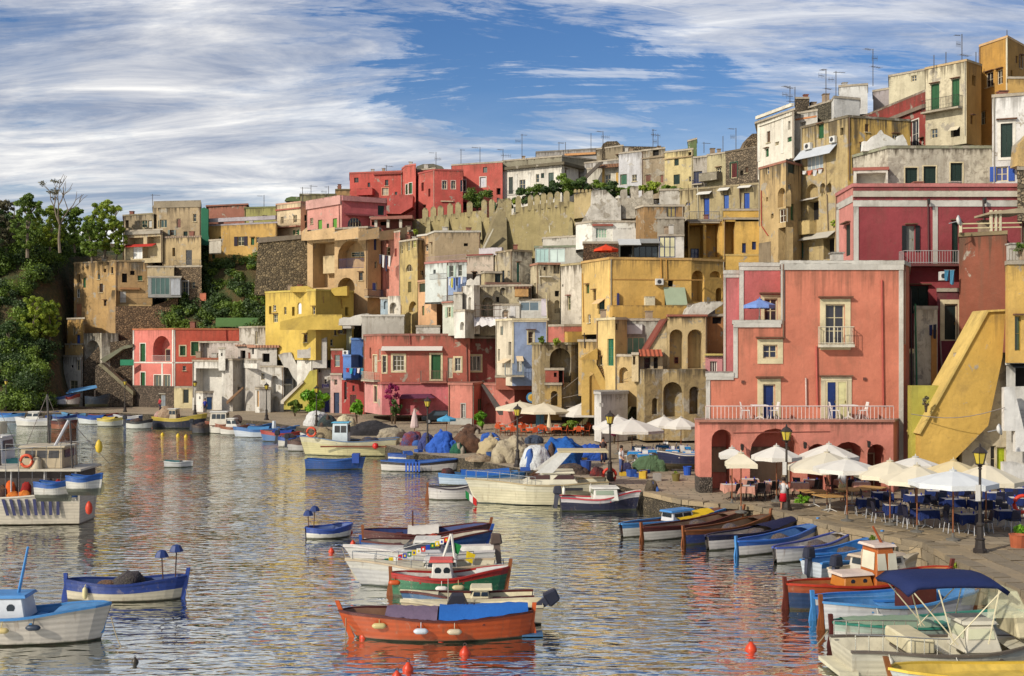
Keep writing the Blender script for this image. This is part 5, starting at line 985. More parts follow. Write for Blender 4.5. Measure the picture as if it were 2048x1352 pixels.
# outdoor stair on the left
ls = thing('stone_stair','steep green railed stone stair beside the coral house','stair',P(600,1180,151))
PR(None,rubble((116,98,76),1.4),[(430,1230),(436,1000),(530,900),(690,880),(690,1180),(560,1020),(505,1000),(500,1230)],153.5,3,'wall',None,ls)
PR(None,rubble((120,104,84),1.5),[(495,1230),(495,1020),(520,1005),(690,1160),(690,1230)],151.2,1,'wall',None,ls)
PR(None,stucco((150,140,104),.5),[(510,1012),(528,1004),(692,1150),(692,1172)],151,1.3,'coping',None,ls)
PR(None,stucco((130,130,100),.5),[(520,985),(640,915),(690,905),(690,920),(640,932),(545,1000)],152.5,1.0,'flight',None,ls)
PR(None,cloth((60,140,104)),[(625,1016),(625,986),(694,986),(694,1016)],151.5,.1,'green_panel',None,ls)
# ================================================================ boats
def ss(a,b,t): t = max(0,min(1,(t-a)/(b-a))); return t*t*(3-2*t)
class Boat:
    def __init__(s,label,L,Bm,H,hull,strake,bottom,rim,inner,stern='point',name='rowing_boat',cat='boat',bow_up=.32,st_up=.16,rake=.12,group=None,post=None,benches=3,floor=.18,band=.68,deck=0.0):
        s.L,s.B,s.H,s.stern,s.bow_up,s.st_up,s.rake = L,Bm,H,stern,bow_up,st_up,rake
        s.root = thing(name,label,cat,(0,0,0),group)
        N = 16; st = [s.sta(i/N) for i in range(N+1)]
        mb = MB(); rows = [(-.30,.05),(-.10,.62),(.05,.84),(None,band),(None,1.0)]
        for (x0,hb,zs,xr) in st:
            ring = []
            for k,(z,w) in enumerate(rows):
                zz = z if z is not None else zs*(band if k == 3 else 1.0)
                ww = hb*(w if z is not None else (.95 if k == 3 else 1.0))
                xx = x0+xr*(zz/max(zs,.1))
                ring.append((xx,ww,zz))
            mb.v += [(x,w,z) for x,w,z in ring]+[(x,-w,z) for x,w,z in ring]
        K = len(rows)
        for i in range(N):
            for side in (0,1):
                for k in range(K-1):
                    a = i*2*K+side*K+k; b = a+2*K; mi = 0 if k < 2 else (1 if k == 2 else 2)
                    mb.f.append((a,a+1,b+1,b) if side else (a,b,b+1,a+1)); mb.m.append(mi)
        if stern != 'point':
            for k in range(K-1): mb.f.append((k,k+1,K+k+1,K+k)); mb.m.append(0 if k < 2 else 1)
        s.hull = mb.build('hull',[hullpaint(bottom),hullpaint(hull),hullpaint(strake)],s.root,smooth=False)
        # inside skin + floor boards
        mi = MB(); f0 = []
        for (x0,hb,zs,xr) in st:
            h2 = max(hb-.06,.01); fl = min(zs-.1,floor); xa = x0*.985
            mi.v += [(xa+xr,h2,zs-.01),(xa+xr*.4,h2*.82,fl),(xa+xr*.4,-h2*.82,fl),(xa+xr,-h2,zs-.01)]
        for i in range(N):
            for k in range(3): a = i*4+k; mi.f.append((a,a+1,a+5,a+4)); mi.m.append(0)
        mi.build('interior',paint(inner,.6,.35),s.root)
        rm = MB()
        for sg in (1,-1):
            for i in range(N):
                (x0,h0,z0,r0),(x1,h1,z1,r1) = st[i],st[i+1]
                rm.hexa([(x0+r0,sg*(h0+.03),z0-.035),(x1+r1,sg*(h1+.03),z1-.035),(x1+r1,sg*max(h1-.07,0),z1-.035),(x0+r0,sg*max(h0-.07,0),z0-.035),
                         (x0+r0,sg*(h0+.03),z0+.03),(x1+r1,sg*(h1+.03),z1+.03),(x1+r1,sg*max(h1-.07,0),z1+.03),(x0+r0,sg*max(h0-.07,0),z0+.03)])
        rm.build('gunwale',paint(rim,.45,.25),s.root)
        for i in range(benches):
            t = .2+.5*(i+.5)/max(benches,1); x0,hb,zs,xr = s.sta(t); b = MB(); b.box(x0-.13,x0+.13,-hb+.05,hb-.05,zs-.2,zs-.15); b.build('thwart',paint(inner if i % 2 else rim,.5,.3),s.root)
        if deck > 0:
            d = MB(); ii = [j for j in range(N+1) if j/N >= 1-deck]
            for j in ii: x0,hb,zs,xr = st[j]; d.v += [(x0+xr,hb-.05,zs+.005),(x0+xr,0,zs+.06),(x0+xr,-hb+.05,zs+.005)]
            for j in range(len(ii)-1):
                for k in (0,1): a = j*3+k; d.f.append((a,a+1,a+4,a+3)); d.m.append(0)
            d.build('foredeck',paint(inner,.5,.3),s.root)
        if post:
            x0,hb,zs,xr = s.sta(1.0); b = MB(); b.prism([(x0+xr-.02,-.05,zs+.28),(x0+xr+.1,-.05,zs+.28),(x0+xr*.1+.1,-.05,-.2),(x0-.02,-.05,-.2)],(0,.1,0)); b.build('stem_post',paint(post,.5,.3),s.root)
            if stern == 'point':
                x0,hb,zs,xr = s.sta(0.0); b = MB(); b.prism([(x0+xr-.1,-.045,zs+.22),(x0+xr+.02,-.045,zs+.22),(x0+.02,-.045,-.2),(x0-.1,-.045,-.2)],(0,.09,0)); b.build('stern_post',paint(post,.5,.3),s.root)
                b = MB(); b.prism([(x0-.12,-.025,zs*.9),(x0-.22,-.025,.1),(x0-.26,-.025,-.3),(x0-.12,-.025,-.3)],(0,.05,0)); b.build('rudder',paint(post,.5,.3),s.root)
    def sta(s,t):
        x = -s.L/2+s.L*t*.94+(.03*s.L)
        if s.stern == 'point': hb = s.B/2*max(math.sin(math.pi*min(max(t,.012),.988)),.0)**.55
        else: hb = s.B/2*(.80+.2*ss(0,.4,t))*(1-ss(.45,1.02,t)**1.5*.985)
        if t > .99: hb = .03
        zs = s.H*(1+s.bow_up*ss(.45,1,t)**1.3+s.st_up*ss(.45,0,t))
        return x,hb,zs,s.rake*s.L*.5*ss(.7,1,t)-s.rake*s.L*.12*ss(.25,0,t)
    def part(s,name,mb,mat,parent=None,smooth=False,bevel=0): return mb.build(name,mat,parent or s.root,smooth,bevel=bevel)
    def cabin(s,t0,t1,w,h,col,roof,win=(36,44,50),z=None,wins=2,lean=.12,name='cabin',over=.12,round_=False):
        x0,x1 = -s.L/2+s.L*t0,-s.L/2+s.L*t1; z0 = z if z is not None else s.sta((t0+t1)/2)[2]-.1; m = MB()
        m.hexa([(x0,-w/2,z0),(x1,-w/2,z0),(x1,w/2,z0),(x0,w/2,z0),(x0+lean*.4,-w*.44,z0+h),(x1-lean,-w*.44,z0+h),(x1-lean,w*.44,z0+h),(x0+lean*.4,w*.44,z0+h)])
        c = s.part(name,m,paint(col,.4,.15),bevel=.03)
        m = MB(); m.hexa([(x0-over+lean*.3,-w*.5,z0+h+.002),(x1+over-lean,-w*.5,z0+h+.002),(x1+over-lean,w*.5,z0+h+.002),(x0-over+lean*.3,w*.5,z0+h+.002),(x0-over*.8+lean*.3,-w*.44,z0+h+.08),(x1+over*.6-lean,-w*.44,z0+h+.08),(x1+over*.6-lean,w*.44,z0+h+.08),(x0-over*.8+lean*.3,w*.44,z0+h+.08)])
        s.part('roof',m,paint(roof,.45,.2),c)
        if wins == 0:   # round portholes
            for sg in (-1,1):
                for k in (.3,.7):
                    m = MB(); cx = x0+(x1-x0)*k; r = min(.12,h*.2); m.lathe([(r,0),(r,.03)],(cx,sg*w*.475,z0+h*.55),10,rot=Matrix.Rotation(sg*math.pi/2,3,'X')); s.part('porthole',m,glass(win),c)
            return c
        for sg in (-1,1):
            for k in range(wins):
                a = x0+(x1-x0)*(.1+.8*k/wins); b = x0+(x1-x0)*(.1+.8*(k+.86)/wins); m = MB(); ya = sg*(w*.5-w*.06*.52+.012); yb = sg*(w*.5-w*.06*.88+.012)
                m.prism([(a,ya,z0+h*.5),(b,ya,z0+h*.5),(b-lean*.2,yb,z0+h*.86),(a,yb,z0+h*.86)],(0,sg*.015,0)); s.part('window',m,glass(win),c)
        for xx,dx in ((x1-lean*.5,.02),(x0+lean*.2,-.02)):
            m = MB(); m.prism([(xx+dx+(lean*.06 if dx > 0 else -lean*.0),-w*.36,z0+h*.5),(xx+dx+(lean*.06 if dx > 0 else 0),w*.36,z0+h*.5),(xx+dx-(lean*.36 if dx > 0 else -lean*.15),w*.34,z0+h*.88),(xx+dx-(lean*.36 if dx > 0 else -lean*.15),-w*.34,z0+h*.88)],(.015 if dx > 0 else -.015,0,0)); s.part('window',m,glass(win),c)
        return c
    def motor(s,col=(40,42,48),up=False,t=0.0,y=0.0):
        x0 = -s.L/2+s.L*.03-.12; z = s.sta(0)[2]; m = MB()
        rot = Matrix.Rotation(R(-58 if up else 4),3,'Y'); o = Vector((x0,y,z+.12))
        def tr(p): return tuple(o+rot @ Vector(p))
        m.hexa([tr(p) for p in [(-.32,-.16,.02),(.16,-.16,.02),(.16,.16,.02),(-.32,.16,.02),(-.28,-.13,.42),(.1,-.13,.46),(.1,.13,.46),(-.28,.13,.42)]])
        mt = s.part('outboard_motor',m,paint(col,.35,.1),bevel=.05)
        m = MB(); m.hexa([tr(p) for p in [(-.24,-.05,-.75),(-.04,-.05,-.75),(-.04,.05,-.75),(-.24,.05,-.75),(-.22,-.07,.02),(.04,-.07,.02),(.04,.07,.02),(-.22,.07,.02)]]); s.part('leg',m,paint(tuple(min(255,c+20) for c in col),.4,.1),mt)
        m = MB(); m.lathe([(.02,-.02),(.14,0),(.02,.03)],tr((-.3,0,-.68)),8,rot=rot @ Matrix.Rotation(math.pi/2,3,'Y')); s.part('propeller',m,paint((120,120,116),.3,.1),mt)
        return mt
    def fender(s,t,side=-1,col=WHITE,l=.42,lying=True):
        x0,hb,zs,xr = s.sta(t); m = MB(); r = .085; pr = [(.02,-l/2),(r*.8,-l/2+.05),(r,-l/2+.1),(r,l/2-.1),(r*.8,l/2-.05),(.02,l/2)]
        rot = Matrix.Rotation(math.pi/2,3,'Y') if lying else Matrix.Identity(3)
        c = (x0,side*(hb+.1),zs-.28 if lying else zs-.3); m.lathe(pr,c,8,rot=rot); m.tube([(c[0],c[1],c[2]+(.05 if lying else l/2)),(c[0],side*hb,zs)],.012,4); return s.part('fender',m,paint(col,.4,.1),smooth=True)
    def tarp(s,t0,t1,col,h=.12,skirt=.0):
        m = MB(); n = 10; K = 6
        for i in range(n+1):
            t = t0+(t1-t0)*i/n; x0,hb,zs,xr = s.sta(t)
            for k in range(K+1):
                y = -1+2*k/K; zz = zs+.035+h*(1-y*y)+.02*math.sin(i*2.3+k*1.7)
                if abs(y) == 1: zz -= skirt
                m.v.append((x0+xr,y*(hb+.035),zz))
        for i in range(n):
            for k in range(K): a = i*(K+1)+k; m.f.append((a,a+1,a+K+2,a+K+1)); m.m.append(0)
        return s.part('tarpaulin',m,cloth(col,scale=5.0),smooth=True)
    def mast(s,t,h,r=.03,col=(200,190,170),lean=0.0,y=0.0,z=None):
        x0,hb,zs,xr = s.sta(t); z = zs-.2 if z is None else z; m = MB(); m.tube([(x0,y,z),(x0+lean,y,z+h)],[r,r*.7],6); return s.part('mast',m,paint(col,.4,.2))
    def lamps(s,t,h=.9,col=(40,62,120)):
        for k in (-1,1):
            x0,hb,zs,xr = s.sta(t); m = MB(); m.tube([(x0+k*.16,k*hb*.5,zs-.1),(x0+k*.2,k*hb*.5,zs+h*.8+k*.06)],.022,5); p = s.part('lamp_pole',m,paint((90,60,50),.5,.2))
            m = MB(); m.lathe([(.02,.24),(.14,.2),(.22,.06),(.24,0),(.05,-.02)],(x0+k*.2,k*hb*.5,zs+h*.8+k*.06),8); s.part('lamp_hood',m,paint(col,.5,.2),p)
    def rail(s,t0,t1,h=.4,side=(-1,1),col=(206,208,210),n=7):
        m = MB()
        for sg in side:
            top = []
            for i in range(n+1):
                t = t0+(t1-t0)*i/n; x0,hb,zs,xr = s.sta(t); p = (x0+xr,sg*max(hb-.06,.02),zs); q = (p[0],p[1],zs+h); top.append(q); m.tube([p,q],.014,4)
            m.tube(top,.017,5)
        return s.part('rail',m,paint(col,.25,.05,metal=.8))
    def gear(s,t,cols,w=.5,h=.25,seed=1,name='net_heap'):
        x0,hb,zs,xr = s.sta(t); m = lump_mesh((x0,0,zs-.15),w,min(hb*.7,w),h,seed); return s.part(name,m,netting(*cols),smooth=True)
    def put(s,xa,xb,yw,bow='R',a=0.0):
        Y = CZ*F/(yw-HY); X = ((xa+xb)/2-CX)/F*Y
        s.root.location = (X,Y,0); s.root.rotation_euler = (0,0,R(a if bow == 'R' else 180+a)); ORG[s.root.name] = Vector(); return s
def lump_mesh(c,rx,ry,h,seed,n=14,m_=7,rough=.28):
    mb = MB(); sv = Vector((seed*3.7,seed*1.3,seed*7.1))
    for j in range(m_+1):
        ph = math.pi/2*j/m_
        for i in range(n):
            th = 2*math.pi*i/n; d = Vector((math.cos(th)*math.cos(ph),math.sin(th)*math.cos(ph),math.sin(ph)))
            k = 1+rough*1.0*noise.noise(d*1.5+sv)+rough*.5*noise.noise(d*3.6+sv)+rough*.35*noise.noise(Vector((d.x*7,d.y*7,d.z*2))+sv)
            e = abs(d.z)**.75; mb.v.append((c[0]+d.x*rx*k*(1.0-.12*d.z),c[1]+d.y*ry*k,c[2]+max(0,e*h*(.55+.45*k)*(1+.5*rough*noise.noise(d*2.2-sv)))))
    for j in range(m_):
        for i in range(n): mb.f.append((j*n+i,j*n+(i+1) % n,(j+1)*n+(i+1) % n,(j+1)*n+i)); mb.m.append(0)
    return mb
def blen(xa,xb,yw,a=0): return .94*(xb-xa)/F*(CZ*F/(yw-HY))/max(.35,math.cos(R(a)))
NAVYB,BLUB,SKYB,WH_,CRB,MAR,WOOD,ORG_,REDB,GRN = (34,52,104),(40,84,164),(76,144,206),(232,228,216),(230,218,180),(92,40,34),(146,84,44),(206,88,30),(176,40,32),(40,116,76)
RB = (96,34,30)
def mk(label,xa,xb,yw,bow='R',a=0,hull=WH_,strake=BLUB,bottom=RB,rim=None,inner=CRB,H=None,Bm=None,**kw):
    L = blen(xa,xb,yw,a)
    b = Boat(label,L,Bm or max(1.3,min(2.6,L*.34)),H or max(.42,L*.115),hull,strake,bottom,rim or strake,inner,**kw); return b.put(xa,xb,yw,bow,a)
# ---- the raft of boats in the middle
o = mk('orange wooden boat half covered by a bright blue tarpaulin',692,1080,1272,'L',2,hull=ORG_,strake=ORG_,bottom=(30,44,60),rim=MAR,inner=(150,110,84),H=.64,post=ORG_,rake=.2,bow_up=.22)
o.tarp(.03,.52,(46,110,190),.2); o.tarp(.53,.80,(132,112,132),.08)
for t,c in ((.86,(206,190,130)),(.62,(206,214,220)),(.43,(206,190,160))): o.fender(t,1,c)
m = MB(); m.box(-o.L/2-.25,-o.L/2+1.0,-.3,.25,.02,.07); o.part('swim_board',m,paint((66,110,150),.5))
o = mk('cream motor launch with tilted black outboard next to the orange boat',800,1098,1243,'L',2,hull=(226,214,190),strake=(222,206,170),rim=(226,214,180),inner=(230,216,176),stern='square',name='motor_boat',deck=.35,benches=2)
o.motor((44,46,62),True); o.mast(.7,1.0,.02); 
m = MB(); m.hexa([(.2,-.3,.5),(.9,-.3,.5),(.9,.3,.5),(.2,.3,.5),(.35,-.25,.85),(.7,-.25,.85),(.7,.25,.85),(.35,.25,.85)]); o.part('engine_cover',m,paint((40,40,52),.6))
o = mk('white launch with maroon and blue side bands behind the cream launch',800,1080,1222,'L',1,Bm=1.25,hull=WH_,strake=(70,110,150),rim=MAR,inner=CRB,stern='square',name='motor_boat',deck=.3); o.cabin(.35,.5,.8,.35,CRB,CRB)
o = mk('green boat with red strake and little white portholed cabin',772,1020,1190,'R',1,hull=GRN,strake=REDB,bottom=(30,40,34),inner=WH_,post=WOOD,bow_up=.45,deck=.3,band=.78,H=.66); o.cabin(.36,.55,.8,.62,WH_,(214,90,80),wins=0); o.fender(.45,-1,WH_); o.fender(.6,-1,(206,190,140)); o.fender(.02,-1,ORG_)
sail = mk('grey white sailing cruiser dressed with signal flags',706,1000,1170,'L',1,hull=(206,204,200),strake=(222,218,206),bottom=(40,56,96),rim=(200,180,150),inner=(226,216,186),stern='square',name='sailing_boat',cat='sailing boat',rake=.24,deck=.5,H=.7); sail.rail(.15,.95,.3); sail.cabin(.3,.52,1.1,.3,WH_,WH_)
o = mk('white cabin cruiser with dark wraparound windscreen between sailing cruiser and blue boat',700,1000,1133,'L',1,hull=(222,216,210),strake=(226,222,214),rim=(214,206,200),inner=WH_,stern='square',name='cabin_cruiser',cat='cabin cruiser',rake=.22,deck=.4,H=.62); o.cabin(.36,.72,1.3,.5,(206,204,204),WH_,(50,50,58),lean=.9,wins=1); o.motor((96,80,70)); o.mast(.5,.7,.1,WH_)
o = mk('royal blue wooden boat with high raked bow behind the cabin cruiser',714,975,1112,'R',4,hull=(42,84,140),strake=(46,88,146),rim=MAR,inner=(190,180,160),post=BLUB,bow_up=.75,rake=.2); o.gear(.6,((200,60,40),(220,120,60)),.5,.4,4,'float_heap')
o = mk('white boat with broad maroon gunwale and white cover behind the blue boat',716,982,1092,'R',4,hull=WH_,strake=MAR,rim=MAR,inner=(60,76,130),post=WOOD,bow_up=.5,band=.55); o.tarp(.36,.62,(226,218,204),.22); o.mast(.4,1.1,.05,(90,44,30))
o = mk('small blue and white rowing boat carrying two blue hooded lamps',610,703,1074,'R',24,hull=WH_,strake=(44,78,160),inner=(90,110,160),Bm=1.4,band=.55); o.lamps(.12,.8)
# signal flags
for k in range(22):
    t = k/21; reg(0,0,1); x,y = 708+(902-708)*t,1134-62*t**.92-(-8*math.sin(math.pi*t)); Y = 41.2
    c = [(206,40,36),(230,200,40),(40,70,170),(240,236,226),(30,110,70)][(k*7) % 5]; m = MB(); p = P(x,y,Y); w = .075
    m.prism([p+Vector((-w,0,.02)),p+Vector((-w,.01,-.16)),p+Vector((w,-.01,-.15)),p+Vector((w,0,.03))],(0,.01,0),0)
    c2 = [(240,236,226),(40,70,170),(230,200,40)][k % 3]; q = p+Vector((0,-.012,-.065)); m.prism([q+Vector((-.03,0,.04)),q+Vector((-.03,0,-.04)),q+Vector((.03,0,-.04)),q+Vector((.03,0,.04))],(0,-.004,0),1)
    ob = m.build('signal_flag',[cloth(c),cloth(c2)],None,org=p); tag(ob,'little coloured signal flag strung from bow to mast of the sailing cruiser','flag','signal flags on the sailing cruiser')
m = MB(); m.tube([P(706,1132,41.2),P(800,1098,41.2),P(904,1070,41.2)],.012,4); sl = m.build('flag_line',paint((220,216,206)),None,org=P(706,1132,41.2)); tag(sl,'thin line carrying the signal flags up to the mast','rope')
ms = thing('mast_frame','white A shaped mast frame of the sailing cruiser','mast',P(895,1140,41))
m = MB(); m.tube([P(876,1146,41),P(902,1068,41.1)],.05,6); m.tube([P(912,1140,41),P(903,1068,41.1)],.05,6); m.build('spar',paint(WH_,.4,.2),ms)
m = MB(); m.tube([P(885,1118,41),P(910,1118,41)],.035,5); m.build('crossbar',paint(WH_,.4,.2),ms)
for x,y,c in ((912,1096,(40,140,70)),(940,1114,(226,196,40))):
    p = P(x,y,41.1); m = MB(); m.prism([p+Vector((-.12,0,.22)),p+Vector((-.16,.03,-.12)),p+Vector((.08,0,-.24)),p+Vector((.2,.02,.08))],(0,.012,0)); ob = m.build('pennant',cloth(c),None,org=p); tag(ob,('green' if c[0] == 40 else 'yellow')+' pennant hanging behind the white mast frame','flag')
# ---- left foreground
o = mk('white boat with deep blue side and two lamp hoods drifting alone',124,374,1198,'R',2,hull=(226,214,186),strake=(34,66,146),bottom=(120,40,40),rim=(30,56,126),inner=(60,84,140),H=.58,band=.5,post=(34,66,146)); o.lamps(.9,.95); o.gear(.55,((70,60,66),(96,90,80)),.55,.5,3); o.fender(.2,-1,(226,214,160),lying=False); o.gear(.35,((110,84,60),(150,110,80)),.4,.2,8)
o = mk('white boat with sky blue deck and cabin by the lone blue boat',-150,220,1280,'R',3,hull=(226,216,200),strake=(224,214,196),bottom=(96,30,40),rim=(72,140,200),inner=(84,146,200),H=.78,deck=.3,band=.8); o.cabin(.3,.58,1.0,.62,(226,230,232),SKYB,wins=0); o.mast(.5,1.5,.05,SKYB,.3,z=1.2); o.fender(.66,-1,(50,60,76)); o.fender(.48,-1,(220,196,130))
# ---- fishing boats at the left edge
tr_ = mk('white fishing trawler with slanted navy stripes and red waterline',-190,196,1043,'L',0,hull=(224,212,190),strake=(226,216,196),bottom=(140,40,40),rim=(226,216,196),inner=(120,100,84),stern='square',name='fishing_trawler',cat='fishing boat',H=1.35,Bm=3.0,bow_up=.4,rake=.1)
for k in range(11):
    x = -tr_.L/2+1.1+k*.36+(1.5 if k > 7 else 0); m = MB(); yb = 1.5*.99; hb = tr_.sta((x+tr_.L/2)/tr_.L)[1]
    m.prism([(x,hb+.012,1.28),(x+.15,hb+.012,1.28),(x+.15-.03*k,hb*.96+.03,.5),(x-.03*k,hb*.96+.03,.5)],(0,.02,0)); tr_.part('hull_stripe',m,paint((40,44,92),.5))
tr_.cabin(.12,.36,2.0,1.0,(190,172,140),(206,190,160),(60,56,52),z=2.7,wins=3,lean=.1,name='wheelhouse')
m = MB()
for x in (-4.1,-2.6,-1.0,.4):
    for y in (-1.2,1.2): m.tube([(x,y,1.2),(x,y,2.7)],.04,5)
tr_.part('deck_posts',m,paint((200,196,190),.5))
m = MB(); m.box(-4.4,.8,-1.4,1.4,2.6,2.7); tr_.part('upper_deck',m,paint((206,196,176),.6))
tr_.rail(.03,.55,2.3,(1,-1),(206,204,200))
m = MB(); m.tube([(-1.6,.6,1.4),(-3.6,.8,5.0)],.07,6); tr_.part('derrick',m,paint((206,206,210),.4))
m = MB(); m.tube([(.8,.2,1.4),(.8,.2,4.6)],.09,6); tr_.part('mast',m,paint((50,70,130),.4))
for x,z,c in ((.1,4.4,0),(1.0,4.4,0),(-1.8,3.1,0)):
    m = MB(); n = 14; pts = [(x+.28*math.cos(2*math.pi*i/n),1.35,z+.28*math.sin(2*math.pi*i/n)) for i in range(n+1)]; m.tube(pts,.07,6,caps=False); tr_.part('life_ring',m,paint((214,80,40),.5,.1),smooth=True)
m = MB(); m.box(-.1,.9,-.4,.4,4.3,4.9); tr_.part('winch_box',m,paint((226,220,190),.5))
m = MB(); m.box(-4.2,.2,-1.1,1.0,1.2,2.58); tr_.part('under_deck_dark',m,paint((70,62,58),.7))  # dark box added to make the space beneath the upper deck look shaded
for i,(x,y,zt_) in enumerate(((-2.2,-.6,6.2),(.2,-.5,5.6),(2.0,.4,5.2),(-3.9,.9,5.0))):
    m = MB(); m.tube([(x,y,1.3),(x+.2,y,zt_)],.05,5); mm_ = tr_.part('mast',m,paint((90,84,80),.5)); m = MB(); m.tube([(x+.2,y,zt_),(x+1.9,0,1.5)],.014,4); m.tube([(x+.2,y,zt_),(x-1.4,0,2.8)],.014,4); tr_.part('rigging',m,paint((120,110,100),.7),mm_)
for i in range(9):
    m = lump_mesh((-3.8+i*.55,1.12,RND.choice((1.3,1.35,2.7))),RND.uniform(.2,.4),.25,RND.uniform(.3,.9),i+60); tr_.part('deck_gear',m,RND.choice((cloth((170,50,44)),cloth((206,190,160)),netting((90,60,50),(130,90,60)),cloth((60,90,140)),cloth((210,120,50)))),smooth=True)
for i,(x,w,h,c) in enumerate(((1.0,.25,1.6,(200,36,40)),(-.9,.3,.9,(220,100,40)),(-1.6,.35,.8,(150,40,36)),(2.2,.8,.5,(110,76,60)),(1.7,.4,1.0,(60,100,140)))):
    m = lump_mesh((x,.9,1.3),w,.3,h,i+20); tr_.part('deck_gear',m,cloth(c),smooth=True)
for i,(xa,xb,yw,lab) in enumerate(((72,146,1010,'small blue and white dinghy hoisted on the trawler, lower of the pair'),(136,204,1000,'small blue and white dinghy hung at the trawler stern'))):
    Y = 53.4 if i == 0 else 53.0; L = (xb-xa)/F*Y; d = Boat(lab,L,.95,.55,WH_,(40,100,180),WH_,(40,96,176),(90,130,180),stern='square',name='dinghy',benches=1,band=.62); d.root.location = (((xa+xb)/2-CX)/F*Y,Y,CZ-((990 if i == 0 else 978)-HY)/F*Y-.0); d.root.rotation_euler = (0,0,0)
for x,y,c,lab in ((198,893,(222,186,50),'pale yellow fender hanging from the trawler rail'),(202,975,(226,210,150),'cream fender hanging at the trawler stern'),(178,1016,(214,70,40),'orange ball float at the trawler waterline')):
    p = P(x,y,53.2); m = MB(); m.lathe([(.03,-.3),(.13,-.22),(.17,0),(.12,.2),(.03,.32)],p,9); ob = m.build('fender',paint(c,.5,.1),None,smooth=True,org=p); tag(ob,lab,'fender')
o = mk('second white fishing boat with glazed wheelhouse behind the trawler',-230,66,965,'R',0,hull=(220,214,204),strake=(70,150,150),bottom=RB,inner=(110,100,90),stern='square',name='fishing_boat',cat='fishing boat',H=1.2,Bm=2.6); o.cabin(.5,.86,2.0,1.7,(226,226,224),WH_,(70,80,84),wins=3); o.rail(.2,.95,.7); o.gear(.3,((120,60,40),(80,50,40)),1.0,.7,5)
o = mk('tiny white dinghy with teal cover alone in open water',328,388,934,'R',3,hull=(214,214,210),strake=(206,206,200),inner=(80,110,110),bottom=(40,56,60),stern='square',name='dinghy',H=.38,Bm=1.1,rake=.06,bow_up=.1,benches=1); o.tarp(.0,.55,(70,120,120),.03)
# ---- middle distance
o = mk('cream fishing boat with light blue roofed wheelhouse and brown rubbing strip',598,806,910,'L',-2,hull=(214,204,150),strake=(216,208,172),rim=(96,120,150),inner=(120,110,96),bottom=(50,40,40),stern='square',name='fishing_boat',cat='fishing boat',H=1.15,Bm=2.6,bow_up=.3,band=.7); o.cabin(.52,.68,1.3,1.5,(214,224,226),(96,176,206),(60,60,60),wins=2,lean=.05); o.gear(.8,((190,170,130),(160,140,110)),.9,1.0,6); o.gear(.3,((90,76,60),(60,84,130)),.8,.4,7)
m = MB(); m.box(-3.2,2.2,1.26,1.34,.72,.84); o.part('rubbing_strip',m,paint((120,60,34),.5))
m = MB(); n = 14; m.tube([(3.0+.35*math.cos(2*math.pi*i/n),.9,1.9+.35*math.sin(2*math.pi*i/n)) for i in range(n+1)],.09,6,caps=False); o.part('life_ring',m,paint((220,80,40),.5,.1),smooth=True)
m = MB(); m.lathe([(.03,-.25),(.2,-.15),(.25,0),(.2,.18),(.03,.25)],(-2.2,1.5,.85),10); o.part('float',m,paint((214,40,30),.4,.1),smooth=True)
o = mk('plain blue rowing boat with blue crate moored before the fishing boat',606,732,938,'R',0,hull=(34,84,156),strake=(36,88,160),inner=(40,84,150),bottom=(26,34,44),stern='square',H=.62,rake=.1,band=.8); m = MB(); m.box(.85*o.L/2-.5,.85*o.L/2,-.4,.4,.45,1.1); o.part('crate',m,paint((40,76,160),.5))
o = mk('white boat with royal blue decks and striped fender cloth',754,922,941,'R',3,hull=(222,214,204),strake=(60,50,50),rim=(44,90,160),inner=(50,96,170),bottom=(40,40,44),H=.62,deck=.3); o.tarp(.1,.45,(44,96,176),.1)
m = MB()
for k in range(5): m.box(-.9+k*.22,-.78+k*.22,-1.35,-1.31,.05,.75)
o.part('striped_cloth',m,cloth((60,100,190)))
o = mk('white and blue boat moored close to the net piles',770,905,925,'R',5,hull=(222,220,214),strake=BLUB,inner=(70,110,180),H=.6)
o = mk('white skiff with brown stern post left of the yacht',852,960,998,'R',3,hull=(220,214,206),strake=(206,200,196),rim=(60,50,60),inner=(200,196,186),post=WOOD,H=.62)
o = mk('light blue boat with blue tarpaulin behind the yacht',868,1060,968,'R',5,hull=(190,206,220),strake=(70,130,190),inner=(90,130,170),H=.6); o.tarp(.25,.8,(44,100,180),.25); o.gear(.1,((50,44,50),(110,50,40)),.5,.5,9)
ya = mk('cream motor yacht with brown cabin windows and blue waterline',940,1225,1006,'L',0,hull=(226,216,180),strake=(230,222,192),bottom=(34,56,110),rim=(180,160,120),inner=(226,218,190),stern='square',name='motor_yacht',cat='yacht',H=1.1,Bm=2.7,deck=.62,rake=.2,bow_up=.22); ya.cabin(.22,.66,2.0,.62,(230,222,196),(226,218,190),(70,44,30),z=1.1,wins=2,lean=1.3)
for y in (-.9,.9): m = MB(); m.prism([(-.6,y,1.75),(.35,y,1.75),(-1.1,y,2.85),(-1.6,y,2.85)],(0,.08,0)); ya.part('arch',m,paint((226,224,216),.4))
m = MB(); m.box(-3.6,-.9,-1.0,1.0,2.85,2.93); ya.part('bimini_top',m,cloth((206,190,150)))
ya.rail(.55,.99,.45); ya.fender(.33,1,WH_,lying=False); ya.fender(.02+.1,1,WH_,lying=False); m = MB(); m.box(-2.2,-1.2,1.36,1.42,.85,1.0); ya.part('name_plate',m,paint((50,50,54),.5))
fl = P(940,990,61.6); m = MB(); 
for k,c in enumerate(range(3)): m.prism([fl+Vector((-.25+k*.2,0,.25-k*.16)),fl+Vector((-.25+k*.2+.02,0,-.15-k*.16)),fl+Vector((-.05+k*.2,.02,-.3-k*.16)),fl+Vector((-.05+k*.2,.02,.09-k*.16))],(0,.012,0),k)
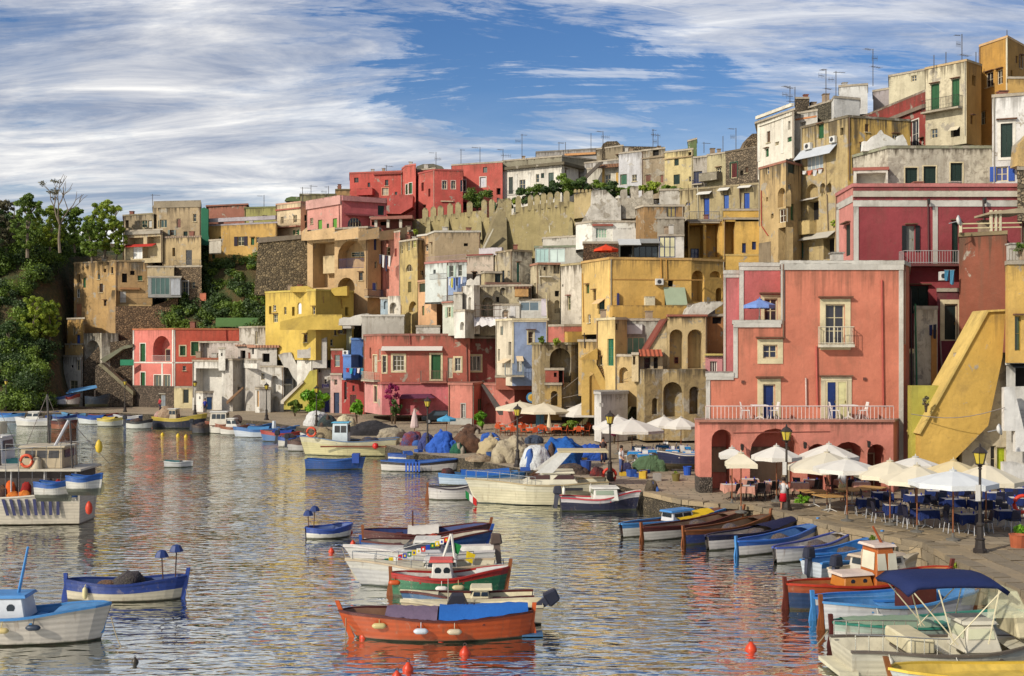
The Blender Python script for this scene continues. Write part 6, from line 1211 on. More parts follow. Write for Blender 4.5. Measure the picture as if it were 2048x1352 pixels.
ob = m.build('ensign',[cloth((40,130,70)),cloth(WH_),cloth((206,50,46))],None,org=fl); tag(ob,'green white and red flag at the bow of the cream yacht','flag')
cu = mk('navy hulled cuddy boat with white cabin and red line',1112,1282,1020,'R',3,hull=(44,46,72),strake=(222,216,214),rim=(200,60,70),inner=WH_,bottom=(30,30,40),stern='square',name='motor_boat',H=.62,bow_up=.6,deck=.4); cu.cabin(.42,.74,1.2,.62,WH_,WH_,(130,140,120),wins=1,lean=.1); cu.motor((60,60,70))
# ---- moored along the right hand quay, bows to the stones
RW = [('white boat with sky blue rim, grey engine box and yellow tarpaulin',1220,1482,1060,24,WH_,SKYB,(130,80,60),dict(tar=(.45,.8,(226,186,40)),cab=(.42,.62,.8,.45,(226,226,226),SKYB))),
      ('white boat with varnished brown gunwale beside the yellow tarpaulin boat',1262,1508,1068,24,(226,218,204),MAR,(150,120,96),dict(post=WOOD)),
      ('dark blue and yellow lined boat with brown gunwale',1345,1562,1076,25,(44,60,116),(130,76,40),(120,96,76),dict(post=WOOD)),
      ('white boat with navy tarpaulin over its bow',1387,1624,1086,25,(230,222,214),(34,38,70),(190,176,160),dict(tar=(.6,.98,(36,38,70)))),
      ('white boat with broad bright blue gunwale',1447,1660,1098,26,(232,226,218),(52,110,196),(96,140,196),dict(post=SKYB)),
      ('long plain white boat with thin blue line',1520,1735,1112,25,(232,228,222),(226,222,220),(214,206,196),dict(rim=(70,90,170))),
      ('white boat with blue interior and blue stem',1590,1790,1126,24,(226,226,226),(60,130,206),(70,140,206),dict(post=SKYB)),
      ('blue and white boat with dark outboard before the wooden wheelhouse',1592,1815,1142,22,(206,214,222),(70,140,206),(90,150,206),dict(mot=1,stern='square')),
      ('white cabin speedboat with beige cockpit cover',1648,1862,1162,20,(226,220,206),(206,190,160),(214,200,170),dict(mot=1,stern='square',cab=(.3,.7,1.2,.5,(222,214,196),(206,186,160))))]
for lab,xa,xb,yw,a,hu,stk,inn,ex in RW:
    a += 15; ex = dict(ex); tar,cab,mot = ex.pop('tar',None),ex.pop('cab',None),ex.pop('mot',None)
    o = mk(lab,xa,xb,yw,'R',a,hull=hu,strake=stk,inner=inn,H=.54,Bm=1.22,bow_up=.42,deck=.2,**ex)
    if tar: o.tarp(*tar)
    if cab: o.cabin(*cab)
    if mot: o.motor((44,46,62))
    o.gear(.55,((120,100,80),(90,84,96)),.4,.22,int(xa) % 17)
wh = mk('dark blue and wood boat with tall varnished orange wheelhouse',1542,1925,1207,'R',16,hull=(40,66,106),strake=(176,84,44),rim=(190,56,30),inner=(190,120,70),H=.72,Bm=1.6,post=(110,50,36),bow_up=.45,bottom=(120,50,40)); wh.cabin(.32,.5,.9,.4,(206,130,50),(226,206,190),wins=0); wh.cabin(.5,.66,1.0,1.5,(190,104,46),(226,206,190),(206,200,176),z=.42,wins=2,lean=.3,name='wheelhouse'); wh.mast(.6,.6,.05,(170,84,40),-.35,z=1.95)
o = mk('white boat with blue gunwale and blue stern post in front of the orange wheelhouse',1598,1968,1230,'R',15,hull=(52,110,176),strake=(206,206,206),rim=(60,130,206),inner=(90,150,206),H=.62,post=SKYB,Bm=1.4)
o = mk('white wooden boat with navy line and light blue inside',1618,1972,1252,'R',12,hull=(214,214,214),strake=(218,216,214),rim=(84,150,206),inner=(90,150,206),H=.74,post=WOOD,Bm=1.5,band=.8); o.fender(.28,-1,WH_); m = MB(); m.box(.2,1.0,-.5,.5,.5,1.3); o.part('engine_box',m,paint((96,44,30),.5))
o = mk('white boat with sea green gunwale under glassy cover',1636,2075,1287,'R',8,hull=(226,226,216),strake=(190,206,190),rim=(60,140,120),inner=(190,200,180),H=.62,post=MAR,Bm=1.5,stern='point'); o.tarp(.06,.5,(150,170,140),.05)
mbt = mk('white motorboat with navy bimini, steering console and clear windscreen',1652,2170,1338,'R',4,hull=(230,222,196),strake=(232,226,204),rim=(110,100,90),inner=(230,222,196),bottom=(200,196,180),stern='square',name='motor_boat',cat='motorboat',H=.62,Bm=2.1,deck=.35,bow_up=.25)
mbt.rail(.02,.4,.42,(-1,1),(226,222,206)); mbt.cabin(.5,.66,1.1,.75,(230,222,200),(226,220,200),(190,190,160),wins=1,lean=.25,name='console')
m = MB(); x0 = .3*1
m.prism([(x0+.2,-.75,1.5),(x0+1.3,-.75,1.5),(x0+1.05,-.6,2.15),(x0+.3,-.6,2.15)],(0,.02,0)); m.prism([(x0+1.3,-.75,1.5),(x0+1.3,.75,1.5),(x0+1.05,.6,2.15),(x0+1.05,-.6,2.15)],(.02,0,0)); m.prism([(x0+.2,.75,1.5),(x0+1.3,.75,1.5),(x0+1.05,.6,2.15),(x0+.3,.6,2.15)],(0,.02,0)); mbt.part('windscreen',m,clear((226,226,190),.25))
m = MB(); nn = 10
for i in range(nn+1):
    x = -1.7+2.6*i/nn; zz = 2.34-.05*(2*i/nn-1)**2
    for j in range(5): y = -1+.5*j; m.v.append((x,y,zz+.1*(1-y*y)-(.16 if i in (0,nn) else 0)))
for i in range(nn):
    for j in range(4): a = i*5+j; m.f.append((a,a+1,a+6,a+5)); m.m.append(0)
bm = mbt.part('bimini_canopy',m,cloth((36,48,92)),smooth=True); md = bm.modifiers.new('thick','SOLIDIFY'); md.thickness = .12
for y in (-1,1):
    m = MB()
    for xa_,xb_ in ((-1.6,-.4),(-.9,-.5),(.8,-.6),(.7,.4)): m.tube([(xb_,y,.9),(xa_,y*.98,2.3)],.018,5)
    mbt.part('bimini_frame',m,paint((226,216,180),.3,.05))
for t in (.14,.42): mbt.fender(t,-1,(226,222,206),.4,False)
m = MB(); m.box(-mbt.L/2-.2,-mbt.L/2+.3,-.8,.8,.1,.2); mbt.part('swim_platform',m,paint((230,222,190),.5))
for lx in (.62,.75):
    m = MB(); m.hexa([(1.4,-.6,.9),(2.1,-.6,.9),(2.1,.6,.9),(1.4,.6,.9),(1.3,-.55,1.55),(1.7,-.55,1.55),(1.7,.55,1.55),(1.3,.55,1.55)]) if lx < .7 else m.hexa([(-1.6,-.8,.6),(-.9,-.8,.6),(-.9,.8,.6),(-1.6,.8,.6),(-1.6,-.8,1.0),(-.9,-.8,1.0),(-.9,.8,1.0),(-1.6,.8,1.0)]); mbt.part('seat',m,paint((226,214,176),.5),bevel=.05)
yb = mk('yellow decked boat with pale blue side in front of the white motorboat',1768,2240,1385,'L',4,hull=(206,214,214),strake=(206,212,206),rim=(226,190,70),inner=(230,196,90),H=.5,Bm=1.7,post=(150,90,40),benches=2,floor=.36)
# ---- far quay
FB = [(-20,52,843,'R',(206,214,222),SKYB),(30,102,852,'L',WH_,(226,226,226)),(92,158,846,'R',(190,200,206),(40,70,140)),(100,156,858,'R',(150,84,50),MAR),(155,226,848,'L',(220,224,220),BLUB),(196,250,852,'R',(214,214,196),(226,206,110)),(250,306,857,'R',(226,226,214),(60,60,60)),(385,428,866,'R',(60,60,66),(80,60,50)),(466,562,874,'L',(206,214,222),(66,116,176)),(520,606,882,'L',(80,120,170),(170,60,50)),(556,612,893,'R',(222,218,206),BLUB),(575,640,901,'R',(200,196,190),(100,70,60)),(438,500,869,'R',(226,222,210),(150,90,60))]
FB += [(60,118,839,'R',(222,220,214),(60,100,170)),(122,180,841,'L',(200,206,210),(90,150,190)),(176,236,843,'R',(226,222,212),(150,70,56)),(226,284,846,'L',(70,110,170),(226,224,220)),(488,548,866,'R',(226,222,212),(60,110,170)),(536,600,871,'R',(206,212,218),(70,120,180)),(600,648,888,'L',(60,100,160),(206,206,200)),(640,690,880,'R',(222,216,204),(120,70,50))]
FBL = ['pale blue boat at the far quay under the green slope','white cabin motorboat at the far quay below the slope','grey and navy boat tied to the far quay','small wooden brown boat in front of the far quay boats','white boat with blue gunwale at the far quay','cream boat with yellow gunwale at the far quay','short white boat beside the black and yellow launch','small dark boat right of the black and yellow launch','striped light blue boat at the end of the white row','blue and red boat tied before the palm bush','white and blue boat with dark outboards near the cream fishing boat','grey boat squeezed behind the cream fishing boat','white boat beside the cabin boat off the white houses','white and blue boat moored behind the white cabin motorboat','pale grey blue boat second along the far bank','white boat with brick red gunwale at the far quay','blue boat with white gunwale beside the short white boat','white boat with blue gunwale behind the striped light blue boat','pale boat with blue gunwale near the palm bush','blue boat behind the cream fishing boat stern','cream boat with brown gunwale by the white covered pile']
for i,(xa,xb,yw,bw_,hu,stk) in enumerate(FB):
    o = mk(FBL[i],xa,xb,yw,bw_,RND.uniform(-8,8),hull=hu,strake=stk,inner=(190,180,160),H=.75,Bm=1.8,stern='square' if i % 3 else 'point')
    if i > 12: o.gear(.5,((120,96,76),(80,84,110)),.5,.35,i)
    if i in (1,12): o.cabin(.25,.7,1.3,.9,WH_,WH_,wins=2,lean=.5)
    if i in (0,2,4,5,8,9): o.tarp(.2,.7,[(60,110,180),(90,130,170),(50,90,160),(220,190,80),(80,140,190),(40,70,150)][[0,2,4,5,8,9].index(i)],.2)
    if i in (8,): o.mast(.1,.9,.25,(206,214,220))
    if i in (3,7,10,11,6): o.gear(.4,((60,56,60),(120,90,70)),.7,.5,i+30); o.motor((40,42,50))
o = mk('black hulled fishing launch with yellow gunwale before the coral house',298,416,855,'R',-4,hull=(36,40,60),strake=(206,180,70),rim=(214,190,70),inner=(140,110,90),bottom=(30,34,40),name='fishing_boat',cat='fishing boat',H=1.0,bow_up=.5,Bm=2.4); o.gear(.3,((200,170,140),(150,120,90)),1.3,1.4,41); o.gear(.12,((190,60,50),(220,200,180)),.6,.8,42); o.cabin(.35,.5,1.4,1.1,(206,190,160),WH_,wins=2)
o = mk('white cabin fishing boat with drum winch off the white houses',410,482,866,'L',3,hull=(226,220,206),strake=(150,84,60),inner=(190,170,150),bottom=RB,stern='square',name='fishing_boat',cat='fishing boat',H=.9,Bm=2.2); o.cabin(.35,.85,1.7,1.3,(226,216,196),WH_,wins=3)
m = MB(); m.lathe([(.5,-.2),(.5,.2)],(-1.6,1.0,1.4),12,rot=Matrix.Rotation(math.pi/2,3,'X')); o.part('winch_drum',m,paint((90,70,60),.6))
# hauled out on the far bank
reg(0,0,1)
for i,(xa,xb,yy,hu,stk,a,lab) in enumerate(((26,92,808,(206,200,190),(150,140,130),6,'upturned looking grey boat hauled out under the slope'),(92,150,806,(190,196,206),(50,80,140),3,'white and blue boat hauled out beside the slim white house'),(170,218,806,(40,52,66),(50,64,80),8,'dark blue boat hauled out under the blue canopy'),(128,160,815,(200,190,180),(150,60,50),0,'small red rimmed boat on the far bank'))):
    Y = 145.0; L = (xb-xa)/F*Y; d = Boat(lab,L,1.7,.9,hu,stk,hu,stk,(150,130,110),name='hauled_out_boat',bow_up=.5); d.root.location = (((xa+xb)/2-CX)/F*Y,Y,1.55); d.root.rotation_euler = (0,0,R(a))
# ---------------------------------------------------------------- mooring buoys
def buoy(x,y,c,label,r=.17,group=None):
    Y = CZ*F/(y-HY); p = Vector(((x-CX)/F*Y,Y,0)); b = thing('mooring_buoy',label,'buoy',p,group)
    m = MB(); m.lathe([(.02,-r*.8),(r*.8,-r*.5),(r,0),(r*.9,r*.5),(r*.45,r*1.05),(r*.2,r*1.4)],p,12); m.build('float',paint(c,.4,.25),b,smooth=True)
    m = MB(); n = 8; m.tube([p+Vector((r*.28*math.cos(2*math.pi*i/n),0,r*1.6+r*.28*math.sin(2*math.pi*i/n))) for i in range(n+1)],r*.09,4,caps=False); m.build('eye',paint((90,70,60),.5),b)
OR_ = (222,70,34)
for x,y,r,lab in ((882,1282,.15,'orange mooring buoy floating against the orange boat side'),(930,1308,.16,'orange mooring buoy below the orange boat'),(816,1340,.15,'taller orange mooring buoy of the front pair'),(794,1356,.14,'orange mooring buoy half out of frame beside the front one'),(1502,1300,.17,'lone orange mooring buoy off the white motorboat'),(663,1104,.13,'orange mooring buoy near the small blue rowing boat'),(684,1068,.14,'orange buoy at the bow of the small blue rowing boat, left of two'),(700,1066,.14,'orange buoy at the bow of the small blue rowing boat, right of two'),(706,1088,.12,'orange buoy at the blue boat stern'),(1553,1116,.14,'orange ball buoy off the white moored boats'),(727,1276,.13,'orange buoy hung at the bow of the orange boat')): buoy(x,y,OR_,lab,r)
for x,y in ((325,870),(356,872),(372,874)): buoy(x,y,(226,190,40),'yellow mooring buoy off the coral house',.19,'yellow buoys')
buoy(270,1325,(70,62,50),'dark weedy marker buoy near the sky blue decked boat',.1)
for a,b,lab in (((692,1236,33.4),(690,1318,32.6),'mooring rope dropping from the bow of the orange boat'),((222,1234,33.4),(246,1300,32.4),'slack mooring rope off the bow of the sky blue decked boat'),((372,1178,38.4),(386,1200,38.0),'short rope at the stern of the deep blue boat'),((706,1132,41.0),(684,1096,43.5),'bow line of the sailing cruiser'),((1620,1205,37.5),(1595,1228,36.6),'stern rope of the boat with blue stern post'),((1655,1262,30.5),(1600,1312,31.5),'stern line slanting from the white motorboat'),((1660,1058,47.4),(1690,1060,48.0),'rope from the bright blue gunwale boat to the quay'),((1735,1078,45.2),(1760,1072,46.0),'rope from the long plain white boat to the quay'),((1800,1100,43.2),(1836,1090,44.3),'rope from the blue stem boat to the quay')):
    p,q = P(*a),P(*b); m = MB(); m.tube([p.lerp(q,k/5)+Vector((0,0,-.12*math.sin(math.pi*k/5))) for k in range(6)],.016,4); tag(m.build('mooring_rope',paint((150,136,110),.8,.2),None,org=p),lab,'rope')
# ================================================================ parasols, tables, lamps, nets, people
reg(0,0,1)
CREAMC,WHC = (230,218,190),(228,222,210)
def parasol(label,x,ya,x0,x1,ye,col,n=8,group=None,Y=None,top=2.75,ground=.9,pole=WOOD,name='parasol'):
    Y = Y or (CZ-ground-top)*F/(ya-HY); c = Vector(((x-CX)/F*Y,Y,0)); r = (x1-x0)/2/F*Y*1.03; za = CZ-(ya-HY)/F*Y; ze = min(za-.3,CZ-(ye-HY)/F*Y+.1)
    t = thing(name,label,'parasol',(c.x,c.y,ground),group); ph = R(22.5 if n == 8 else 38)
    m = MB(); ring = lambda rr,z,sag=0: [(c.x+rr*math.cos(ph+math.pi*2*i/(2*n))*(1 if i % 2 == 0 else (1-sag)*math.cos(math.pi/n)*1.0),c.y+rr*math.sin(ph+math.pi*2*i/(2*n))*(1 if i % 2 == 0 else (1-sag)*math.cos(math.pi/n)),z-(0 if i % 2 == 0 else sag*.8)) for i in range(2*n)]
    rows = [ring(.12,za-.02),ring(r*.5,za-(za-ze)*.44,.006),ring(r,ze,.015)]
    for q in rows: m.v += q
    k = 2*n
    for j in range(2):
        for i in range(k): m.f.append((j*k+i,(j+1)*k+i,(j+1)*k+(i+1) % k,j*k+(i+1) % k)); m.m.append(0)
    m.f.append(tuple(range(k))); m.m.append(0)
    can = m.build('canopy',cloth(col,scale=2.0,folds=.25),t)
    m = MB(); a = rows[2]; b = [(p[0],p[1],p[2]-.2+.03*(i % 2)) for i,p in enumerate(a)]; m.v += a+b
    for i in range(k): m.f.append((i,k+i,k+(i+1) % k,(i+1) % k)); m.m.append(0)
    m.build('valance',cloth(col,scale=3.0),can)
    m = MB(); m.lathe([(.13,za-.04),(.16,za+.02),(.03,za+.06),(.02,za+.14)],(c.x,c.y,0),8); m.build('finial',cloth(tuple(int(v*.92) for v in col)),can)
    m = MB(); m.tube([(c.x,c.y,ground),(c.x,c.y,za-.05)],.03,6)
    for i in range(0,k,2): p = rows[2][i]; m.tube([(c.x,c.y,za-(za-ze)*.95-.2),((c.x+p[0])/2,(c.y+p[1])/2,za-(za-ze)*.5-.03)],.012,4)
    m.build('pole',paint(pole,.5,.2),t)
    m = MB(); m.lathe([(.28,ground),(.28,ground+.06),(.06,ground+.12),(.05,ground+.3)],(c.x,c.y,0),10); m.build('base',paint((120,116,108),.8,.3),t)
    return t
for i,(x,ya,x0,x1,ye,col,n,lab) in enumerate([
    (1464,896,1432,1500,912,WHC,4,'cream square parasol nearest the stone base of the pink house'),(1482,906,1440,1523,930,CREAMC,4,'tan square parasol overlapping the one by the stone base'),
    (1553,892,1510,1608,916,WHC,8,'white parasol before the widest arch of the pink house'),(1658,888,1606,1720,915,WHC,8,'white parasol hiding the dark doorway of the pink house'),
    (1654,904,1566,1722,938,(224,214,190),8,'broad ivory parasol with wavy rim beside the quay lamp'),(1694,917,1620,1750,940,WHC,8,'white parasol above the waitress'),
    (1780,922,1696,1832,952,CREAMC,8,'wide beige parasol between the waitress and the navy tables'),(1831,914,1788,1876,930,WHC,8,'white parasol at the foot of the yellow stair'),
    (1834,931,1750,1890,963,CREAMC,8,'beige parasol over the navy tables, behind the white one'),(1907,921,1848,1948,944,(226,206,160),8,'sand parasol below the yellow stair wall'),
    (1906,941,1826,1992,968,(228,230,228),8,'bright white parasol on a wooden pole over the navy tables'),(1972,929,1912,2052,964,CREAMC,8,'beige parasol behind the big quay lantern'),
    (1040,803,990,1092,818,CREAMC,8,'cream parasol against the salmon garden wall'),(1088,806,1042,1150,824,CREAMC,8,'cream parasol under the round sign'),
    (1122,800,1066,1180,826,(224,204,162),8,'sand parasol in the middle of the orange restaurant'),(1165,806,1118,1218,830,WHC,8,'white parasol at the end of the orange restaurant'),
    (1236,832,1190,1294,856,WHC,8,'white parasol beside the white boat shed'),(1264,838,1214,1342,862,WHC,8,'large white parasol before the rock wall'),
    (1328,833,1296,1376,852,WHC,8,'white parasol below the dark rock hollows'),(1362,835,1318,1392,854,WHC,8,'white parasol touching the corner of the pink house')]):
    parasol(lab,x,ya,x0,x1,ye,col,n,'cafe parasols on the quay')
parasol('blue and white striped parasol on the pink house terrace',1519,599,1488,1550,613,(120,150,210),8,Y=64.3,ground=WZ(643,64.3),pole=(220,220,220))
parasol('orange parasol on the terrace of the golden house',1212,490,1188,1238,501,(226,74,40),8,Y=109,ground=WZ(516,109))
parasol('turquoise beach parasol by the salmon garden wall',893,831,875,914,840,(90,170,210),8,Y=104,ground=.9)
def closed_parasol(label,x,y0,y1,w,col):
    Y = gd(y1); c = P(x,y1,Y); h = (y1-y0)/F*Y; t = thing('closed_parasol',label,'parasol',(c.x,c.y,.9)); m = MB(); r = w/2/F*Y
    m.lathe([(r*.9,.9+h*.15),(r,.9+h*.22),(r*.55,.9+h*.7),(.05,.9+h)],(c.x,c.y,0),9); m.build('folded_canopy',cloth(col,scale=5.0),t); m = MB(); m.tube([(c.x,c.y,.9),(c.x,c.y,.9+h*.4)],.04,6); m.build('pole',paint(WOOD),t)
closed_parasol('folded pale pink parasol before the brick red house',829,818,862,18,(214,190,184))
closed_parasol('folded cream parasol in front of the orange restaurant',1098,826,872,12,(226,210,176)); closed_parasol('folded grey cream parasol at the restaurant corner',1192,818,872,8,(200,186,168))
# ---- furniture
def chair_proto(name,label,col,legc,group):
    t = thing(name,label,'chair',(0,0,0),group)
    m = MB(); m.box(-.21,.21,-.21,.21,.43,.47); m.build('seat',paint(col,.5,.1),t)
    m = MB(); m.hexa([(-.2,.18,.5),(.2,.18,.5),(.2,.21,.5),(-.2,.21,.5),(-.18,.27,.9),(.18,.27,.9),(.18,.3,.9),(-.18,.3,.9)]); m.build('backrest',paint(col,.5,.1),t)
    for sx_,sy_ in ((-1,-1),(1,-1),(-1,1),(1,1)):
        m = MB(); m.tube([(sx_*.19,sy_*.18,.44),(sx_*.22,sy_*.24,0)],.018,4); m.build('leg',paint(legc,.4,.1),t)
    return t
def table_proto(name,label,cloth_c,top_c,legc,group,drop=.32,w=.42,bare=False):
    t = thing(name,label,'table',(0,0,0),group)
    m = MB(); m.box(-w,w,-w,w,.71,.745); m.build('table_top',paint(top_c,.6,.1),t)
    if not bare:
        m = MB(); nn = 6; z0,z1 = .752,.752-drop; m.quad((-w-.01,-w-.01,z0),(w+.01,-w-.01,z0),(w+.01,w+.01,z0),(-w-.01,w+.01,z0))
        for a in range(4):
            ca,sa = math.cos(a*math.pi/2),math.sin(a*math.pi/2)
            pts = [((-w-.01)+(2*w+.02)*i/nn,-w-.012) for i in range(nn+1)]
            up = [(x*ca-y*sa,x*sa+y*ca,z0) for x,y in pts]; dn = [((x*1.04)*ca-(y-.03-.03*(i % 2))*sa,(x*1.04)*sa+(y-.03-.03*(i % 2))*ca,z1-(.1 if i in (0,nn) else 0)) for i,(x,y) in enumerate(pts)]
            b = len(m.v); m.v += up+dn
            for i in range(nn): m.f.append((b+i,b+nn+1+i,b+nn+2+i,b+i+1)); m.m.append(0)
        m.build('tablecloth',cloth(cloth_c,scale=4.0),t)
        m = MB(); m.box(-w-.015,w+.015,-w*.7,w*.7,.757,.764); m.build('top_cloth',cloth((222,216,206)),t)
        for gx,gy in ((-.2,.1),(.22,-.08)):
            m = MB(); m.lathe([(.03,.765),(.035,.86),(.03,.87)],(gx,gy,0),6); m.build('glass_cup',paint((50,60,160),.2,0) if cloth_c[2] > 80 else clear(),t)
    m = MB(); m.tube([(0,0,.05),(0,0,.72)],.03,6); m.build('pedestal',paint(legc,.4,.1),t)
    for a in range(4): m = MB(); m.tube([(0,0,.12),(.32*math.cos(a*math.pi/2+.7),.32*math.sin(a*math.pi/2+.7),.015)],.02,4); m.build('foot',paint(legc,.4,.1),t)
    return t
def scatter(proto_t,proto_c,spots,tlab,clab,seed,chairs=3,r=.72):
    rr = random.Random(seed)
    first = [True,True]
    for x,y in spots:
        Y = gd(y); c = P(x,y,Y); a = rr.uniform(-.25,.25)
        t = proto_t if first[0] else copy_tree(proto_t); first[0] = False; place(t,(c.x,c.y,.93),a)
        k0 = rr.choice((0,1,2,3))
        for k in range(chairs):
            ang = (k+k0)*math.pi/2+rr.uniform(-.2,.2)+a; q = proto_c if first[1] else copy_tree(proto_c); first[1] = False
            place(q,(c.x+math.sin(ang)*-r,c.y+math.cos(ang)*r,.93),ang+rr.uniform(-.25,.25))
scatter(table_proto('cafe_table','small cafe table under a navy cloth with a white top cloth',(36,52,104),(120,100,80),(190,190,190),'navy covered cafe tables'),
        chair_proto('cafe_chair','dark navy cafe chair with pale metal legs at the navy covered tables',(38,40,62),(190,190,192),'navy cafe chairs'),
        [(1735,1032),(1765,1018),(1790,1046),(1832,1024),(1850,1056),(1872,1014),(1905,1032),(1935,1066),(1962,1036),(1990,1018),(2012,1058),(2040,1030),(1915,1008),(2036,1008)],'','',3)
scatter(table_proto('restaurant_table','table with pinkish check cloth before the pink house arches',(206,150,130),(190,140,80),(60,50,50),'check cloth tables'),
        chair_proto('restaurant_chair','black bentwood style chair before the pink house arches',(40,34,36),(44,38,38),'black restaurant chairs'),
        [(1462,1000),(1492,1003),(1520,998),(1548,994),(1600,996),(1625,990),(1690,990),(1720,994),(1500,988)],'','',5,2)
scatter(table_proto('plastic_table','blue topped table at the cafe beside the pink house',(50,130,190),(60,120,180),(220,220,220),'blue cafe tables',drop=.16),
        chair_proto('plastic_chair','white plastic chair at the blue cafe tables',(226,224,220),(226,224,220),'white plastic chairs'),
        [(1278,915),(1300,922),(1325,912),(1345,922),(1368,915),(1380,926),(1290,932),(1355,934),(1270,926)],'','',9,2)
scatter(table_proto('orange_table','table with orange and white cloth under the cream parasols',(214,96,50),(170,110,70),(110,70,50),'orange restaurant tables',drop=.2),
        chair_proto('orange_chair','orange backed chair under the cream parasols',(214,90,46),(140,84,50),'orange restaurant chairs'),
        [(1000,866),(1022,872),(1046,866),(1064,874),(1084,868),(1112,872),(1134,866),(1158,872),(1178,866)],'','',12,3)
bt = table_proto('bare_table','bare wooden table with white cross legs by the green bush',(0,0,0),(206,160,96),(226,222,214),'bare wooden tables',w=.6,bare=True)
for i,(x,y) in enumerate(((1628,1014),(1660,1024),(1704,1010),(1742,1006))): c = P(x,y,gd(y)); place(bt if i == 0 else copy_tree(bt),(c.x,c.y,.93),i*.3)
pt = table_proto('terrace_table','white garden table on the pink house terrace',(0,0,0),(236,232,226),(236,232,226),'white terrace tables',w=.4,bare=True)
pc = chair_proto('terrace_chair','white garden chair on the pink house terrace',(236,232,226),(236,232,226),'white terrace chairs')
zt_ = WZ(842,60.5)+.06; f1 = f2 = True
for x in (1519,1697):
    X = WX(x,61.5); place(pt if f1 else copy_tree(pt),(X,61.5,zt_)); f1 = False
    for s_ in (-1,1): place(pc if f2 else copy_tree(pc),(X+s_*.75,61.5,zt_),s_*-1.5); f2 = False
# ---- street lamps
def lamp_proto():
    t = thing('quay_lamp','cast iron quay lantern on a fluted post','street lamp',(0,0,0),'cast iron quay lamps'); iron = paint((58,50,44),.5,.3)
    m = MB(); m.lathe([(.26,0),(.26,.16),(.2,.2),(.17,.5),(.2,.54),(.13,.6),(.11,1.0),(.14,1.04),(.14,1.1),(.08,1.16)],n=8); m.build('base',iron,t)
    m = MB(); m.lathe([(.07,1.12),(.055,2.2),(.05,3.1),(.08,3.13),(.05,3.18),(.1,3.24),(.03,3.28)],n=8); m.build('post',iron,t)
    m = MB(); m.lathe([(.12,3.27),(.2,3.3),(.2,3.32)],n=6); m.lathe([(.27,3.72),(.3,3.74),(.16,3.88),(.05,3.95),(.05,4.0),(.01,4.08)],n=6)
    for k in range(6): a = 2*math.pi*k/6; m.tube([(.14*math.cos(a),.14*math.sin(a),3.3),(.25*math.cos(a),.25*math.sin(a),3.74)],.014,4)
    ln = m.build('lantern',iron,t)
    for k in range(6):
        a,b = 2*math.pi*k/6,2*math.pi*(k+1)/6; m = MB(); m.quad(*[(r_*math.cos(q),r_*math.sin(q),z) for r_,q,z in ((.135,a,3.33),(.135,b,3.33),(.24,b,3.72),(.24,a,3.72))]); m.build('pane',paint((214,190,70),.3,.1),ln)
    return t
lp = lamp_proto()
LL = [(1960,1106,'cast iron lantern post on the quay edge next to the navy tables'),(1573,1022,'cast iron lantern post before the pink house arches'),(1220,962,'cast iron lantern post beside the white parasols and green tarpaulin'),(1035,934,'cast iron lantern post in front of the orange restaurant'),(855,902,'cast iron lantern post among the blue net piles'),(533,840,'cast iron lantern post before the white houses'),(390,829,'cast iron lantern post at the corner of the coral house'),(250,824,'cast iron lantern post on the bare far quay'),(12,823,'cast iron lantern post under the green slope'),(633,852,'cast iron lantern post by the palm bush')]
for i,(x,y,lab) in enumerate(LL):
    c = P(x,y,gd(y)); o = lp if i == 0 else copy_tree(lp); place(o,(c.x,c.y,.88)); o['label'] = lab
    if i in (0,1):
        p = P(x-4,y-120 if i == 0 else y-85,gd(y)-.2); m = MB(); m.box(p.x-.09,p.x+.09,p.y-.01,p.y+.01,p.z-.3,p.z+.3); ob = m.build('notice',paint((230,226,216),.6,.1),None,org=p); tag(ob,'white paper notice tied to the lantern post '+('by the navy tables' if i == 0 else 'before the pink house'),'notice')
# ---- net heaps and tarpaulins on the quay
def heap(label,x0,x1,yt,yb,mat,seed,name='net_pile',cat='net pile',rough=.3,dep=.8):
    Y = gd(yb)+.5; p = P((x0+x1)/2,yb,Y); rx = (x1-x0)/2/F*Y; h = max(.3,(yb-yt)/F*Y-.0); rr = random.Random(seed); m = lump_mesh((p.x,p.y+rx*dep*.5,.9),rx,rx*dep,h*.82,seed,40,16,rough*.8)
    for k in range(5):
        a = rr.uniform(-.75,.75); q = lump_mesh((p.x+a*rx,p.y+rx*dep*rr.uniform(-.1,.5),.9),rx*rr.uniform(.25,.5),rx*dep*rr.uniform(.3,.6),h*rr.uniform(.35,.85)*(1.1-abs(a)*.5),seed*7+k,18,8,.3); m.add(q.v,q.f,1 if k in (1,3) else 0)
    mat = [mat,rr.choice((mat,cloth((150,140,124)),netting((110,84,66),(80,66,60)),cloth((70,104,170))))]
    ob = m.build(name,mat,None,smooth=True,org=(p.x,p.y,.9)); return tag(ob,label,cat)
tarpc = lambda c: cloth(c,scale=1.6,folds=1.0)
heap('red and blue net heap at the left end of the piles',803,846,858,892,netting((150,60,50),(70,96,150)),1)
heap('navy tarpaulin covered pile beside the lantern post',836,872,862,900,tarpc((70,78,130)),2,'covered_pile','covered pile')
heap('bright blue and white tarpaulin pile',858,912,855,906,tarpc((56,100,190)),3,'covered_pile','covered pile',.4)
heap('brown fishing net mound with green netting at its foot',902,962,856,906,netting((132,92,66),(96,70,52)),4)
heap('bundle of green net hanging off the brown mound',900,930,882,908,netting((40,116,84),(30,90,70)),5)
heap('beige canvas covered pile next to the brown mound',956,1018,868,912,tarpc((190,172,134)),6,'covered_pile','covered pile',.4)
heap('wrinkled grey canvas pile behind the lantern post',985,1066,868,926,tarpc((182,168,140)),7,'covered_pile','covered pile',.4)
heap('large white net pile behind the yacht',1040,1106,882,940,tarpc((214,216,214)),8,'net_pile','net pile',.25)
heap('big shiny blue tarpaulin peak beside the white nets',1082,1172,864,938,tarpc((40,96,172)),9,'covered_pile','covered pile',.45)
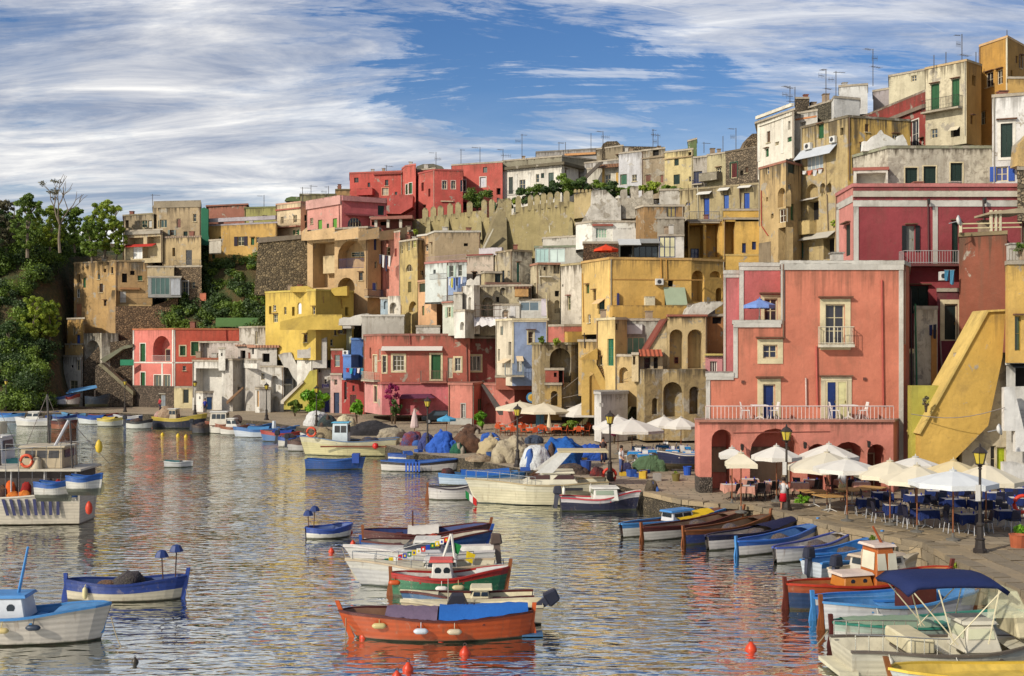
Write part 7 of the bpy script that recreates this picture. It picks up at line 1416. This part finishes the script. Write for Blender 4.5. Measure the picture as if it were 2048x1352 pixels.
heap('low blue tarpaulin wing right of the blue peak',1150,1214,884,922,tarpc((50,90,180)),10,'covered_pile','covered pile',.4)
heap('blue tarpaulin strip behind the canvas pile',958,1000,862,884,tarpc((60,100,180)),11,'covered_pile','covered pile')
heap('white plastic covered net pile under the palm bush',604,662,816,852,tarpc((220,218,212)),12,'covered_pile','covered pile',.3)
heap('grey green net heap beside the white covered pile',634,672,826,854,netting((70,84,76),(50,60,70)),13)
heap('beige canvas pile before the red quay house',670,712,826,856,tarpc((206,194,160)),14,'covered_pile','covered pile',.3)
heap('long black net rack pile before the pink ground floor',700,796,838,872,netting((44,42,46),(64,60,62)),15,dep=.35)
heap('grey sack pile in front of the black nets',756,812,852,876,tarpc((170,158,136)),16,'covered_pile','covered pile')
heap('green tarpaulin sheet over a stack beside the white chairs',1262,1338,906,944,tarpc((92,116,84)),17,'covered_pile','covered pile',.2,.5)
heap('dark net and rope clutter behind the yacht',1110,1180,926,950,netting((70,60,54),(110,90,76)),18)
heap('small rope heap on the quay edge stones',1290,1318,958,985,netting((110,96,76),(84,74,60)),19)
heap('heap of coiled brown nets in front of the salmon garden wall',918,960,846,868,netting((120,84,62),(90,64,50)),31)
heap('low blue grey net heap between the lantern post and the restaurant',1048,1086,868,888,netting((80,96,120),(60,70,90)),32)
heap('pale rope and float heap at the quay edge behind the skiff',930,985,908,924,netting((190,170,140),(150,120,90)),33)
heap('red and black float heap behind the yacht stern',1178,1210,932,954,netting((150,50,44),(50,46,50)),34)
heap('dark tarpaulin heap beside the white chairs',1240,1266,924,946,tarpc((60,60,90)),35,'covered_pile','covered pile')
rr = random.Random(77)
for k in range(34):
    x,y = rr.choice(((rr.uniform(800,960),rr.uniform(884,912)),(rr.uniform(1000,1210),rr.uniform(910,948)),(rr.uniform(660,800),rr.uniform(850,880)),(rr.uniform(1225,1340),rr.uniform(932,962)))); Y = gd(y); c = P(x,y,Y); q = rr.randrange(4); m = MB(); w,d,h = .3,.2,rr.choice((.2,.2,.4)); cn = ('blue','yellow','red','grey')[q]
    for bx in ((-w,w,-d,d,0,.03),(-w,w,-d,-d+.03,.03,h),(-w,w,d-.03,d,.03,h),(-w,-w+.03,-d+.03,d-.03,.03,h),(w-.03,w,-d+.03,d-.03,.03,h)): m.box(*bx)
    ob = m.build('fish_crate',paint(((50,90,170),(220,180,50),(190,60,44),(170,166,158))[q],.6,.3)); place(ob,(c.x,c.y,.905),rr.uniform(0,3)); tag(ob,'small '+cn+' plastic fish crate lying among the net piles','crate',cn+' fish crates')
db = Boat('dark blue boat hauled out on trestles beside the pink house',3.4,1.4,.6,(44,50,84),(44,52,90),(150,60,60),(206,200,190),(70,110,170),name='hauled_out_boat',stern='square'); db.root.location = (WX(1372,71),71,1.35); db.root.rotation_euler = (0,0,R(176))
def bucket(label,x,y,r,h,c):
    p = P(x,y,gd(y)); m = MB(); m.lathe([(r*.82,.9),(r,.9+h),(r*1.06,.9+h),(r*1.06,.92+h),(r*.9,.92+h),(r*.78,.95)],(p.x,p.y,0),12); ob = m.build('tub',paint(c,.4,.15),None,smooth=False,org=(p.x,p.y,.9)); tag(ob,label,'tub')
for a in (('blue plastic barrel behind the yacht',1172,946,.34,.75,(50,84,160)),('small blue tub beside the grey canvas pile',980,916,.28,.4,(54,90,150)),('blue bucket beside the hauled out dark blue boat',1375,950,.26,.5,(44,90,190)),('yellow fish crate tub on the blue tarpaulin side',1162,932,.4,.5,(220,180,40)),('terracotta pot at the quay corner',2036,1096,.32,.5,(190,104,70)),('green glazed pot with flowers by the white chairs',1352,962,.24,.4,(120,110,60))): bucket(*a)
# orange life rings and the white deck chairs on the quay
for x,y,Y,lab in ((1219,950,66,'orange life ring lying by the white deck chairs'),(2045,1008,50,'red life ring on the wall by the navy tables')):
    p = P(x,y,Y); m = MB(); n = 16; m.tube([p+Vector((.36*math.cos(2*math.pi*i/n),0,.36*math.sin(2*math.pi*i/n))) for i in range(n+1)],.085,7,caps=False); ob = m.build('life_ring',paint((220,60,34),.5,.15),None,smooth=True,org=p); tag(ob,lab,'life ring')
# round sign, lettered sign, menu boards
p = P(1063,795,112); sg = thing('round_sign','round blue sign with yellow diamond above the orange restaurant','sign',p)
ry = Matrix.Rotation(math.pi/2,3,'X')
m = MB(); m.lathe([(.52,-.04),(.52,.04)],p,20,rot=ry); m.build('blue_disc',paint((60,130,180),.5,.15),sg)
m = MB(); m.lathe([(.36,0),(.36,.06)],p,20,rot=ry); m.build('yellow_disc',paint((206,190,120),.5,.15),sg)
m = MB(); q = p+Vector((0,-.08,0)); m.prism([q+Vector((0,0,.28)),q+Vector((-.24,0,0)),q+Vector((0,0,-.28)),q+Vector((.24,0,0))],(0,.03,0)); m.build('diamond',paint((222,160,30),.5,.15),sg)
reg(340,560,3.976); sg = thing('wall_sign','white wall sign with lilac brush lettering above the blue door','sign',P(1235,862,138.3))
PR(None,paint((226,222,226),.6,.1),[(1206,862),(1206,824),(1264,824),(1264,862)],138.45,.06,'board',None,sg)
for i,pts in enumerate(([(1210,828),(1222,828),(1218,862),(1210,858)],[(1226,834),(1236,830),(1236,850),(1228,850)],[(1239,836),(1247,832),(1247,850),(1240,850)],[(1250,826),(1261,826),(1261,850),(1252,850)])): PR(None,paint((96,84,176),.6,.1),pts,138.38,.05,'letter',None,sg)
reg(0,0,1)
for x in (1076,1085): p = P(x,838,104); m = MB(); m.box(p.x-.19,p.x+.19,p.y-.03,p.y+.03,.9,p.z+.55); ob = m.build('menu_board',paint((110,176,206),.6,.2),None,org=(p.x,p.y,.9)); tag(ob,'light blue menu board standing in the orange restaurant','menu board','menu boards')
# ---- the parked car
cx_,cy_ = WX(884,117),117.0; car = thing('parked_car','black car parked at the brick red house','car',(cx_,cy_,.9))
m = MB(); prof_c = [(-2.0,.35),(-2.05,.75),(-1.5,.85),(-.9,1.35),(.7,1.4),(1.5,.95),(2.0,.85),(2.05,.4)]
m.prism([(cx_+a,cy_-.82,.9+b) for a,b in prof_c],(0,1.64,0)); m.build('body',paint((34,38,42),.25,.05),car,bevel=.06)
for s_ in (-1,1): m = MB(); m.prism([(cx_-.85,cy_+s_*.83,.9+.88),(cx_-.6,cy_+s_*.83,.9+1.28),(cx_+.6,cy_+s_*.83,.9+1.3),(cx_+1.2,cy_+s_*.83,.9+.92)],(0,s_*.01,0)); m.build('side_window',glass((60,74,84)),car)
for wx in (-1.3,1.3):
    for s_ in (-.8,.8):
        m = MB(); m.lathe([(.3,-.1),(.3,.1)],(cx_+wx,cy_+s_,1.2),12,rot=ry); w_ = m.build('wheel',paint((26,26,26),.8,.1),car); m = MB(); m.lathe([(.17,-.12),(.17,.12)],(cx_+wx,cy_+s_,1.2),8,rot=ry); m.build('rim',paint((160,160,160),.3,.1),w_)
# ---- people
def person(label,x,y,h,rz,top,bottom,hair=(50,36,28),skirt=False,reach=.2,Y=None):
    Y = Y or gd(y); c = P(x,y,Y); t = thing('person',label,'person',(0,0,0)); k = h/1.7
    V = [(0,0,.92),(0,0,1.1),(0,0,1.38),(0,-.01,1.48),(0,-.02,1.58),(0,-.02,1.66),(-.17,0,1.38),(-.22,-.03,1.12),(-.2,-.03-reach,.95),(.17,0,1.38),(.22,0,1.12),(.22,-.05,.88),(-.09,0,.88),(-.1,-.03,.48),(-.1,.02,.06),(-.1,-.12,.03),(.09,0,.88),(.1,.03,.48),(.1,.06,.06),(.1,-.08,.03),(-.2,-.1-reach,.9),(.22,-.08,.8)]
    E = [(0,1),(1,2),(2,3),(3,4),(4,5),(2,6),(6,7),(7,8),(8,20),(2,9),(9,10),(10,11),(11,21),(0,12),(12,13),(13,14),(14,15),(0,16),(16,17),(17,18),(18,19)]
    rad = [.14,.13,.13,.055,.095,.08,.065,.045,.035,.065,.045,.035,.09,.06,.042,.035,.09,.06,.042,.035,.03,.03]
    me = bpy.data.meshes.new('body'); me.from_pydata([(a*k,b*k,z*k) for a,b,z in V],E,[]); me.materials.append(paint((196,140,108),.6,.1))
    ob = bpy.data.objects.new('body',me); COL.objects.link(ob); ob.parent = t
    md = ob.modifiers.new('skin','SKIN'); md.use_smooth_shade = True; ob.modifiers.new('sub','SUBSURF').levels = 1
    for sv,r_ in zip(me.skin_vertices[0].data,rad): sv.radius = (r_*k,r_*k*.85)
    me.skin_vertices[0].data[0].use_root = True
    m = MB(); m.lathe([(.17*k,.9*k),(.165*k,1.1*k),(.18*k,1.32*k),(.12*k,1.43*k),(.07*k,1.46*k)],(0,0,0),10)
    for s_ in (-1,1): m.tube([(s_*.16*k,0,1.38*k),(s_*.225*k,-.02*k,1.16*k)],[.075*k,.065*k],6)
    m.build('shirt',cloth(top),t,smooth=True)
    m = MB()
    if skirt: m.lathe([(.23*k,.5*k),(.18*k,.88*k),(.165*k,.95*k)],(0,0,0),10); m.build('skirt',cloth(bottom),t,smooth=True)
    else:
        for s_ in (-1,1): m.tube([(s_*.09*k,0,.94*k),(s_*.1*k,0,.48*k),(s_*.1*k,.03*k,.1*k)],[.115*k,.08*k,.065*k],7)
        m.build('trousers',cloth(bottom),t,smooth=True)
    m = MB(); m.lathe([(.1*k,1.6*k),(.112*k,1.68*k),(.08*k,1.76*k),(.02*k,1.78*k)],(0,.015*k,0),10); m.build('hair',paint(hair,.8,.1),t,smooth=True)
    place(t,(c.x,c.y,.92),rz); return t
person('waitress in white top and beige skirt among the parasols',1685,1004,1.66,.4,(226,222,216),(196,176,130),skirt=True)
person('person in white top and red skirt beside the lantern post',1567,1022,1.5,2.6,(214,210,206),(200,24,40),skirt=True)
person('person in blue shirt at the white shed',410,832,1.7,.2,(60,70,160),(60,60,70),Y=136)
person('person in red shirt by the grey stone basement',320,829,1.65,-.6,(190,60,70),(60,60,80),Y=141)
person('person in light shirt near the white parasols',1243,950,1.7,1.0,(222,220,216),(80,96,140))
person('person in dark clothes between the nets and the restaurant',1206,928,1.7,.2,(70,60,60),(60,60,80))
# ---- laundry
def laundry(label,x0,y0,x1,y1,Y,cols,drop):
    t = thing('laundry_line',label,'laundry',P((x0+x1)/2,(y0+y1)/2,Y)); m = MB(); m.tube([P(x0,y0,Y),P(x1,y1,Y)],.012,4); m.build('line',paint((200,196,186)),t)
    for i,c in enumerate(cols):
        a,b = (i+.1)/len(cols),(i+.85)/len(cols); xa,xb = x0+(x1-x0)*a,x0+(x1-x0)*b; ya,yb_ = y0+(y1-y0)*a,y0+(y1-y0)*b; d = drop*(.7+.5*((i*7) % 5)/4)
        m = MB(); m.prism([P(xa,ya,Y),P(xb,yb_,Y),P(xb-(xb-xa)*.06,yb_+d,Y+.05),P((xa+xb)/2,(ya+yb_)/2+d*1.05,Y-.04),P(xa,ya+d*.95,Y+.03)],(0,.02,0)); m.build('garment',cloth(c),t)
laundry('white and dark washing on the narrow rose house',758,509,782,512,142.6,[(70,70,90),(226,224,220),(60,60,80),(230,228,224)],26)
laundry('blue and white washing on the pale blue fronted house',897,557,926,553,123.4,[(226,224,220),(210,196,60),(60,90,160),(40,44,60),(90,120,180),(226,224,222)],20)
laundry('colourful washing on the bright blue balcony',692,736,728,736,133.2,[(200,60,70),(60,170,190),(50,90,170),(226,224,224),(60,150,180)],12)
laundry('blue towels hanging in the alley beside the brown wall',1888,540,1910,540,66.4,[(70,130,160),(80,140,170)],30)
laundry('dark trousers drying on the cream alley wall',1858,650,1874,648,65.3,[(40,50,90),(44,48,60)],30)
laundry('white washing below the glazed veranda of the old yellow house',1604,342,1646,338,107,[(226,222,214),(220,120,90),(226,222,216),(222,218,210)],10)
# ---- TV aerials
def aerial(label,x,yb,yt,Y,bars,seed):
    rr = random.Random(seed); t = thing('tv_aerial',label,'aerial',P(x,yb,Y),'tv aerials on the roofs'); mt = paint((96,92,90),.5,.2); m = MB(); a,b = P(x,yb+6,Y),P(x,yt,Y); m.tube([a,b],.045,5); m.build('mast',mt,t)
    for k in range(bars):
        z = b.z-.15-k*.75*rr.uniform(.8,1.3); L = rr.uniform(.5,1.2); dirn = Vector((math.cos(rr.uniform(0,.7)),math.sin(rr.uniform(0,.7)),0)); c = Vector((b.x,b.y,z)); m = MB(); p0,p1 = c-dirn*L*.25,c+dirn*L*(1 if rr.random() > .5 else -1); m.tube([p0,p1],.025,4); pr = Vector((-dirn.y,dirn.x,0))
        for j in range(5): q = p0.lerp(p1,j/4); m.tube([q-Vector((0,0,.28)),q+Vector((0,0,.28))] if k % 2 else [q-pr*.3+dirn*0,q+pr*.3],.016,3)
        m.build('antenna',mt,t)
AE = [(305,405,388,162,1,'cliff house'),(528,412,390,166,1,'olive green house'),(605,398,374,168,2,'dark olive roof, left'),(622,398,370,168,1,'dark olive roof, second'),(657,396,372,168,2,'dark olive roof, third'),(773,342,330,172,1,'red palace wing'),(872,330,304,170,2,'grey domed roof'),(922,330,298,169,1,'long red wing, left'),(960,326,294,168,1,'long red wing, right'),(1006,316,298,168,2,'white villa roof edge'),(1044,312,268,166,2,'white villa, tallest'),(1118,300,284,176,1,'orange roof edge, left'),(1131,300,284,176,1,'orange roof edge, right'),(1182,298,266,172,0,'hump roofed house chimney side'),(1206,292,262,166,2,'hump roofed house'),(1306,294,258,150,2,'stone ruin house, left'),(1316,296,268,150,2,'stone ruin house, right'),(1408,300,284,146,1,'grey plaster house'),(1446,304,272,144,0,'sand coloured house, bare'),(1472,300,256,142,2,'dark weathered house'),(1580,206,172,124,3,'white mansion, first'),(1590,204,174,124,2,'white mansion, second'),(1652,198,138,122,3,'mossy stone rooftop'),(1672,190,142,122,2,'white cube, left'),(1746,166,98,124,3,'lilac grey rooftop'),(1868,134,110,112,0,'pale weathered house, left'),(1892,128,104,112,0,'pale weathered house, middle'),(1924,122,68,112,3,'pale weathered house, tall'),(1952,118,104,112,0,'pale weathered house, right'),(2014,76,60,113,0,'ochre tower house')]
for i,(x,yb,yt,Y,n,w_) in enumerate(AE): aerial('thin tv aerial on the roof of the '+w_.replace(', ',' (')+(')' if ',' in w_ else ''),x,yb,yt,Y,n,i)
# satellite dishes
for i,(x,y,Y,r,lab) in enumerate(((1913,443,65.5,.33,'white satellite dish at the corner of the brown wall house'),(1993,860,57.2,.3,'white satellite dish beside the white stair'))):
    p = P(x,y,Y); t = thing('satellite_dish',lab,'satellite dish',p); m = MB(); rot = Matrix.Rotation(R(70),3,'X') @ Matrix.Rotation(R(50),3,'Y'); m.lathe([(.02,0),(r*.6,.06),(r,.18)],p,14,rot=rot); m.build('dish',paint((226,224,216),.5,.15),t,smooth=True); m = MB(); m.tube([p,p+Vector((-.4,.1,-.1))],.03,5); m.build('arm',paint((150,150,150),.5),t)
# cables above the restaurants
for i,(a,b,lab) in enumerate((((1100,800,105),(1290,742,95),'thin overhead cable above the cream parasols, upper'),((1085,815,106),(1420,775,92),'thin overhead cable above the cream parasols, lower'),((1000,856,102),(1160,752,104),'taut cable rising past the mossy cliff wall'),((1822,828,60),(2010,815,58.5),'washing cable across the yellow stair wall'))):
    p,q = P(*a),P(*b); m = MB(); pts = [p.lerp(q,k/8)+Vector((0,0,-.35*math.sin(math.pi*k/8))) for k in range(9)]; m.tube(pts,.02,4); ob = m.build('cable',paint((150,140,130),.6,.1),None,org=p); tag(ob,lab,'cable')
# scaffolding and awning in the centre
sc_ = thing('scaffolding','rusty scaffolding poles before the blotched house','scaffolding',P(985,665,117.6)); reg(860,440,6.147)
for x in (560,620,712,790,860): m = MB(); m.tube([P(x,1020,117.2),P(x,1400,117.2)],.03,5); m.build('pole',paint((110,90,74),.6,.3),sc_)
for y in (1050,1100,1190): m = MB(); m.tube([P(545,y,117.2),P(880,y,117.2)],.03,5); m.build('ledger',paint((110,90,74),.6,.3),sc_)
m = MB(); nn = 12
for i in range(nn+1):
    x = 540+400*i/nn
    m.v += [tuple(P(x,1195+6*math.sin(i*1.9),117.6)),tuple(P(x,1235+10*math.sin(i*1.3),116.6)),tuple(P(x,1300+14*math.sin(i*2.1+1),116.4))]
for i in range(nn):
    for k in (0,1): a = i*3+k; m.f.append((a,a+1,a+4,a+3)); m.m.append(0)
aw = m.build('cloth_awning',cloth((232,226,222),scale=3.0),None,org=P(740,1300,117)); tag(aw,'white cloth awning strung below the scaffolding','awning')
reg(0,0,1)
# blue canopy by the far bank
m = MB(); q = [P(132,786,146),P(194,774,146),P(192,770,150),P(140,778,150)]; m.prism(q,(0,0,-.12)); cb = thing('boat_canopy','blue tarpaulin canopy on poles over the hauled out boats','canopy',(WX(160,147),147,.9)); m.build('sheet',cloth((96,150,196)),cb)
for x,Y in ((136,146.2),(190,146.2),(146,149.8),(188,149.8)): m = MB(); m.tube([P(x,826,Y),P(x,780,Y)],.05,5); m.build('pole',paint((120,110,100)),cb)
# lettering on the cream launch
fc = bpy.data.curves.new('letters','FONT'); fc.body = 'K7'; fc.size = .32; fc.extrude = .004
tmp = bpy.data.objects.new('tmp',fc); COL.objects.link(tmp); bpy.context.view_layer.update(); lme = bpy.data.meshes.new_from_object(tmp.evaluated_get(bpy.context.evaluated_depsgraph_get())); bpy.data.objects.remove(tmp)
lt = bpy.data.objects.new('boat_number',lme); COL.objects.link(lt); lt.data.materials.append(paint((60,40,40),.6,.1)); lt.location = P(926,1220,34.0); lt.rotation_euler = (R(90),0,0); tag(lt,'dark painted number on the engine box behind the blue tarpaulin','lettering')
# ================================================================ plants
import numpy as np
def leaf_mat(name,dark,lite,dry=None):
    m,nt,b = newmat(name); v = objco(nt); oi = nd(nt,'ShaderNodeObjectInfo')
    c = mixc(nt,ramp(nt,noi(nt,v,.55,3,.6),[(.35,0),(.65,1)]),S(dark,.85),S(lite,.85))
    c = mixc(nt,ramp(nt,noi(nt,v,3.0,3,.6),[(.4,0),(.7,.7)]),c,S(lite,1.1))
    c = mixc(nt,math_(nt,'MULTIPLY',oi.outputs['Random'],.45),c,S(dark,.8))
    if dry: c = mixc(nt,ramp(nt,noi(nt,v,1.1,2),[(.62,0),(.7,.7)]),c,S(dry,.8))
    nt.links.new(c,b.inputs['Base Color']); b.inputs['Roughness'].default_value = .6
    tl = nd(nt,'ShaderNodeBsdfTranslucent'); nt.links.new(c,tl.inputs[0]); mx = nd(nt,'ShaderNodeMixShader',i_0=.3); out = nt.nodes['Material Output']
    nt.links.new(b.outputs[0],mx.inputs[1]); nt.links.new(tl.outputs[0],mx.inputs[2]); nt.links.new(mx.outputs[0],out.inputs[0]); return m
LV = {'green': leaf_mat('leaf_green',(62,86,32),(140,166,56)),'bright': leaf_mat('leaf_bright',(96,124,36),(184,196,64)),'dark': leaf_mat('leaf_dark',(40,60,32),(92,118,56)),'purple': leaf_mat('leaf_purple',(110,30,80),(190,60,110)),'dry': leaf_mat('leaf_dry',(96,92,70),(136,130,96)),'palm': leaf_mat('leaf_palm',(70,130,24),(150,200,50))}
def leaves(centres,radii,n,size,seed,flat=.8):
    rg = np.random.default_rng(seed); centres = np.array(centres,float); radii = np.array(radii,float)
    k = rg.integers(0,len(centres),n); d = rg.normal(size=(n,3)); d /= np.linalg.norm(d,axis=1)[:,None]
    r = radii[k]*(rg.random(n)**.45)*1.05; p = centres[k]+d*r[:,None]*np.array([1,1,flat])
    nr = d+rg.normal(size=(n,3))*.7; nr /= np.linalg.norm(nr,axis=1)[:,None]
    t = np.cross(nr,rg.normal(size=(n,3))); t /= np.linalg.norm(t,axis=1)[:,None]; b = np.cross(nr,t); s = size*(.6+.8*rg.random(n))[:,None]
    return np.stack([p-t*s,p+b*s*.55,p+t*s,p-b*s*.55],1).reshape(-1,3)
def leaf_obj(name,V,mat,parent=None,loc=None):
    n = len(V)//4; me = bpy.data.meshes.new(name); me.vertices.add(len(V)); me.vertices.foreach_set('co',V.astype(np.float32).ravel()); me.loops.add(len(V)); me.loops.foreach_set('vertex_index',np.arange(len(V),dtype=np.int32))
    me.polygons.add(n); me.polygons.foreach_set('loop_start',np.arange(0,len(V),4,dtype=np.int32)); me.polygons.foreach_set('loop_total',np.full(n,4,dtype=np.int32)); me.materials.append(mat); me.update(calc_edges=True)
    ob = bpy.data.objects.new(name,me); COL.objects.link(ob)
    if parent is not None: ob.parent = parent
    if loc is not None: ob.location = loc
    return ob
def clumps(rx,rz,k,seed,r=.5,z0=0.0):
    rr = random.Random(seed); cs,rs_ = [],[]
    for _ in range(k):
        a = rr.uniform(0,6.28); q = rr.random()**.6; z = rr.uniform(-1,1); h = math.sqrt(max(0,1-z*z))
        cs.append((math.cos(a)*q*rx*h,math.sin(a)*q*rx*h,z0+z*rz)); rs_.append(r*rr.uniform(.6,1.2)*rx*.6)
    return cs,rs_
def bush(label,x,y,rpx,hpx,Y,kind='green',n=1400,seed=1,name='shrub',cat='shrub',leaf=.16,group=None,ground=None):
    p = P(x,y,Y); rx,rz = rpx/F*Y,hpx/F*Y; zb = p.z-rz*1.1 if ground is None else ground; t = thing(name,label,cat,(p.x,p.y,zb),group)
    cs,rs_ = clumps(rx*.75,rz*.72,14,seed,.62); leaf_obj('crown',leaves([(a,b,c+p.z-zb) for a,b,c in cs],rs_,n,leaf,seed,min(1,rz/rx)),LV[kind],t)
    m = MB(); rr = random.Random(seed)
    for k in range(4): a = rr.uniform(0,6.28); m.tube([(p.x,p.y,zb-.1),(p.x+math.cos(a)*rx*.2,p.y+math.sin(a)*rx*.2,zb+(p.z-zb)*.6),(p.x+math.cos(a)*rx*.5,p.y+math.sin(a)*rx*.5,p.z+rz*.2)],[.06,.04,.015],5)
    m.build('stem',paint((96,76,54),.9,.3),t); return t
def limb(m,p,d,L,r,depth,rr,tips):
    q = p+d*L; mid = p.lerp(q,.5)+Vector((rr.uniform(-1,1),rr.uniform(-1,1),rr.uniform(-.3,.3)))*L*.08; m.tube([p,mid,q],[r,r*.8,r*.6],6); tips.append(q)
    if depth == 0: return
    for _ in range(rr.choice((2,3))):
        nd_ = (d+Vector((rr.uniform(-.8,.8),rr.uniform(-.8,.8),rr.uniform(-.1,.6)))).normalized(); limb(m,q,nd_,L*rr.uniform(.6,.85),r*.58,depth-1,rr,tips)
def tree(label,x,yb,yt,rpx,Y,kind='green',n=2600,seed=1,leaf=.17,lean=0.0,bare=False):
    p = P(x,yb,Y); h = (yb-yt)/F*Y; t = thing('tree',label,'tree',p); rr = random.Random(seed); m = MB(); tips = []
    limb(m,p+Vector((0,0,-.4)),Vector((lean,0,1)).normalized(),h*(.42 if not bare else .5),h*.028,3 if bare else 2,rr,tips)
    m.build('trunk',paint((132,118,100),.9,.3),t)
    rx = rpx/F*Y; tip = tips[-1] if bare else None
    if bare: cs = [tuple(q-p) for q in tips[-10:]]; leaf_obj('crown',leaves(cs,[.45]*len(cs),260,.14,seed),LV['dry'],t); return t
    cs,rs_ = clumps(rx*1.0,h*.42,90,seed,.27); cs = [(a+lean*h*.6,b,c+h*.54) for a,b,c in cs]
    cs += [tuple(q-p) for q in tips if (q-p).z > h*.35]; rs_ += [rx*.16]*(len(cs)-len(rs_))
    leaf_obj('crown',leaves(cs,rs_,n,leaf,seed),LV[kind],t); return t
# left hillside: one mass of undergrowth, with the trees that stand out of it as things
rr = random.Random(21)
def mass(name,label,cells,kind,seed,leaf,per=70):
    V = []; rr = random.Random(seed)
    for (x,t,r) in cells:
        p = hill_pt(x,t); cs = [(p.x+rr.uniform(-.6,.6)*r,p.y+rr.uniform(-.6,.6)*r,p.z+rr.uniform(0,.8)*r) for _ in range(5)]
        V.append(leaves(cs,[r*rr.uniform(.5,.8) for _ in cs],int(per*r*r*4.6)+80,leaf,rr.randrange(99999)))
    ob = leaf_obj(name,np.concatenate(V),LV[kind]); tag(ob,label,'undergrowth',kind='stuff'); return ob
def rowcol(x,t): p = hill_pt(x,t); return CX+p.x/p.y*F,HY+(CZ-p.z)/p.y*F
A,Bk = [],[]
for _ in range(760):
    x,t = rr.uniform(-420,165),rr.uniform(.12,.82); X,Yp = rowcol(x,t)
    if 62 < X < 132 and 560 < Yp < 640 and rr.random() < .75: continue
    if X > 104 and Yp > 515: continue
    (A if rr.random() < .5 else Bk).append((x,t,rr.uniform(.9,2.1)*(1.25 if t > .5 else 1)))
mass('undergrowth','bright green scrub covering the hillside left of the cliff house',A,'green',3,.15)
mass('undergrowth','dark green scrub covering the hillside left of the cliff house',Bk,'dark',4,.15)
A,Bk = [],[]
for _ in range(260):
    x,t = rr.uniform(318,545),rr.uniform(.12,.72); (A if rr.random() < .35 else Bk).append((x,t,rr.uniform(.6,1.3)))
mass('scrub','fresh green scrub on the slope above the coral house',A,'green',5,.16)
mass('scrub','dark scrub on the slope above the coral house',Bk,'dark',6,.16)
for i,(x,yb,yt,rp,Y,kd,ln,lab) in enumerate(((55,510,384,34,158,'green',.0,'tall leafy tree with pale leaning limbs on the hillside'),(14,505,398,30,160,'dry',-.1,'greyish half bare tree at the top of the hillside'),(100,500,412,34,163,'bright',.05,'rounded light green tree beside the bare trunk'),(150,500,414,32,165,'green',.0,'broad green tree on the crest behind the bare trunk'),(208,512,398,36,161,'bright',.05,'bright green tree rising next to the upper grey cliff house'),(184,520,440,30,159,'green',.0,'low green tree above the ochre cliff house roof'),(232,516,440,18,160,'bright',.1,'slim yellow green tree against the balcony house'),(-30,520,400,40,158,'dark',.0,'dark tree at the hillside end'),(62,700,590,32,150,'bright',.1,'light green tree on the lower hillside beside the rock face'),(98,680,600,22,152,'bright',.1,'yellow green tree against the ochre cliff house'),(20,760,640,40,148,'dark',.0,'large dark tree low on the hillside'),(58,790,706,32,146,'green',.0,'dense green tree over the hauled out boats'))):
    tree(lab,x,yb,yt,rp,Y,kd,13000,i+11,lean=ln,leaf=.13)
tree('bare pale trunked tree standing above the hillside',120,500,388,20,157,seed=3,bare=True)
# hedges above the ramparts
HB = [(955,390,26,22,157,'green','round green bush under the red palace'),(1046,386,22,14,152,'dark','bush at the start of the rampart hedge'),(1075,380,26,18,151,'green','hedge bush below the white villa door'),(1105,372,22,18,150,'dark','dark hedge bush in the middle of the rampart garden'),(1135,362,26,22,150,'green','tall hedge bush before the villa corner'),(1165,366,24,18,149,'dark','hedge bush next to the villa stair'),(1195,368,24,16,148,'green','hedge bush under the white garden house'),(1225,372,22,14,146,'dark','hedge bush beside the green arched door'),(1250,376,22,10,144,'green','low hedge bush before the green arched door'),(1300,370,26,12,143,'bright','light green hedge bush below the stone ruin house'),(1340,376,22,12,141,'green','green hedge bush below the pale yellow house'),(1020,400,16,10,152,'bright','small light bush at the rampart corner')]
for i,(x,y,r,h,Y,kd,lab) in enumerate(HB): bush(lab,x,y+6,r*1.35,h*1.15,Y,kd,2400,i+50)
bush('broad leaved palm bush on the quay before the lemon ramp',628,800,36,26,128,'palm',1500,71,leaf=.3,ground=.9)
bush('dark green bush left of the palm bush',590,812,18,14,130,'green',700,72,ground=.9); bush('yellow green shrub before the red quay house',714,812,17,20,118,'palm',700,73,leaf=.2,ground=.9)
bush('purple bougainvillea climbing the pink ground floor',784,790,18,26,116.5,'purple',900,74,leaf=.14,ground=.9); bush('green foot of the bougainvillea',790,815,16,18,116,'dark',700,75,leaf=.14,ground=.9)
bush('green potted shrub at the salmon garden wall',964,838,16,18,108,'palm',700,76,leaf=.16,ground=.9)
bush('clipped green bush beside the bare wooden tables',1602,1000,20,12,56.5,'palm',1200,77,leaf=.07,ground=.9); bush('leafy plant in the terracotta pot',2040,1070,20,22,44.2,'palm',900,78,leaf=.07,ground=1.2)
bush('flowers in the green glazed pot',1352,950,9,8,66.5,'bright',400,79,leaf=.06,ground=1.2); bush('climber on the yellow stair wall coping',1852,805,10,14,59.6,'dry',260,80,leaf=.07)
bush('green plant on the mossy cliff wall top',1085,680,10,8,104.5,'green',400,81,leaf=.1); bush('leafy pot plants on the cliff wall top',1112,684,10,8,104.5,'bright',400,82,leaf=.1); bush('palm pot on the yellow roof railing',2040,494,16,9,60,'green',500,83,leaf=.1)
bush('red flower pots on the orange restaurant side',1228,862,14,10,92,'purple',400,84,leaf=.1,ground=.9); bush('green plants inside the orange restaurant',1145,850,26,10,101,'green',900,85,leaf=.12,ground=.9); bush('small shrub growing on the old yellow house ledge',1668,446,9,7,105,'bright',300,86,leaf=.1); bush('flowering pots on the white villa terrace',830,464,8,6,144,'bright',200,87,leaf=.12)
for i,(x,y,Y) in enumerate(((1925,1148,38.6),(1906,1130,40.5),(1745,1078,46))): bush('green weeds growing from the quay wall joints, tuft %s' % ('below the lantern post','beside the drain hole','near the white speedboat')[i],x,y,8,8,Y,'bright',160,90+i,'weed_tuft','weeds',.06)
